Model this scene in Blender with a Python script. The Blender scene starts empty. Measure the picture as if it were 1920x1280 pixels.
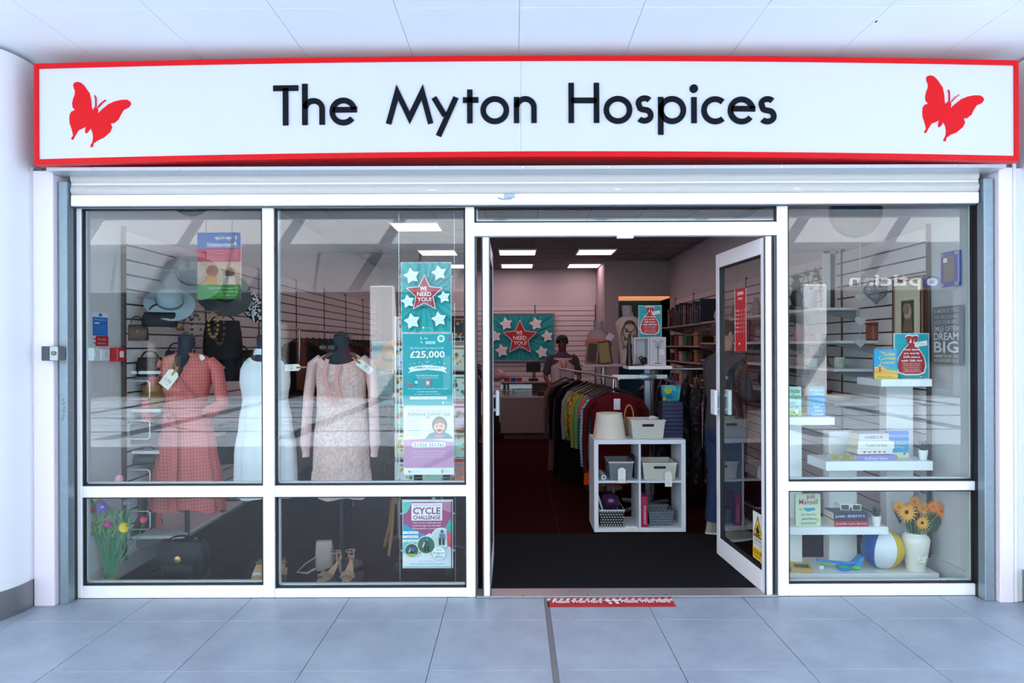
import bpy, math, random
from mathutils import Matrix, Vector
from mathutils.geometry import tessellate_polygon
PI = math.pi
C = bpy.context.scene.collection
SC = bpy.context.scene
rnd = random.Random(7)

# ---------------------------------------------------------------- camera, sky, sun, exposure
D, CH, FPX, VX, VY = 4.156, 1.53, 1280.0, 965.0, 648.0     # lens of 24 mm on a 36 mm sensor, 4.2 m in front of the shopfront
cam_d = bpy.data.cameras.new('camera'); cam = bpy.data.objects.new('camera', cam_d); C.objects.link(cam)
cam_d.sensor_width = 36; cam_d.lens = 24.0
cam_d.shift_x = -(VX-960)/1920.0; cam_d.shift_y = (VY-640)/1920.0
cam_d.clip_start = 0.05; cam_d.clip_end = 300
cam.matrix_world = Matrix.Translation((0,-D,CH)) @ Matrix.Rotation(PI/2,4,'X') @ Matrix.Rotation(math.radians(-0.2),4,'Z')
SC.camera = cam

w = bpy.data.worlds.new('sky'); SC.world = w; w.use_nodes = True
bg = w.node_tree.nodes['Background']; bg.inputs[0].default_value = (0.88,0.94,1.0,1); bg.inputs[1].default_value = 2.2
sun_d = bpy.data.lights.new('sun','SUN'); sun_d.energy = 34; sun_d.angle = math.radians(0.6); sun_d.color = (1.0,0.99,0.94)
sun = bpy.data.objects.new('sun', sun_d); C.objects.link(sun)
sun.rotation_euler = Vector((-0.52,-0.30,-0.80)).to_track_quat('-Z','Y').to_euler()
PANEL = 4.6            # strength of the ceiling light panels in the shop
SC.view_settings.view_transform = 'Standard'; SC.view_settings.look = 'None'
SC.view_settings.gamma = 1.0; SC.view_settings.use_curve_mapping = False
SC.view_settings.exposure = 0.55
try:
    SC.cycles.use_denoising = True; SC.cycles.max_bounces = 10; SC.cycles.diffuse_bounces = 5
    SC.cycles.transparent_max_bounces = 24; SC.cycles.glossy_bounces = 4
    SC.cycles.sample_clamp_indirect = 6.0; SC.cycles.caustics_reflective = False; SC.cycles.caustics_refractive = False
except Exception: pass

def X(px, Y=0.0): return (px-VX)/FPX*(Y+D)
def Z(py, Y=0.0): return CH-(py-VY)/FPX*(Y+D)
def YF(py): return FPX*CH/(py-VY)-D          # depth of a floor point seen at row py
def S(n, Y=0.0): return n/FPX*(Y+D)

# ---------------------------------------------------------------- materials
def lin(h):
    h = h.lstrip('#'); r = []
    for i in (0,2,4):
        c = int(h[i:i+2],16)/255.0
        r.append(c/12.92 if c <= 0.04045 else ((c+0.055)/1.055)**2.4)
    return (r[0],r[1],r[2],1)
_mats = {}
def mat(hexc, rough=0.55, metal=0.0, var=0.04, scale=9.0, bump=0.0, spec=0.5, emit=0.0):
    key = (hexc,rough,metal,var,scale,bump,spec,emit)
    if key in _mats: return _mats[key]
    m = bpy.data.materials.new('surface_'+hexc.strip('#')); m.use_nodes = True
    nt = m.node_tree; n = nt.nodes; b = n['Principled BSDF']; c = lin(hexc)
    b.inputs['Roughness'].default_value = rough; b.inputs['Metallic'].default_value = metal
    b.inputs['Specular IOR Level'].default_value = spec
    tc = n.new('ShaderNodeTexCoord'); no = n.new('ShaderNodeTexNoise'); no.inputs['Scale'].default_value = scale
    nt.links.new(tc.outputs['Object'], no.inputs['Vector'])
    mx = n.new('ShaderNodeMix'); mx.data_type = 'RGBA'
    mx.inputs['A'].default_value = tuple(min(1,x*(1-var)) for x in c[:3])+(1,)
    mx.inputs['B'].default_value = tuple(min(1,x*(1+var)) for x in c[:3])+(1,)
    nt.links.new(no.outputs['Fac'], mx.inputs['Factor']); nt.links.new(mx.outputs['Result'], b.inputs['Base Color'])
    if emit:
        b.inputs['Emission Color'].default_value = c; b.inputs['Emission Strength'].default_value = emit
    if bump:
        bp = n.new('ShaderNodeBump'); bp.inputs['Strength'].default_value = bump; bp.inputs['Distance'].default_value = 0.01
        nt.links.new(no.outputs['Fac'], bp.inputs['Height']); nt.links.new(bp.outputs['Normal'], b.inputs['Normal'])
    _mats[key] = m; return m
def _node_mat(name, rough=0.6, metal=0.0):
    m = bpy.data.materials.new(name); m.use_nodes = True; nt = m.node_tree
    b = nt.nodes['Principled BSDF']; b.inputs['Roughness'].default_value = rough; b.inputs['Metallic'].default_value = metal
    tc = nt.nodes.new('ShaderNodeTexCoord')
    return m, nt, b, tc
def _math(nt, op, a, b=None, c=None):
    x = nt.nodes.new('ShaderNodeMath'); x.operation = op
    for i, v in enumerate((a,b,c)):
        if v is None: continue
        if isinstance(v,(int,float)): x.inputs[i].default_value = v
        else: nt.links.new(v, x.inputs[i])
    return x.outputs[0]
def _mixc(nt, fac, a, b):
    mx = nt.nodes.new('ShaderNodeMix'); mx.data_type = 'RGBA'
    for k, v in (('A',a),('B',b)):
        if isinstance(v, str): mx.inputs[k].default_value = lin(v)
        else: nt.links.new(v, mx.inputs[k])
    if isinstance(fac,(int,float)): mx.inputs['Factor'].default_value = fac
    else: nt.links.new(fac, mx.inputs['Factor'])
    return mx.outputs['Result']
def _xyz(nt, out):
    s = nt.nodes.new('ShaderNodeSeparateXYZ'); nt.links.new(out, s.inputs[0]); return s.outputs
def check_mat(name, a, b, pitch=0.014, duty=0.5, rough=0.85, both=True):      # woven check
    m, nt, bs, tc = _node_mat(name, rough); x, y, z = _xyz(nt, tc.outputs['Object'])
    ax = _math(nt,'LESS_THAN', _math(nt,'FRACT', _math(nt,'DIVIDE', _math(nt,'ADD',x,_math(nt,'MULTIPLY',y,0.7)), pitch)), duty)
    az = _math(nt,'LESS_THAN', _math(nt,'FRACT', _math(nt,'DIVIDE', z, pitch)), duty)
    f = _math(nt,'MULTIPLY', _math(nt,'ADD', ax, az), 0.5) if both else az
    nt.links.new(_mixc(nt, f, a, b), bs.inputs['Base Color']); return m
def blotch_mat(name, cols, scale=14.0, rough=0.85):                            # printed cloth
    m, nt, bs, tc = _node_mat(name, rough)
    v = nt.nodes.new('ShaderNodeTexVoronoi'); v.inputs['Scale'].default_value = scale; nt.links.new(tc.outputs['Object'], v.inputs['Vector'])
    s = nt.nodes.new('ShaderNodeSeparateColor'); nt.links.new(v.outputs['Color'], s.inputs[0])
    r = nt.nodes.new('ShaderNodeValToRGB'); r.color_ramp.interpolation = 'CONSTANT'
    e = r.color_ramp.elements; e[0].color = lin(cols[0]); e[1].color = lin(cols[-1]); e[1].position = (len(cols)-1)/len(cols)
    for i, c in enumerate(cols[1:-1]): k = e.new((i+1)/len(cols)); k.color = lin(c)
    nt.links.new(s.outputs[0], r.inputs[0]); nt.links.new(r.outputs[0], bs.inputs['Base Color']); return m
def hole_mat(name, a, b, pitch, rough=0.5):                                    # small staggered perforations of a moulded basket
    m, nt, bs, tc = _node_mat(name, rough); x, y, z = _xyz(nt, tc.outputs['Object'])
    u = _math(nt,'DIVIDE', _math(nt,'ADD',x,y), pitch); v = _math(nt,'DIVIDE', z, pitch)
    u2 = _math(nt,'ADD', u, _math(nt,'MULTIPLY', _math(nt,'FLOOR', v), 0.5))
    du = _math(nt,'SUBTRACT', _math(nt,'FRACT', u2), 0.5); dv = _math(nt,'SUBTRACT', _math(nt,'FRACT', v), 0.5)
    r2 = _math(nt,'ADD', _math(nt,'MULTIPLY',du,du), _math(nt,'MULTIPLY',dv,dv))
    nt.links.new(_mixc(nt, _math(nt,'LESS_THAN', r2, 0.07), a, b), bs.inputs['Base Color']); return m
def wave_mat(name, a, b, scale, axis='Z', rough=0.7, dist=0.0, bump=0.3):
    m, nt, bs, tc = _node_mat(name, rough)
    wv = nt.nodes.new('ShaderNodeTexWave'); wv.bands_direction = axis; wv.inputs['Scale'].default_value = scale; wv.inputs['Distortion'].default_value = dist
    nt.links.new(tc.outputs['Object'], wv.inputs['Vector']); nt.links.new(_mixc(nt, wv.outputs['Fac'], a, b), bs.inputs['Base Color'])
    bp = nt.nodes.new('ShaderNodeBump'); bp.inputs['Strength'].default_value = bump; bp.inputs['Distance'].default_value = 0.004
    nt.links.new(wv.outputs['Fac'], bp.inputs['Height']); nt.links.new(bp.outputs['Normal'], bs.inputs['Normal']); return m
def stone_mat(name, a, b, c, rough):                                            # mottled porcelain tile
    m, nt, bs, tc = _node_mat(name, rough)
    n1 = nt.nodes.new('ShaderNodeTexNoise'); n1.inputs['Scale'].default_value = 3.2; n1.inputs['Detail'].default_value = 8; n1.inputs['Roughness'].default_value = .7
    n2 = nt.nodes.new('ShaderNodeTexNoise'); n2.inputs['Scale'].default_value = 26; n2.inputs['Detail'].default_value = 4
    oi = nt.nodes.new('ShaderNodeObjectInfo'); ad = nt.nodes.new('ShaderNodeVectorMath'); ad.operation = 'ADD'
    nt.links.new(tc.outputs['Object'], ad.inputs[0]); nt.links.new(oi.outputs['Location'], ad.inputs[1])
    for q in (n1,n2): nt.links.new(ad.outputs[0], q.inputs['Vector'])
    f1 = _math(nt,'MULTIPLY_ADD', n1.outputs['Fac'], 3.0, -1.0); cl = nt.nodes.new('ShaderNodeClamp'); nt.links.new(f1, cl.inputs[0])
    base = _mixc(nt, cl.outputs[0], a, b)
    f2 = _math(nt,'MULTIPLY', _math(nt,'GREATER_THAN', n2.outputs['Fac'], 0.6), 0.25)
    nt.links.new(_mixc(nt, f2, base, c), bs.inputs['Base Color']); return m
def glass_mat(name='window_glass', tint=(0.93,0.97,0.96,1), gain=1.5, floor=0.0):
    m = bpy.data.materials.new(name); m.use_nodes = True; nt = m.node_tree; nt.nodes.remove(nt.nodes['Principled BSDF'])
    out = nt.nodes['Material Output']; tr = nt.nodes.new('ShaderNodeBsdfTransparent'); tr.inputs[0].default_value = tint
    gl = nt.nodes.new('ShaderNodeBsdfGlossy'); gl.inputs['Roughness'].default_value = 0.0; gl.inputs['Color'].default_value = (1,1,1,1)
    fr = nt.nodes.new('ShaderNodeFresnel'); fr.inputs[0].default_value = 1.5; ge = nt.nodes.new('ShaderNodeNewGeometry')
    f = _math(nt,'MINIMUM', _math(nt,'ADD', _math(nt,'MULTIPLY', fr.outputs[0], gain), floor), 1.0)
    f = _math(nt,'MULTIPLY', f, _math(nt,'SUBTRACT', 1.0, ge.outputs['Backfacing']))
    mx = nt.nodes.new('ShaderNodeMixShader'); nt.links.new(f, mx.inputs[0]); nt.links.new(tr.outputs[0], mx.inputs[1]); nt.links.new(gl.outputs[0], mx.inputs[2])
    nt.links.new(mx.outputs[0], out.inputs[0]); return m
def lamp_mat(name, hexc, strength):
    m = bpy.data.materials.new(name); m.use_nodes = True; b = m.node_tree.nodes['Principled BSDF']
    b.inputs['Base Color'].default_value = lin(hexc); b.inputs['Emission Color'].default_value = lin(hexc); b.inputs['Emission Strength'].default_value = strength
    return m
GLASS = glass_mat()

# ---------------------------------------------------------------- mesh building
def newell(p):
    n = Vector((0,0,0))
    for i in range(len(p)):
        a, b = p[i], p[(i+1)%len(p)]
        n.x += (a[1]-b[1])*(a[2]+b[2]); n.y += (a[2]-b[2])*(a[0]+b[0]); n.z += (a[0]-b[0])*(a[1]+b[1])
    return n
class MB:
    def __init__(s, M=None): s.v=[]; s.f=[]; s.mi=[]; s.m=M or Matrix.Identity(4); s.k=0
    def add(s, vs, fs, k=None):
        o = len(s.v); s.v += [tuple(s.m @ Vector(p)) for p in vs]
        s.f += [tuple(i+o for i in f) for f in fs]; s.mi += [s.k if k is None else k]*len(fs); return s
    def box(s, x0,x1,y0,y1,z0,z1, k=None):
        if x0>x1: x0,x1=x1,x0
        if y0>y1: y0,y1=y1,y0
        if z0>z1: z0,z1=z1,z0
        return s.add([(x0,y0,z0),(x1,y0,z0),(x1,y1,z0),(x0,y1,z0),(x0,y0,z1),(x1,y0,z1),(x1,y1,z1),(x0,y1,z1)],
                     [(0,3,2,1),(4,5,6,7),(0,1,5,4),(1,2,6,5),(2,3,7,6),(3,0,4,7)], k)
    def cbox(s, x,y,z,sx,sy,sz, k=None): return s.box(x-sx/2,x+sx/2,y-sy/2,y+sy/2,z,z+sz,k)
    def rbox(s, x0,x1,y0,y1,z0,z1, b=0.006, k=None):          # box with chamfered edges
        X0,X1,Y0,Y1,Z0,Z1 = min(x0,x1),max(x0,x1),min(y0,y1),max(y0,y1),min(z0,z1),max(z0,z1)
        b = min(b,(X1-X0)*.45,(Y1-Y0)*.45,(Z1-Z0)*.45)
        def ring(z, i): return [(X0+i,Y0+b,z),(X0+b,Y0+i,z),(X1-b,Y0+i,z),(X1-i,Y0+b,z),(X1-i,Y1-b,z),(X1-b,Y1-i,z),(X0+b,Y1-i,z),(X0+i,Y1-b,z)]
        vs = ring(Z0,b)+ring(Z0+b,0)+ring(Z1-b,0)+ring(Z1,b); fs=[tuple(reversed(range(8))), tuple(range(24,32))]
        for r in range(3):
            for i in range(8): j=(i+1)%8; fs.append((r*8+i,r*8+j,r*8+8+j,r*8+8+i))
        return s.add(vs,fs,k)
    def loft(s, rings, caps=True, closed=True, k=None):
        n = len(rings[0]); vs=[p for r in rings for p in r]; fs=[]
        for r in range(len(rings)-1):
            for i in range(n if closed else n-1): j=(i+1)%n; fs.append((r*n+i,r*n+j,(r+1)*n+j,(r+1)*n+i))
        if caps and closed: fs.append(tuple(reversed(range(n)))); fs.append(tuple(range((len(rings)-1)*n,len(rings)*n)))
        return s.add(vs,fs,k)
    def lathe(s, prof, seg=24, c=(0,0,0), k=None, caps=True):
        return s.loft([[(c[0]+r*math.cos(2*PI*i/seg), c[1]+r*math.sin(2*PI*i/seg), c[2]+z) for i in range(seg)] for r,z in prof], caps, True, k)
    def cyl(s, p0, p1, r, seg=10, r1=None, k=None): return s.tube([p0,p1],[r, r if r1 is None else r1],seg,k=k)
    def tube(s, pts, r, seg=8, flat=1.0, k=None, closed=False):
        pts=[Vector(p) for p in pts]; n=len(pts); rs = r if isinstance(r,(list,tuple)) else [r]*n
        rings=[]; up=None
        for i,p in enumerate(pts):
            a = pts[(i-1)%n] if (i>0 or closed) else p; b = pts[(i+1)%n] if (i<n-1 or closed) else p
            t=(b-a)
            if t.length<1e-9: t=Vector((0,0,1))
            t.normalize()
            if up is None: up = Vector((0,0,1)) if abs(t.z)<.9 else Vector((1,0,0))
            side=t.cross(up)
            if side.length<1e-6: side=t.cross(Vector((0,1,0)))
            side.normalize(); up=side.cross(t).normalized()
            rings.append([tuple(p+side*math.cos(2*PI*j/seg)*rs[i]+up*math.sin(2*PI*j/seg)*rs[i]*flat) for j in range(seg)])
        if closed: rings.append(rings[0]); return s.loft(rings,False,True,k)
        return s.loft(rings,True,True,k)
    def ball(s, c, r, seg=12, k=None):
        rx,ry,rz = r if isinstance(r,(tuple,list)) else (r,r,r); h=max(4,seg//2)
        return s.loft([[(c[0]+rx*math.sin(PI*(j+.02)/(h+.04))*math.cos(2*PI*i/seg), c[1]+ry*math.sin(PI*(j+.02)/(h+.04))*math.sin(2*PI*i/seg), c[2]-rz*math.cos(PI*(j+.02)/(h+.04))) for i in range(seg)] for j in range(h+1)],True,True,k)
    def flatpoly(s, pts, y=0.0, k=None):                      # outline in XZ, facing -Y
        tri = tessellate_polygon([[Vector((p[0],p[1],0)) for p in pts]])
        fs=[]
        for a,b,c in tri:
            (x0,z0),(x1,z1),(x2,z2)=pts[a],pts[b],pts[c]
            fs.append((a,b,c) if (x1-x0)*(z2-z0)-(x2-x0)*(z1-z0)>0 else (c,b,a))
        return s.add([(p[0],y,p[1]) for p in pts], fs, k)
    def prism(s, pts, y0, y1, k=None):                        # outline in XZ, thickness along Y
        ar=sum(pts[i][0]*pts[(i+1)%len(pts)][1]-pts[(i+1)%len(pts)][0]*pts[i][1] for i in range(len(pts)))
        if ar<0: pts=list(reversed(pts))
        if y0>y1: y0,y1=y1,y0
        n=len(pts); s.flatpoly(pts,y0,k)
        tri=tessellate_polygon([[Vector((p[0],p[1],0)) for p in pts]]); fs=[]
        for a,b,c in tri:
            (x0,z0),(x1,z1),(x2,z2)=pts[a],pts[b],pts[c]
            fs.append((c,b,a) if (x1-x0)*(z2-z0)-(x2-x0)*(z1-z0)>0 else (a,b,c))
        s.add([(p[0],y1,p[1]) for p in pts], fs, k)
        return s.add([(p[0],y0,p[1]) for p in pts]+[(p[0],y1,p[1]) for p in pts],[(i,i+n,(i+1)%n+n,(i+1)%n)[::-1] for i in range(n)],k)
    def mesh(s, name, mats, smooth=False, shift=None):
        me=bpy.data.meshes.new(name)
        vs = s.v if shift is None else [(p[0]-shift[0],p[1]-shift[1],p[2]-shift[2]) for p in s.v]
        me.from_pydata(vs,[],s.f)
        for m in (mats if isinstance(mats,(list,tuple)) else [mats]): me.materials.append(m)
        me.polygons.foreach_set('material_index', s.mi)
        if smooth: me.polygons.foreach_set('use_smooth',[True]*len(s.f)); 
        me.update()
        if smooth:
            try: me.set_sharp_from_angle(angle=math.radians(50))
            except Exception: pass
        return me
def link(name, data, parent=None, loc=None, rot=None):
    o=bpy.data.objects.new(name,data); C.objects.link(o)
    if parent is not None: o.parent=parent
    if loc is not None: o.location=loc
    if rot is not None: o.rotation_euler=rot
    return o
class Th:                                                      # an Empty that carries a thing's parts
    def __init__(s, name, label, cat, loc=(0,0,0), rz=0.0, group=None, rot=None, kind=None):
        s.o=link(name,None,None,loc,rot or (0,0,rz)); s.o.empty_display_size=.05
        if label: s.o['label']=label
        if cat: s.o['category']=cat
        if group: s.o['group']=group
        if kind: s.o['kind']=kind
        s.M=Matrix.LocRotScale(Vector(loc), s.o.rotation_euler, None)
    def add(s, name, mb, m, under=None, smooth=False, world=False, label=None, kind=None):
        if world: inv=s.M.inverted(); mb.v=[tuple(inv@Vector(p)) for p in mb.v]
        o=link(name, mb.mesh(name,m,smooth), under or s.o)
        if label: o['label']=label
        if kind: o['kind']=kind
        return o
def solo(name, mb, m, label, cat, group=None, smooth=False, kind=None):       # a thing that is one mesh
    xs=[p[0] for p in mb.v]; ys=[p[1] for p in mb.v]; zs=[p[2] for p in mb.v]
    c=((min(xs)+max(xs))/2,(min(ys)+max(ys))/2,min(zs))
    o=link(name, mb.mesh(name,m,smooth,c),None,c); o['label']=label; o['category']=cat
    if group: o['group']=group
    if kind: o['kind']=kind
    return o
def struct(name, mb, m, label=None, parent=None, smooth=False):
    o=link(name, mb.mesh(name,m,smooth), parent)
    if parent is None: o['kind']='structure'
    if label: o['label']=label
    return o
def dup(root, loc, rz=None, label=None, group=None):
    r=root.copy(); C.objects.link(r); r.location=loc
    if rz is not None: r.rotation_euler=(0,0,rz)
    if label: r['label']=label
    if group: r['group']=group
    for ch in list(root.children):
        c=ch.copy(); C.objects.link(c); c.parent=r
        for g in list(ch.children):
            d=g.copy(); C.objects.link(d); d.parent=c
    return r
_tc={}
def glyphs(txt, bold=0.0):
    key=(txt,bold)
    if key not in _tc:
        cu=bpy.data.curves.new('t','FONT'); cu.body=txt; cu.resolution_u=2; cu.offset=bold; cu.size=1.0
        o=bpy.data.objects.new('t',cu); me=o.to_mesh()
        v=[(p.co.x,p.co.y) for p in me.vertices]; f=[tuple(p.vertices) for p in me.polygons]
        o.to_mesh_clear(); bpy.data.objects.remove(o); bpy.data.curves.remove(cu)
        _tc[key]=(v,f)
    return _tc[key]
class Print:                                                   # flat print on a sheet: coordinates in its own units, y down
    def __init__(s, W, H, w, h=None):
        s.W,s.H=W,H; s.sx=w/W; s.sy=(h/H if h else s.sx); s.mb=MB(); s.cols=[]; s.l=0
    def k(s,c):
        if c not in s.cols: s.cols.append(c)
        return s.cols.index(c)
    def pt(s,x,y): return ((x-s.W/2)*s.sx,(s.H-y)*s.sy)
    def y(s): s.l+=1; return -0.0005*s.l
    def poly(s,pts,c): s.mb.flatpoly([s.pt(*p) for p in pts],s.y(),s.k(c)); return s
    def rect(s,x0,y0,x1,y1,c): return s.poly([(x0,y1),(x1,y1),(x1,y0),(x0,y0)],c)
    def disc(s,x,y,r,c,n=20,ry=None): return s.poly([(x+r*math.cos(2*PI*i/n),y-(ry or r)*math.sin(2*PI*i/n)) for i in range(n)],c)
    def star(s,x,y,r,c,n=5,inner=.5,a0=PI/2,sx=1.0):
        return s.poly([(x+sx*(r if i%2==0 else r*inner)*math.cos(a0+PI*i/n), y-(r if i%2==0 else r*inner)*math.sin(a0+PI*i/n)) for i in range(2*n)],c)
    def text(s,txt,x0,y0,x1,y1,c,bold=0.0,mirror=False):      # fitted to the box
        v,f=glyphs(txt,bold)
        if not v: return s
        a,b=min(p[0] for p in v),max(p[0] for p in v); e,g=min(p[1] for p in v),max(p[1] for p in v)
        yy=s.y(); vs=[]
        for p in v:
            q=s.pt(x0+(p[0]-a)/(b-a)*(x1-x0), y1-(p[1]-e)/(g-e)*(y1-y0)); vs.append((q[0],yy,q[1]))
        s.mb.add(vs,f,s.k(c)); return s
    def mats(s,rough=.5,spec=.4): return [mat(c,rough,0,0.01,spec=spec) for c in s.cols]
# ================================================================ SETTING
XL, XR, YB, HC = -2.64, 2.80, 9.45, 3.05
white = mat('#f4f5f8',.35,0,.01); white2 = mat('#e4e6ec',.5,0,.02); pinkw = mat('#ece4f0',.5,0,.02)
galv = mat('#8b9ca6',.42,.55,.12,30); black = mat('#111318',.5); steel = mat('#b9bcbf',.28,.9,.03)
tile_m = stone_mat('porcelain_tile','#8995a5','#9eabba','#979fab',.4)
# mall floor
mb=MB(); mb.box(-16,16,-17,.02,-.3,-.012); struct('floor_mall',mb,mat('#6d6f78',.8))
fl=bpy.data.objects['floor_mall']
mb=MB(); mb.box(-16,16,-19.3,-17.02,-.3,-.0); struct('floor_opposite',mb,mat('#3a3436',.8))
TP=.597; TX=[X(1022)+TP*i for i in range(-6,6)]; rows=[.0,-.347,-.347-.59,-.347-2*.59,-.347-3*.59,-.347-4*.59]
tcache={}
for i in range(-7,6):
    x0=X(1022)+TP*i; gx=.014 if i==0 else .0015; g2=.014 if i==-1 else .0015
    for j in range(5):
        y1,y0=rows[j],rows[j+1]; k=(i in(0,),i==-1,j==0)
        if k not in tcache:
            m=MB(); m.rbox(gx,TP-g2,(y0-y1)+.0015,-.0015,-.012,0,.0015); tcache[k]=m.mesh('tile',tile_m)
        o=link('tile',tcache[k],fl,(x0,y1,0))
# paving beyond the tiled strip under the camera
mb=MB()
for i in range(-24,24):
    for j in range(22):
        x0=X(1022)+TP*i; y1=-.347-4*.59-.59*j
        mb.box(x0+.002,x0+TP-.002,y1-.588,y1-.002,-.012,0)
for i in list(range(-24,-7))+list(range(6,24)):
    for j in range(5): mb.box(X(1022)+TP*i+.002,X(1022)+TP*(i+1)-.002,rows[j+1]+.002,rows[j]-.002,-.012,0)
o=struct('tile',mb,tile_m,parent=fl); o['kind']='stuff'
mb=MB(); mb.rbox(X(1022)-.0135,X(1022)+.0135,-3.2,-.002,-.012,.0015,.001); struct('movement_joint',mb,mat('#6f6d70',.6),parent=fl,label='grey rubber movement joint between the paving tiles')
# soffit of the mall in front of the shop
ZS=3.23
mb=MB(); mb.box(-9,9,-4.9,-.05,ZS+.012,ZS+.4); struct('ceiling_mall',mb,white2)
cm=bpy.data.objects['ceiling_mall']; soff=mat('#f1f6f8',.55,0,.015,3)
xs=[-.592+.622*i for i in range(-6,7)]
pc={}
for i in range(-6,6):
    for j,(ya,yb) in enumerate(((-.72,-.02),(-2.1,-.72),(-3.5,-2.1),(-4.9,-3.5))):
        if j not in pc: m=MB(); m.rbox(.0012,.6208,ya-yb+.001,-.001,0,.012,.001); pc[j]=m.mesh('soffit_panel',soff)
        link('soffit_panel',pc[j],cm,(-.592+.622*i,yb,ZS+.0))
mb=MB(); mb.ball((X(1645,-.56),-.56-.0,ZS),(.006,.012,.003),8); struct('hole',mb,black,parent=cm,label='small dark hole beside a panel joint')
# round columns with steel bases
for cx,cy,lab,ht in ((-3.27,-.16,'white round column left of the shopfront',.16),(3.43,-.16,'white round column right of the shopfront',.19)):
    mb=MB(); mb.lathe([(.415,ht),(.415,ZS-.02)],72,(cx,cy,0)); o=struct('column',mb,mat('#eef1f7',.42,0,.01),lab,smooth=True)
    mb=MB(); mb.lathe([(.424,0),(.424,ht),(.416,ht)],72,(cx,cy,0)); struct('column_base',mb,mat('#8d8d90',.35,.85,.12,8),parent=o,smooth=True,label='brushed steel band')
# white trims either side
def vtrim(x0,x1,yf,m,z1=2.575,name='trim_1',lab=None,yb=.12):
    mb=MB(); mb.rbox(x0,x1,yf,yb,0,z1,.004); return struct(name,mb,m,lab)
vtrim(X(112,-.07)-.125,X(112,-.07)-.004,-.12,pinkw,name='trim_1',lab='pale lilac white casing left of the shutter rail')
vtrim(-3.1,X(112,-.07)-.125,-.1,white2,name='trim_2',lab='white cladding strip between left column and casing')
vtrim(X(1862,-.07)+.004,X(1862,-.07)+.085,-.12,pinkw,name='trim_3',lab='pale lilac white casing right of the shutter rail')
vtrim(X(1862,-.07)+.085,3.4,-.1,white2,name='trim_4',lab='white cladding strip between casing and right column')
mb=MB(); mb.rbox(X(112,-.07)-.155,X(112,-.07)-.13,-.115,-.1,0,2.6,.004); mb.rbox(X(1862,-.07)+.09,X(1862,-.07)+.112,-.115,-.1,0,2.6,.004); struct('trim_5',mb,white2,'thin white cover strips beside the casings')
# wall around and above the shop front
mb=MB(); mb.box(-9,XL-.3,.0,.3,0,HC+.5); mb.box(XR+.32,9,.0,.3,0,HC+.5); mb.box(-3.3,3.5,.02,.3,2.66,ZS+.5); struct('wall_front',mb,white2)
# ---------------------------------------------------------------- shutter
sh=Th('roller_shutter','white roller shutter rolled up above the shop windows, with grey side rails','shutter',(0,-.06,2.36))
shm=mat('#c4c1bd',.45,0,.05,40,bump=.05)
x0,x1=X(134,-.06),X(1836,-.06)
yy=-.055
for a,b in ((322,341),(344,362)):
    z0,z1=Z(b,yy),Z(a,yy); n=7
    prof=[(yy-.013*math.sin(PI*i/n)**.8, z0+(z1-z0)*i/n) for i in range(n+1)]
    mb=MB(); mb.loft([[(xx,p[0],p[1]) for p in prof]+[(xx,yy+.02,z1),(xx,yy+.02,z0)] for xx in (x0,x1)]); sh.add('slat',mb,shm,world=True,smooth=True)
mb=MB(); mb.rbox(x0,x1,yy-.006,yy+.012,Z(344.5,yy),Z(341,yy),.002); mb.rbox(x0,x1,yy-.006,yy+.012,Z(322,yy),Z(318,yy),.002); sh.add('slat_joint',mb,mat('#eceded',.3),world=True)
mb=MB(); mb.rbox(x0,x1,yy-.012,yy+.02,Z(384,yy),Z(363,yy),.005); sh.add('bottom_bar',mb,white,world=True,label='smooth white bottom bar')
mb=MB(); mb.box(x0,x1,yy+.021,yy+.03,Z(386,yy),2.52); sh.add('backing',mb,mat('#55565a',.6),world=True)
for a in (1158,1494,812): 
    mb=MB(); mb.ball((X(a,yy),yy-.008,Z(356,yy)),(.028,.006,.006),10); sh.add('stud',mb,mat('#e8ddd2',.4),world=True,smooth=True)
mb=MB(); mb.rbox(X(946,yy),X(966,yy),yy-.02,yy-.01,Z(372,yy),Z(364,yy),.002); l=sh.add('lock',mb,mat('#9fb2cf',.3,.5),world=True,label='small metal lock on the bottom bar')
mb=MB(); mb.tube([(X(934,yy),yy-.02,Z(372,yy)),(X(944,yy),yy-.024,Z(375,yy)),(X(960,yy),yy-.02,Z(374,yy))],.003,6); sh.add('keyhole_cover',mb,steel,under=l,world=True)
for a,b,c_ in ((112,128,134),(1862,1844,1836)):
    mb=MB(); mb.rbox(X(a,-.08),X(b,-.08),-.09,.02,0,2.52,.004); g=sh.add('guide_rail',mb,galv,world=True,label='galvanised guide rail')
    mb=MB(); mb.box(X(b,-.08)+ (.0005 if b<500 else -.0005),X(c_,-.03),-.028,.02,0,2.52); sh.add('dark_gap',mb,black,under=g,world=True)  # black strip stands in for the dark of the gap beside the rail
# graffiti tag and key switch on the left
pr=MB(); pts=[[(0,0),(-.006,.012),(0,.02),(.008,.024)],[(-.004,.03),(.01,.034)],[(0,.045),(.011,.05),(.004,.058),(-.003,.052)],[(-.002,.066),(.011,.069),(.004,.078)],[(.004,.086),(-.004,.095),(.006,.1),(.011,.092)],[(.004,.108),(-.004,.118),(.007,.122)]]
for p in pts: pr.tube([(X(118,-.09)+u*1.1,-.0905,Z(786,-.09)+v*1.1) for u,v in p],.0013,4)
o=link('marker_scribble',pr.mesh('marker_scribble',black),bpy.data.objects[g.name].parent and sh.o); o.location=(-sh.o.location[0],-sh.o.location[1],-sh.o.location[2])
ks=Th('key_switch','small dark grey metal key switch box beside the left shutter rail','switch',(X(93,-.15),-.12,Z(674,-.15)))
yy2=-.185
mb=MB(); mb.rbox(X(77,yy2),X(93,yy2),yy2,-.12,Z(673,yy2),Z(646,yy2),.003); ks.add('housing',mb,mat('#34414a',.4,.3),world=True)
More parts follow.
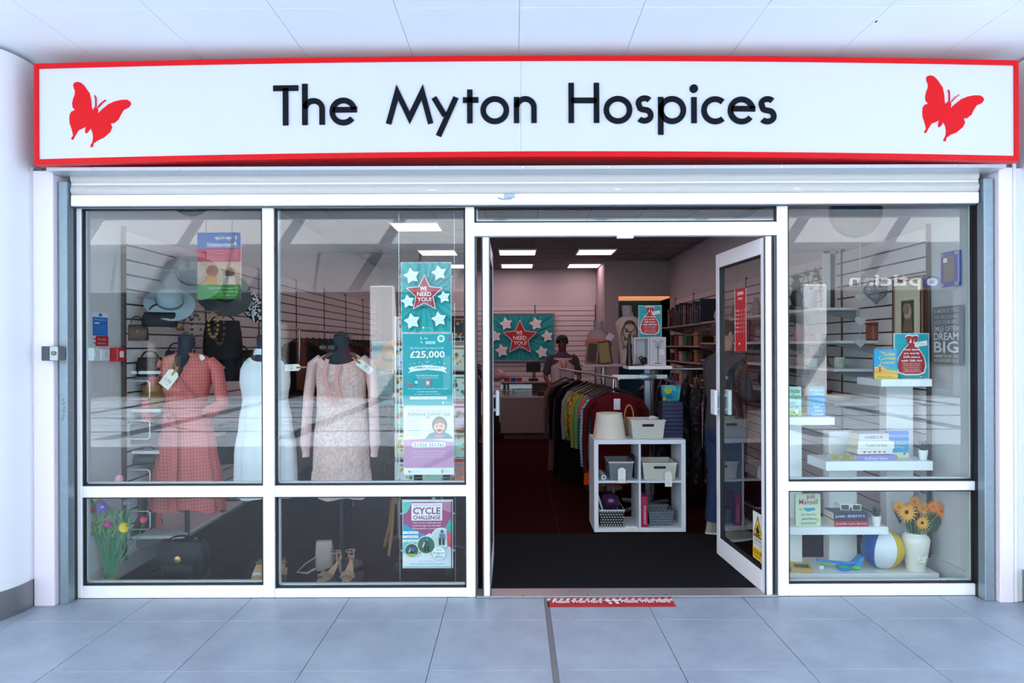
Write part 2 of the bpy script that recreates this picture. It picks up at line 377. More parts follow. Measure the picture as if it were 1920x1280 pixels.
mb=MB(); mb.rbox(X(93,yy2)+.0006,X(109,yy2),yy2-.004,-.12,Z(673,yy2),Z(646,yy2),.003); pl=ks.add('lock_plate',mb,mat('#8f9a9c',.35,.7),world=True)
mb=MB(); mb.m=Matrix.Translation((X(101.5,yy2),yy2-.004,Z(659,yy2)))@Matrix.Rotation(PI/2,4,'X'); mb.lathe([(.013,-.0005),(.013,.006),(.009,.008)],16); mb.box(-.002,.002,-.008,.008,.007,.009); ks.add('keyhole',mb,mat('#6d6a5e',.3,.8),under=pl,world=True,smooth=True)
# ---------------------------------------------------------------- fascia sign
YS=-.256
SW=(X(66,YS),X(1911,YS)); SZ=(Z(304,YS)+.03,Z(105,YS)); XC=(SW[0]+SW[1])/2; HWD=(SW[1]-SW[0])/2
def bowz(x): return -.036*((x-XC)/HWD)**2
sg=Th('shop_sign','long white fascia sign in a red frame above the whole shopfront, with two red butterflies','sign',(XC,0,SZ[0]))
N=28
def bow(mb):
    mb.v=[(p[0],p[1],p[2]+bowz(p[0])) for p in mb.v]; return mb
def barx(xa,xb,y0,y1,z0,z1):
    mb=MB(); mb.loft([[(xa+(xb-xa)*i/N,y0,z0),(xa+(xb-xa)*i/N,y1,z0),(xa+(xb-xa)*i/N,y1,z1),(xa+(xb-xa)*i/N,y0,z1)] for i in range(N+1)]); return mb
red=mat('#d60c16',.4,0,.015,spec=.2); signw=mat('#cfd0d9',.12,0,.006,spec=.5)
bt=.028
z0,z1=SZ[0],SZ[1]
seam=X(978,YS)
for xa,xb in ((SW[0]+.02,seam-.0006),(seam+.0006,SW[1]-.02)):
    sg.add('face_panel',bow(barx(xa,xb,YS+.004,YS+.02,z0+.02,z1-.02)),signw,world=True)
sg.add('frame_rail',bow(barx(SW[0],SW[1],YS-.004,YS+.06,z1-bt,z1)),red,world=True)
sg.add('frame_rail',bow(barx(SW[0],SW[1],YS-.004,YS+.06,z0,z0+bt+.003)),red,world=True)
for xa in (SW[0],SW[1]-.025):
    mb=MB(); mb.rbox(xa,xa+.025,YS-.006,YS+.06,z0,z1,.002); sg.add('frame_stile',bow(mb),red,world=True)
sg.add('casing',bow(barx(SW[0]+.004,SW[1]-.004,YS+.062,-.01,z0+.006,z1-.006)),mat('#b8242e',.4),world=True,label='red side casing behind the face')
mb=MB(); mb.box(SW[0]+.03,SW[1]-.03,-.2,-.03,SZ[0]-.055,SZ[0]-.035); struct('trim_6',mb,mat('#c3cad2',.35,.2),'grey metal strip under the fascia sign')
stud=MB(); 
for q in range(11): stud.ball((-2.45+.5*q,-.203,SZ[0]-.046),.006,8)
o=struct('stud',stud,white,parent=bpy.data.objects['trim_6'])
# lettering in geometric strokes (pixel units of the sign face, converted to metres)
ink=mat('#0d1119',.6,0,.01,spec=.12)
def SP(x,y): return (X(x,YS),Z(y,YS))
TH=S(10.2,YS)
def ribbon(mb,pts,closed=False,t=None,cap=0.0):
    t=t or TH; P=[Vector(SP(*p)) for p in pts]; n=len(P); L=[];R=[]
    for i,p in enumerate(P):
        if closed: a,b=P[(i-1)%n],P[(i+1)%n]
        else: a,b=(P[i-1] if i>0 else p),(P[i+1] if i<n-1 else p)
        d0=(p-a).normalized() if (p-a).length>1e-9 else (b-p).normalized(); d1=(b-p).normalized() if (b-p).length>1e-9 else d0
        n0=Vector((-d0.y,d0.x)); n1=Vector((-d1.y,d1.x)); m=(n0+n1)
        m.normalize(); k=1/max(.25,m.dot(n0)); L.append(p+m*k*t/2); R.append(p-m*k*t/2)
    yf,yb=YS-.004,YS+.004; rings=[[(L[i].x,yf,L[i].y),(R[i].x,yf,R[i].y),(R[i].x,yb,R[i].y),(L[i].x,yb,L[i].y)] for i in range(n)]
    if closed: rings.append(rings[0])
    mb.loft(rings,not closed,True)
def arc(cx,cy,rx,ry,a0,a1,n=28): return [(cx+rx*math.cos(math.radians(a0+(a1-a0)*i/n)),cy-ry*math.sin(math.radians(a0+(a1-a0)*i/n))) for i in range(n+1)]
B,T_,XH=230.5,155.8,182.0
def glyph(strokes,closed=()):
    mb=MB()
    for i,s in enumerate(strokes): ribbon(mb,s,i in closed)
    return sg.add('letter',bow(mb),ink,world=True)
glyph([[(514,161),(561,161)],[(537,161),(537,B)]])
glyph([[(573.2,153.5),(573.2,B)],arc(589.5,200.5,16,15,180,0)+[(605.5,B)]])
def gl_e(cx): glyph([[(cx-20,203),(cx+25.6,203)],arc(cx,206.3,20.8,20.8,9,322,40)])
gl_e(645.3)
glyph([[(730,B),(746.5,171.5),(769.6,219.5),(793.2,171.5),(808.9,B)]])
glyph([[(815.3,XH),(835.5,216)],[(856.5,XH),(823.5,254)]])
glyph([[(882.5,167.5),(882.5,B)],[(869.5,187),(898.5,187)]])
glyph([arc(929.2,206.3,21.8,21,0,360,40)[:-1]],(0,))
glyph([[(970,XH),(970,B)],arc(986.4,201.5,16.2,16,180,0)+[(1002.6,B)]])
glyph([[(1072.6,T_),(1072.6,B)],[(1120,T_),(1120,B)],[(1072.6,188.5),(1120,188.5)]])
glyph([arc(1160.2,206.3,21.8,21,0,360,40)[:-1]],(0,))
def gl_s(cx): glyph([arc(cx+.5,193.3,11.6,9,38,200,16)+arc(cx-1.0,196.5,10,9,225,262,5)+arc(cx+1.5,216.5,10.5,10.5,70,0,8)+arc(cx,217,12,9.6,-10,-142,16)])
gl_s(1209.7)
glyph([[(1240.4,XH),(1240.4,252.5)],arc(1261.8,206.3,21,21,0,360,40)[:-1]],(1,))
mb=MB(); ribbon(mb,[(1302.8,XH),(1302.8,B)]); ribbon(mb,arc(1302.5,166,3.9,3.9,0,360,16)[:-1],True,S(7.9,YS)); sg.add('letter',bow(mb),ink,world=True)
glyph([arc(1342.5,206.3,21,21,48,312,34)])
gl_e(1392); gl_s(1440.3)
bf=[(500,600),(470,560),(462,440),(435,310),(345,180),(290,128),(235,113),(180,128),(162,165),(172,215),(193,262),(190,320),(160,400),(145,470),(155,540),(195,580),(130,605),(105,650),(98,720),(103,800),(128,870),(150,950),(158,1000),(128,1045),(140,1075),(165,1060),(195,1000),(250,915),(330,880),(372,855),(358,920),(360,968),(385,970),(415,935),(447,885),(480,960),(490,1030),(480,1110),(445,1175),(450,1203),(485,1200),(497,1140),(570,1090),(665,1050),(770,960),(805,885),(780,815),(835,815),(910,755),(955,665),(1000,595),(1085,558),(1122,505),(1105,460),(1055,430),(960,430),(840,455),(740,500),(640,580),(565,650),(578,590),(570,560),(545,540),(510,545),(495,575)]
for sx,sy in ((0,-12.5),(1600.3,-17.2)):
    mb=MB(); mb.prism([SP(120+a/8.83+sx,140+b/8.83+sy) for a,b in bf],YS+.001,YS+.005)
    for ln in (((540,545),(542,400),(522,350)),((575,550),(640,475),(705,430))):
        ribbon(mb,[(120+a/8.83+sx,140+b/8.83+sy) for a,b in ln],t=S(1.6,YS))
    sg.add('butterfly',bow(mb),mat('#d60c16',.45,spec=.2),world=True,label='flat red butterfly emblem')
# ---------------------------------------------------------------- glazed shopfront frames
FD=.06     # frame depth behind Y=0
def frame_bars(bars): 
    mb=MB()
    for a,b,c,d in bars: mb.rbox(X(a),X(b),0,FD,Z(d),Z(c),.003)
    return mb
gask=mat('#15171c',.6); rebate=mat('#c9ced6',.4)
def window(n,outer,panes,bars,lab):
    root=struct('window_%d'%n,frame_bars(bars),white,lab)
    for a,b,c,d in panes:
        mb=MB(); t=S(3.2)
        for q in ((a,a+3.2,c,d),(b-3.2,b,c,d),(a,b,d-3.2,d),(a,b,c,c+2.5)): mb.box(X(q[0]),X(q[1]),.012,.03,Z(q[3]),Z(q[2]))
        struct('gasket',mb,gask,parent=root,label='black rubber gasket')
        mb=MB(); 
        for q in ((a+3.2,a+6,c,d),(a,b,d-6,d-3.2)): mb.box(X(q[0]),X(q[1]),.034,.058,Z(q[3]),Z(q[2]))
        struct('glazing_bead',mb,rebate,parent=root)
        mb=MB(); mb.box(X(a+1),X(b-1),.024,.030,Z(d-1),Z(c+1)); struct('pane',mb,GLASS,parent=root)
    return root
window(1,None,[(152,492,388,909),(152,492,930,1096)] ,[(135,152,378,1119),(492,513.5,378,1119),(152,492,909,930),(152,492,1096,1119),(152,492,378,388)],'white framed display window left of the mullion, tall pane over low pane')
window(2,None,[(514.5,873,388,909),(514.5,873,930,1102)],[(873,890,378,1119.3),(514,873,909,930),(514,873,1102,1119),(514,873,378,388)],'white framed display window between mullion and doorway, hung with posters')
window(3,None,[(890,1458,387,417)],[(890,1458,417,442),(890,1458,378,387)],'narrow transom window over the open doorway')
window(4,None,[(1478,1828,382,905),(1478,1828,922,1097)],[(1458,1478,378,1119),(1478,1828,905,922),(1478,1828,1097,1119),(1828,1836,378,1119),(1478,1828,376,382)],'white framed display window right of the doorway')
for a,b,nm in ((890,894,'trim_7'),(1453,1458,'trim_8')):
    mb=MB(); mb.box(X(a),X(b),.01,.07,0,Z(442)); struct(nm,mb,mat('#4a4d52',.5),'dark door stop strip in the door jamb')
mb=MB(); mb.rbox(X(1158),X(1189),-.004,.03,Z(447),Z(441),.003); struct('trim_9',mb,white,'small white door catch on the head rail')
mb=MB(); mb.rbox(X(891),X(1458),-.02,.12,0,.012,.004)
o=struct('floor_threshold',mb,mat('#a9a6a8',.35,.6,.08,20),'aluminium threshold strip of the doorway')
sc=MB()
for a in (980,1100,1160,1222,1247): sc.lathe([(.006,.012),(.005,.014)],8,(X(a),-.005,0))
struct('screw',sc,black,parent=o)
# door leaves, both swung inwards
def leaf(n,hx,ang,mir,lab):
    W,H,T=.845,Z(443)-.012,.044
    root=link('door_%d'%n,None,None,(hx,.0,.006),(0,0,ang)); root['kind']='structure'; root['label']=lab
    # local: x from hinge to free edge, y thickness
    mb=MB(); s=.062
    mb.rbox(0,s,-T/2,T/2,0,H,.003); mb.rbox(W-s,W,-T/2,T/2,0,H,.003); mb.rbox(s,W-s,-T/2,T/2,0,.13,.003); mb.rbox(s,W-s,-T/2,T/2,H-.10,H,.003)
    struct('door_frame',mb,mat('#eff0f6',.3,0,.01),parent=root)
    mb=MB()
    for q in ((s,s+.01,.13,H-.10),(W-s-.01,W-s,.13,H-.10),(s,W-s,.13,.14),(s,W-s,H-.11,H-.10)): mb.box(q[0],q[1],-T/2+.004,T/2-.004,q[2],q[3])
    struct('gasket',mb,gask,parent=root)
    mb=MB(); mb.box(s+.004,W-s-.004,-.004,.004,.134,H-.104); struct('pane',mb,GLASS,parent=root)
    zc=CH-.42
    for sgn in (-1,1):
        mb=MB(); y=sgn*(T/2+.03)
        mb.rbox(W-.09,W+.0,y-.012,y+.012,zc-.09,zc+.09,.005); mb.rbox(W-.06,W-.03,min(0,y)+ (T/2 if sgn>0 else 0),max(0,y)-(T/2 if sgn<0 else 0),zc-.06,zc-.04,.003); mb.rbox(W-.06,W-.03,min(0,y)+(T/2 if sgn>0 else 0),max(0,y)-(T/2 if sgn<0 else 0),zc+.04,zc+.06,.003)
        h=struct('pull_handle',mb,mat('#e8edf3',.25),parent=root,label='white flat pull handle')
        mb=MB()
        for zz in (zc-.05,zc+.05): mb.cyl((W-.045,y-sgn*.0,zz),(W-.045,y+sgn*.0135,zz),.005,8)
        struct('screw',mb,steel,parent=h)
    mb=MB(); mb.rbox(-.006,-.0005,-T/2+.006,T/2-.006,.0,H,.001); struct('edge_plate',mb,white,parent=root)
    mb=MB()
    for q in (-1,1): mb.box(-.005,.004,q*(T/2+.0045),q*(T/2-.0005),.0,H)
    struct('edge_gap_strip',mb,mat('#2b3036',.5),parent=root)  # thin dark strips stand in for the dark gaps beside the white edge
    return root
dl=leaf(1,X(911.5,.0),math.radians(90.3),False,'left glazed door leaf swung inwards, seen edge-on')
dr=leaf(2,X(1441,.0),math.radians(93.4),True,'right glazed door leaf swung inwards against the window')
# stickers on the right door leaf: opening hours strip and warning sign (on the outer side, local -y / +y faces the opening)
p=Print(60,210,.20*1.0,.70*.0+.42)
p.rect(0,0,60,210,'#b5242b'); p.rect(0,0,2.5,210,'#e8dcdc'); p.rect(57.5,0,60,210,'#e8dcdc')
p.text('OPEN',14,10,46,22,'#f2e8e8',.02); p.text('times',18,27,42,38,'#f2e8e8')
for i,dn in enumerate(('Monday','Tuesday','Wednesday','Thursday','Friday','Saturday')):
    p.text(dn,5,70+14*i,28,78+14*i,'#f2e8e8'); p.text('9 - 5',35,70+14*i,55,78+14*i,'#e8c4c4')
p.star(30,185,5,'#f2e8e8')
o=link('opening_hours_sticker',p.mb.mesh('opening_hours_sticker',p.mats()),dr,(.42,.006,CH+.07-.42*.9+.36-.1),(0,0,PI)); o['label']='red opening hours strip stuck to the glass'
p=Print(100,190,.155,.30)
p.rect(0,0,100,190,'#d8d8d4'); p.poly([(50,10),(97,100),(3,100)],'#15140f'); p.poly([(50,22),(88,94),(12,94)],'#e8b81c'); p.disc(50,56,7,'#15140f'); p.poly([(30,66),(60,60),(72,78),(40,82)],'#15140f'); p.rect(28,83,72,91,'#2a2718')
p.text('WARNING',14,104,86,116,'#3a3a38'); p.text('Automatic recording',10,122,90,130,'#55554f'); p.rect(4,142,96,186,'#e8b81c'); p.text('CCTV IN USE',10,150,90,166,'#15140f',.02); p.text('for your safety',16,170,84,180,'#15140f')
o=link('warning_sticker',p.mb.mesh('warning_sticker',p.mats()),dr,(.15,.006,.165),(0,0,PI)); o['label']='white and yellow triangle warning sticker low on the glass'
# ---------------------------------------------------------------- shop shell
wallm=mat('#c9c9cc',.7,0,.02); carpet=mat('#2d1116',.95,0,.18,120,bump=.2,spec=0.0); matm=wave_mat('entrance_matting','#17181b','#25262a',45,'Y',.95,1.5,.6); matm.node_tree.nodes['Principled BSDF'].inputs['Specular IOR Level'].default_value=.05
mb=MB(); mb.box(XL-.3,XR+.35,.06,YB+.3,-.2,0); struct('floor_shop',mb,carpet)
fs=bpy.data.objects['floor_shop']
ym=YF(1001)
mb=MB(); mb.box(X(893)-.0,X(1456),.121,ym,0,.004); struct('entrance_mat',mb,matm,parent=fs,label='dark ribbed entrance matting')
mb=MB()
for i in range(5): mb.box(XL,XR,.5+.6*i,.503+.6*i,0,.0006)
for i in range(9): mb.box(XL+.6*i,XL+.6*i+.003,.1,3.4,0,.0006)
o=struct('carpet_joint',mb,mat('#1c0c0e',.95),parent=fs)
mb=MB(); mb.box(XL-.3,XL,.06,YB+.3,0,HC+.3); struct('wall_left',mb,wallm)
mb=MB(); mb.box(XR,XR+.35,.06,YB+.3,0,HC+.3); struct('wall_right',mb,wallm)
mb=MB(); mb.box(XL,XR,YB,YB+.3,0,HC+.3); struct('wall_back',mb,wallm)
# projecting back corner with a store room opening, its head made to glow
XP=1.62; YP=12.3-D
xo0,xo1=X(1160,YP),X(1262,YP); zo=Z(556,YP)
mb=MB(); mb.box(XP,xo0,YP,YB,0,HC); mb.box(xo1,XR,YP,YB,0,HC); mb.box(xo0,xo1,YP,YB,zo,HC); struct('wall_partition',mb,mat('#a9a5a7',.7,0,.02))
mb=MB(); mb.box(xo0,xo1,YB-.55,YB-.5,0,zo); struct('wall_store',mb,mat('#0e5674',.7),'dark teal panel inside the store room opening')
mb=MB(); mb.box(xo0,xo1,YP+.02,YB-.55,zo-.03,zo); struct('trim_10',mb,lamp_mat('glowing_soffit','#f0a070',.55),'orange glowing head of the store room opening')  # orange soffit, no lamp: its warm light is put in as emission
mb=MB(); mb.box(XL-.3,XR+.35,.06,YB+.3,HC+.02,HC+.3); struct('ceiling_shop',mb,mat('#8f8f94',.8)); cs=bpy.data.objects['ceiling_shop']
ct=mat('#8d898b',.85,0,.03,60); ctm=MB(); ctm.rbox(.004,.596,.004,.596,0,.018,.002); ctme=ctm.mesh('ceiling_tile',ct)
lights=[(x,y) for y in (1.85,4.45,6.85,8.72) for x in (-1.23,.05,1.31)]
X0=-1.53-.6*2
def lit(i,j):
    cx,cy=X0+.6*i+.3,.1+.6*j+.3
    return any(abs(cx-a)<.32 and abs(cy-b)<.32 for a,b in lights)
for i in range(-0,9):
    for j in range(16):
        x0,y0=X0+.64*i*0+.6*i,.07+.59*j
        if x0+.3>XR: continue
        link('ceiling_tile',ctme,cs,(x0,y0,HC))
mb=MB(); 
for i in range(10): mb.box(X0+.6*i-.006,X0+.6*i+.006,.06,YB,HC-.003,HC+.001)
for j in range(17): mb.box(XL,XR,.07+.59*j-.006,.07+.59*j+.006,HC-.003,HC+.001)
struct('ceiling_grid',mb,mat('#55545a',.6),parent=cs)
pan=lamp_mat('light_panel','#ffcdd2',PANEL)
t0=Th('ceiling_light','square white light panel in the shop ceiling','ceiling light',(lights[0][0],lights[0][1],HC-.03),group='square light panels in the shop ceiling')
mb=MB(); 
for q in ((-.305,.305,-.305,-.285),(-.305,.305,.285,.305),(-.305,-.285,-.285,.285),(.285,.305,-.285,.285)): mb.box(q[0],q[1],q[2],q[3],.006,.028)
t0.add('frame',mb,mat('#dcdcdf',.4)); mb=MB(); mb.box(-.285,.285,-.285,.285,.012,.02); t0.add('diffuser',mb,pan)
cn_=('left column','middle column','right column'); rn_=('the row nearest the windows','the second row from the windows','the third row from the windows','the row nearest the back wall')
t0.o['label']='white light panel in the shop ceiling, %s of %s'%(cn_[0],rn_[0])
for i_,q in enumerate(lights[1:],1): dup(t0.o,(q[0],q[1],HC-.03),label='white light panel in the shop ceiling, %s of %s'%(cn_[i_%3],rn_[i_//3]))
# slatted display walls
slat=mat('#d6d4d6',.5,0,.015); bmb=MB(); bmb.rbox(0,1.194,-.014,0,.006,.0955,.003); sm1=bmb.mesh('slat',slat)
groove=mat('#3a2c27',.7)
def slatwall(name,org,rz,n,h0=.12,nz=22,pitch=.1):
    for b in range(n):
        dx,dy=math.cos(rz)*1.2*b,math.sin(rz)*1.2*b
        for k in range(nz): link('slat',sm1,bpy.data.objects[name],(org[0]+dx,org[1]+dy,h0+pitch*k),(0,0,rz))
    M=Matrix.Translation(org)@Matrix.Rotation(rz,4,'Z'); mb=MB(M); mb.box(0,1.2*n,.0005,.006,h0,h0+pitch*nz); struct('slat_backing',mb,groove,parent=bpy.data.objects[name])
    mb=MB(M)
    for b in range(n+1): mb.box(1.2*b-.014,1.2*b+.008,-.02,.0,.1,h0+pitch*nz+.02)
    struct('upright',mb,mat('#5c4a44',.5,.3),parent=bpy.data.objects[name],label='dark metal upright strip')
slatwall('wall_left',(XL+.008,.43,0),PI/2,7)
slatwall('wall_right',(XR-.008,.43+6*1.2,0),-PI/2,6)
slatwall('wall_back',(XP-3.61,YB-.008,0),0,3)
mb=MB(); mb.box(XL,XL+.014,.07,.43,0,.12); mb.box(XL,XL+.014,.43,8.6,0,.1); struct('baseboard_left',mb,mat('#b9bac0',.5))
mb=MB(); mb.box(XR-.014,XR,.07,8,0,.12); struct('baseboard_right',mb,mat('#c9cad0',.5))
# ---------------------------------------------------------------- the other side of the mall (seen in the glass)
wallo=mat('#dfe2e6',.6,0,.02); dk=mat('#17181c',.6)
mb=MB(); mb.box(-16,16,-16.6,-16.1,3.15,5.3); mb.box(-16,16,-19.5,-19.3,0,5.3); struct('wall_opposite',mb,wallo)
mb=MB(); mb.box(-16,16,-19.3,-16.12,3.15,3.3); mb.box(-16,16,-19.28,-19.2,0,3.15); struct('wall_opposite_shops',mb,mat('#161315',.8),'dark open shop interiors across the mall')  # shade of the deep shop interiors is put into this near-black colour
mb=MB(); mb.box(-16,16,-16.08,-16.02,3.2,4.3); struct('fascia_opposite',mb,mat('#84888e',.6),'grey fascia band across the mall')
for i,x in enumerate((-13.5,-3.9,3.6,8.8,13.5)):
    mb=MB(); mb.rbox(x-.35,x+.35,-16.3,-15.8,0,3.3,.03); struct('column_opposite',mb,wallo,'white pier between the shops across the mall')
cols=['#3a5a8a','#7a3a2a','#c8b090','#2c6e4a','#8a2a2a','#22303f','#d8d4cc','#a8762c']
for i in range(44):
    x=-14+.66*i+rnd.uniform(-.1,.1); y=-rnd.uniform(17,19); h=rnd.uniform(.8,2.3); w=rnd.uniform(.2,.5); m_=mat(rnd.choice(cols),.8)
    t=Th('display_stand','display stand in the dark shops across the mall','stand',(x,y,0),group='stock in the shops across the mall')
    mb=MB(); mb.rbox(-w/2,w/2,-.15,.15,.12,h,.03); t.add('body',mb,m_); mb=MB(); mb.lathe([(w*.4,0),(w*.4,.03),(.03,.04),(.03,.12)],12); t.add('base',mb,dk)
# side ends of the mall and roof structure
mb=MB(); mb.box(-16.4,-16,-17,-5,0,5.3); struct('wall_mall_left',mb,wallo); mb=MB(); mb.box(16,16.4,-17,-5,0,5.3); struct('wall_mall_right',mb,wallo)
rt=Th('roof_truss','white steel roof beams spanning the open mall','roof beam',(0,-10.5,5.9))
rm=mat('#e6e8ec',.5)
for i in range(11):
    x=-15+3.0*i; mb=MB(); mb.box(x-.09,x+.09,-16.3,-4.9,5.75,6.05); rt.add('beam',mb,rm,world=True)
for j in range(5):
    y=-6-2.4*j; mb=MB(); mb.box(-16,16,y-.06,y+.06,5.6,5.75); rt.add('purlin',mb,rm,world=True)
for i in range(5):
    x=-14+3*i; mb=MB()
    for y in (-7.2,-9.6,-12,-14.4): mb.cyl((x,y-1.2,5.7),(x+1.5,y,5.2),.03,6); mb.cyl((x+1.5,y,5.2),(x+3,y+1.2,5.7),.03,6); mb.cyl((x,y,5.2),(x+3,y,5.2),.03,6)
    rt.add('brace',mb,rm,world=True)
# optician sign and banner across the mall
def opp(px,py,Yv=-16.0): d=D-Yv+0.0; return ((px-VX)/FPX*(d),CH-(py-VY)/FPX*d)
x0_,z0_=opp(1592,566); x1_,z1_=opp(1766,504)
t=Th('optician_sign','white Optician lettering with a blue ring on the fascia across the mall','sign',((x0_+x1_)/2,-16.0,z0_+.25),rz=PI)
p=Print(100,30,(x1_-x0_),(z1_-z0_)*.62); p.disc(9,15,9,'#2a62b8'); p.disc(9,15,6,'#f5f7fa'); p.disc(9,15,3,'#9db4d8'); p.text('ptician',21,4,99,26,'#ffffff',.02)
t.add('lettering',p.mb,p.mats())
xc,zc=opp(421,560); hh=(570-445)/FPX*(D+15.6); ww=82/FPX*(D+15.6)
t=Th('promotion_banner','blue, pink and green promotion banner hanging across the mall','poster',(xc,-15.6,zc),rz=PI)
mb=MB(); mb.box(-ww/2,ww/2,.002,.03,0,hh); t.add('board',mb,wallo)
p=Print(80,125,ww,hh); p.rect(0,0,80,30,'#2f86d8'); p.text('Pop-Up',8,6,48,15,'#ffffff',.02); p.text('Promotion!',8,18,62,27,'#ffffff',.02); p.rect(0,30,80,55,'#c2255c')
for i in range(4): p.text(('Be the perfect platform','to promote your','business, brand or event','in our busy centre')[i],6,33+5.3*i,70,37+5.3*i,'#f3c8d8')
p.rect(0,55,80,98,'#c9b9a8'); p.disc(20,75,9,'#6e5a4c'); p.disc(52,72,11,'#a8643c'); p.rect(10,82,30,98,'#e6e2dc'); p.rect(44,82,64,98,'#d8a030'); p.rect(0,98,80,125,'#2f9a2f')
for i in range(3): p.text(('Contact our centre team','to find out more','today'),6,102+7*i,50,106+7*i,'#dff0d8') if False else p.text(('Contact our centre team','to find out more','today')[i],6,102+7*i,60-12*i,106+7*i,'#dff0d8')
t.add('print',p.mb,p.mats())
mb=MB(); mb.cyl((-ww*.3,.01,hh),(-ww*.3,.01,3.3+1.9-zc),.01,6); mb.cyl((ww*.3,.01,hh),(ww*.3,.01,3.3+1.9-zc),.01,6); t.add('cord',mb,steel)
# ================================================================ LEFT WINDOW: dressed mannequins
def interp(prof,z):
    if z<=prof[0][0]: return prof[0][1:]
    for a,b in zip(prof,prof[1:]):
        if z<=b[0]:
            t=(z-a[0])/(b[0]-a[0]); t=t*t*(3-2*t); return tuple(a[i]+(b[i]-a[i])*t for i in range(1,len(a)))
    return prof[-1][1:]
def shell(prof, ztop, zbot, seg=72, rows=34, fold=0.0, nf=9, foldz=1.1, cx=0, cy=0, ph=0.0, scale=1.0):
    mb=MB(); rings=[]
    for j in range(rows+1):
        r=[]
        for i in range(seg):
            th=2*PI*i/seg; z=zbot(th)+(ztop(th)-zbot(th))*j/rows; rx,ry=interp(prof,z)[:2]
            f=1+fold*max(0,min(1,(foldz-z)/.4))*(math.sin(nf*th+ph)+.4*math.sin((nf*2+1)*th+1.3+ph))
            r.append((cx+rx*scale*f*math.sin(th), cy-ry*scale*f*math.cos(th), z))
        rings.append(r)
    mb.loft(rings,caps=False); return mb
def mannequin(x,y,label,lean=0):
    t=Th('mannequin',label,'mannequin',(x,y,0)); nv=mat('#1b2433',.7,0,.05)
    prof=[(.86,.15,.11),(.95,.165,.12),(1.10,.125,.10),(1.28,.155,.12),(1.38,.165,.105),(1.44,.13,.075),(1.475,.062,.06),(1.52,.055,.055),(1.60,.058,.058)]
    mb=MB(); mb.loft([[(p[1]*math.sin(2*PI*i/28),-p[2]*math.cos(2*PI*i/28),p[0]) for i in range(28)] for p in prof]); t.add('torso',mb,nv,smooth=True)
    mb=MB(); mb.lathe([(.058,1.601),(.05,1.615),(.012,1.62),(.012,1.64)],16); t.add('neck_cap',mb,mat('#2c313b',.4),smooth=True)
    mb=MB(); mb.cyl((0,0,.025),(0,0,.86),.016,10); t.add('pole',mb,mat('#141a22',.4),smooth=True)
    mb=MB(); mb.lathe([(.15,.0),(.15,.012),(.13,.02),(.02,.028)],24); t.add('base',mb,mat('#171a20',.4),smooth=True)
    return t
ginghamc=check_mat('coral_check','#c65a5a','#d67c76',.024,.5)
ginghamc2=check_mat('coral_check_belt','#bf5656','#cc6f6a',.024,.5)
Ym=.60; u=S(1,Ym)
def A(px,py,Y=Ym): return (X(px,Y),Y,Z(py,Y))
# coral dress
x1=X(350,Ym); mannequin(x1,Ym,'dark navy headless mannequin wearing the coral checked dress')
dr1=Th('dress','coral red checked wrap dress with three-quarter sleeves and a tied belt','dress',(x1,Ym,0))
prof=[(.30,.262,.20),(.55,.235,.17),(.80,.20,.15),(1.0,.168,.13),(1.10,.142,.118),(1.14,.136,.114),(1.20,.155,.13),(1.30,.175,.145),(1.38,.182,.13),(1.43,.185,.09),(1.465,.15,.07),(1.49,.075,.06)]
def zt(th):
    c=math.cos(th); s=abs(math.sin(th))
    return 1.488-(0.215*max(0,(1-s/.42)) if c>0 and s<.42 else 0)
def zb(th): return .34+.045*math.cos(th*1)+.012*math.sin(5*th)
mb=shell(prof,zt,zb,84,40,.05,8,1.1); dr1.add('body',mb,ginghamc,smooth=True)
# crossed front: overlapping panel edge
mb=MB(); mb.loft([[(-.085,-.118,1.40),(-.06,-.13,1.40)],[(.0,-.150,1.29),(.03,-.152,1.31)],[(.075,-.145,1.18),(.10,-.138,1.20)],[(.09,-.128,1.14),(.12,-.12,1.15)]],caps=False,closed=False); dr1.add('wrap_edge',mb,ginghamc2,smooth=True)
mb=MB()
for s_ in (-1,1):
    mb=MB()
    if s_<0: pts=[(-.165,0,1.43),(-.215,.0,1.38),(-.25,-.005,1.22),(-.268,-.02,1.10),(-.262,-.045,1.04),(-.255,-.05,1.01)]; rr=[.05,.062,.058,.068,.062,.042]
    else: pts=[(.165,0,1.43),(.215,.0,1.38),(.245,-.005,1.22),(.265,-.015,1.12),(.225,-.07,1.08),(.18,-.10,1.07)]; rr=[.05,.06,.055,.058,.052,.038]
    mb.tube(pts,rr,18,.75); sl=dr1.add('sleeve',mb,ginghamc,smooth=True)
    mb=MB(); e=Vector(pts[-1]); d_=(Vector(pts[-1])-Vector(pts[-2])).normalized(); mb.tube([tuple(e-d_*.005),tuple(e+d_*.025)],[rr[-1]*1.02,rr[-1]*1.05],18,.75); dr1.add('cuff',mb,ginghamc2,under=sl,smooth=True)
mb=MB(); n=40; mb.loft([[(.142*math.sin(2*PI*i/n),-.120*math.cos(2*PI*i/n),z) for i in range(n)] for z in (1.105,1.155)],caps=False); bl=dr1.add('belt',mb,ginghamc2,smooth=True)
mb=MB()
def strip(mb,pts,w,t=.004):
    rg=[]
    for i,p in enumerate(pts):
        a=Vector(pts[max(0,i-1)]); b=Vector(pts[min(len(pts)-1,i+1)]); d_=(b-a).normalized(); sd=d_.cross(Vector((0,-1,0)))
        if sd.length<1e-4: sd=Vector((1,0,0))
        sd.normalize(); p=Vector(p); up=sd.cross(d_)*t
        rg.append([tuple(p-sd*w/2-up),tuple(p+sd*w/2-up),tuple(p+sd*w/2+up),tuple(p-sd*w/2+up)])
    mb.loft(rg)
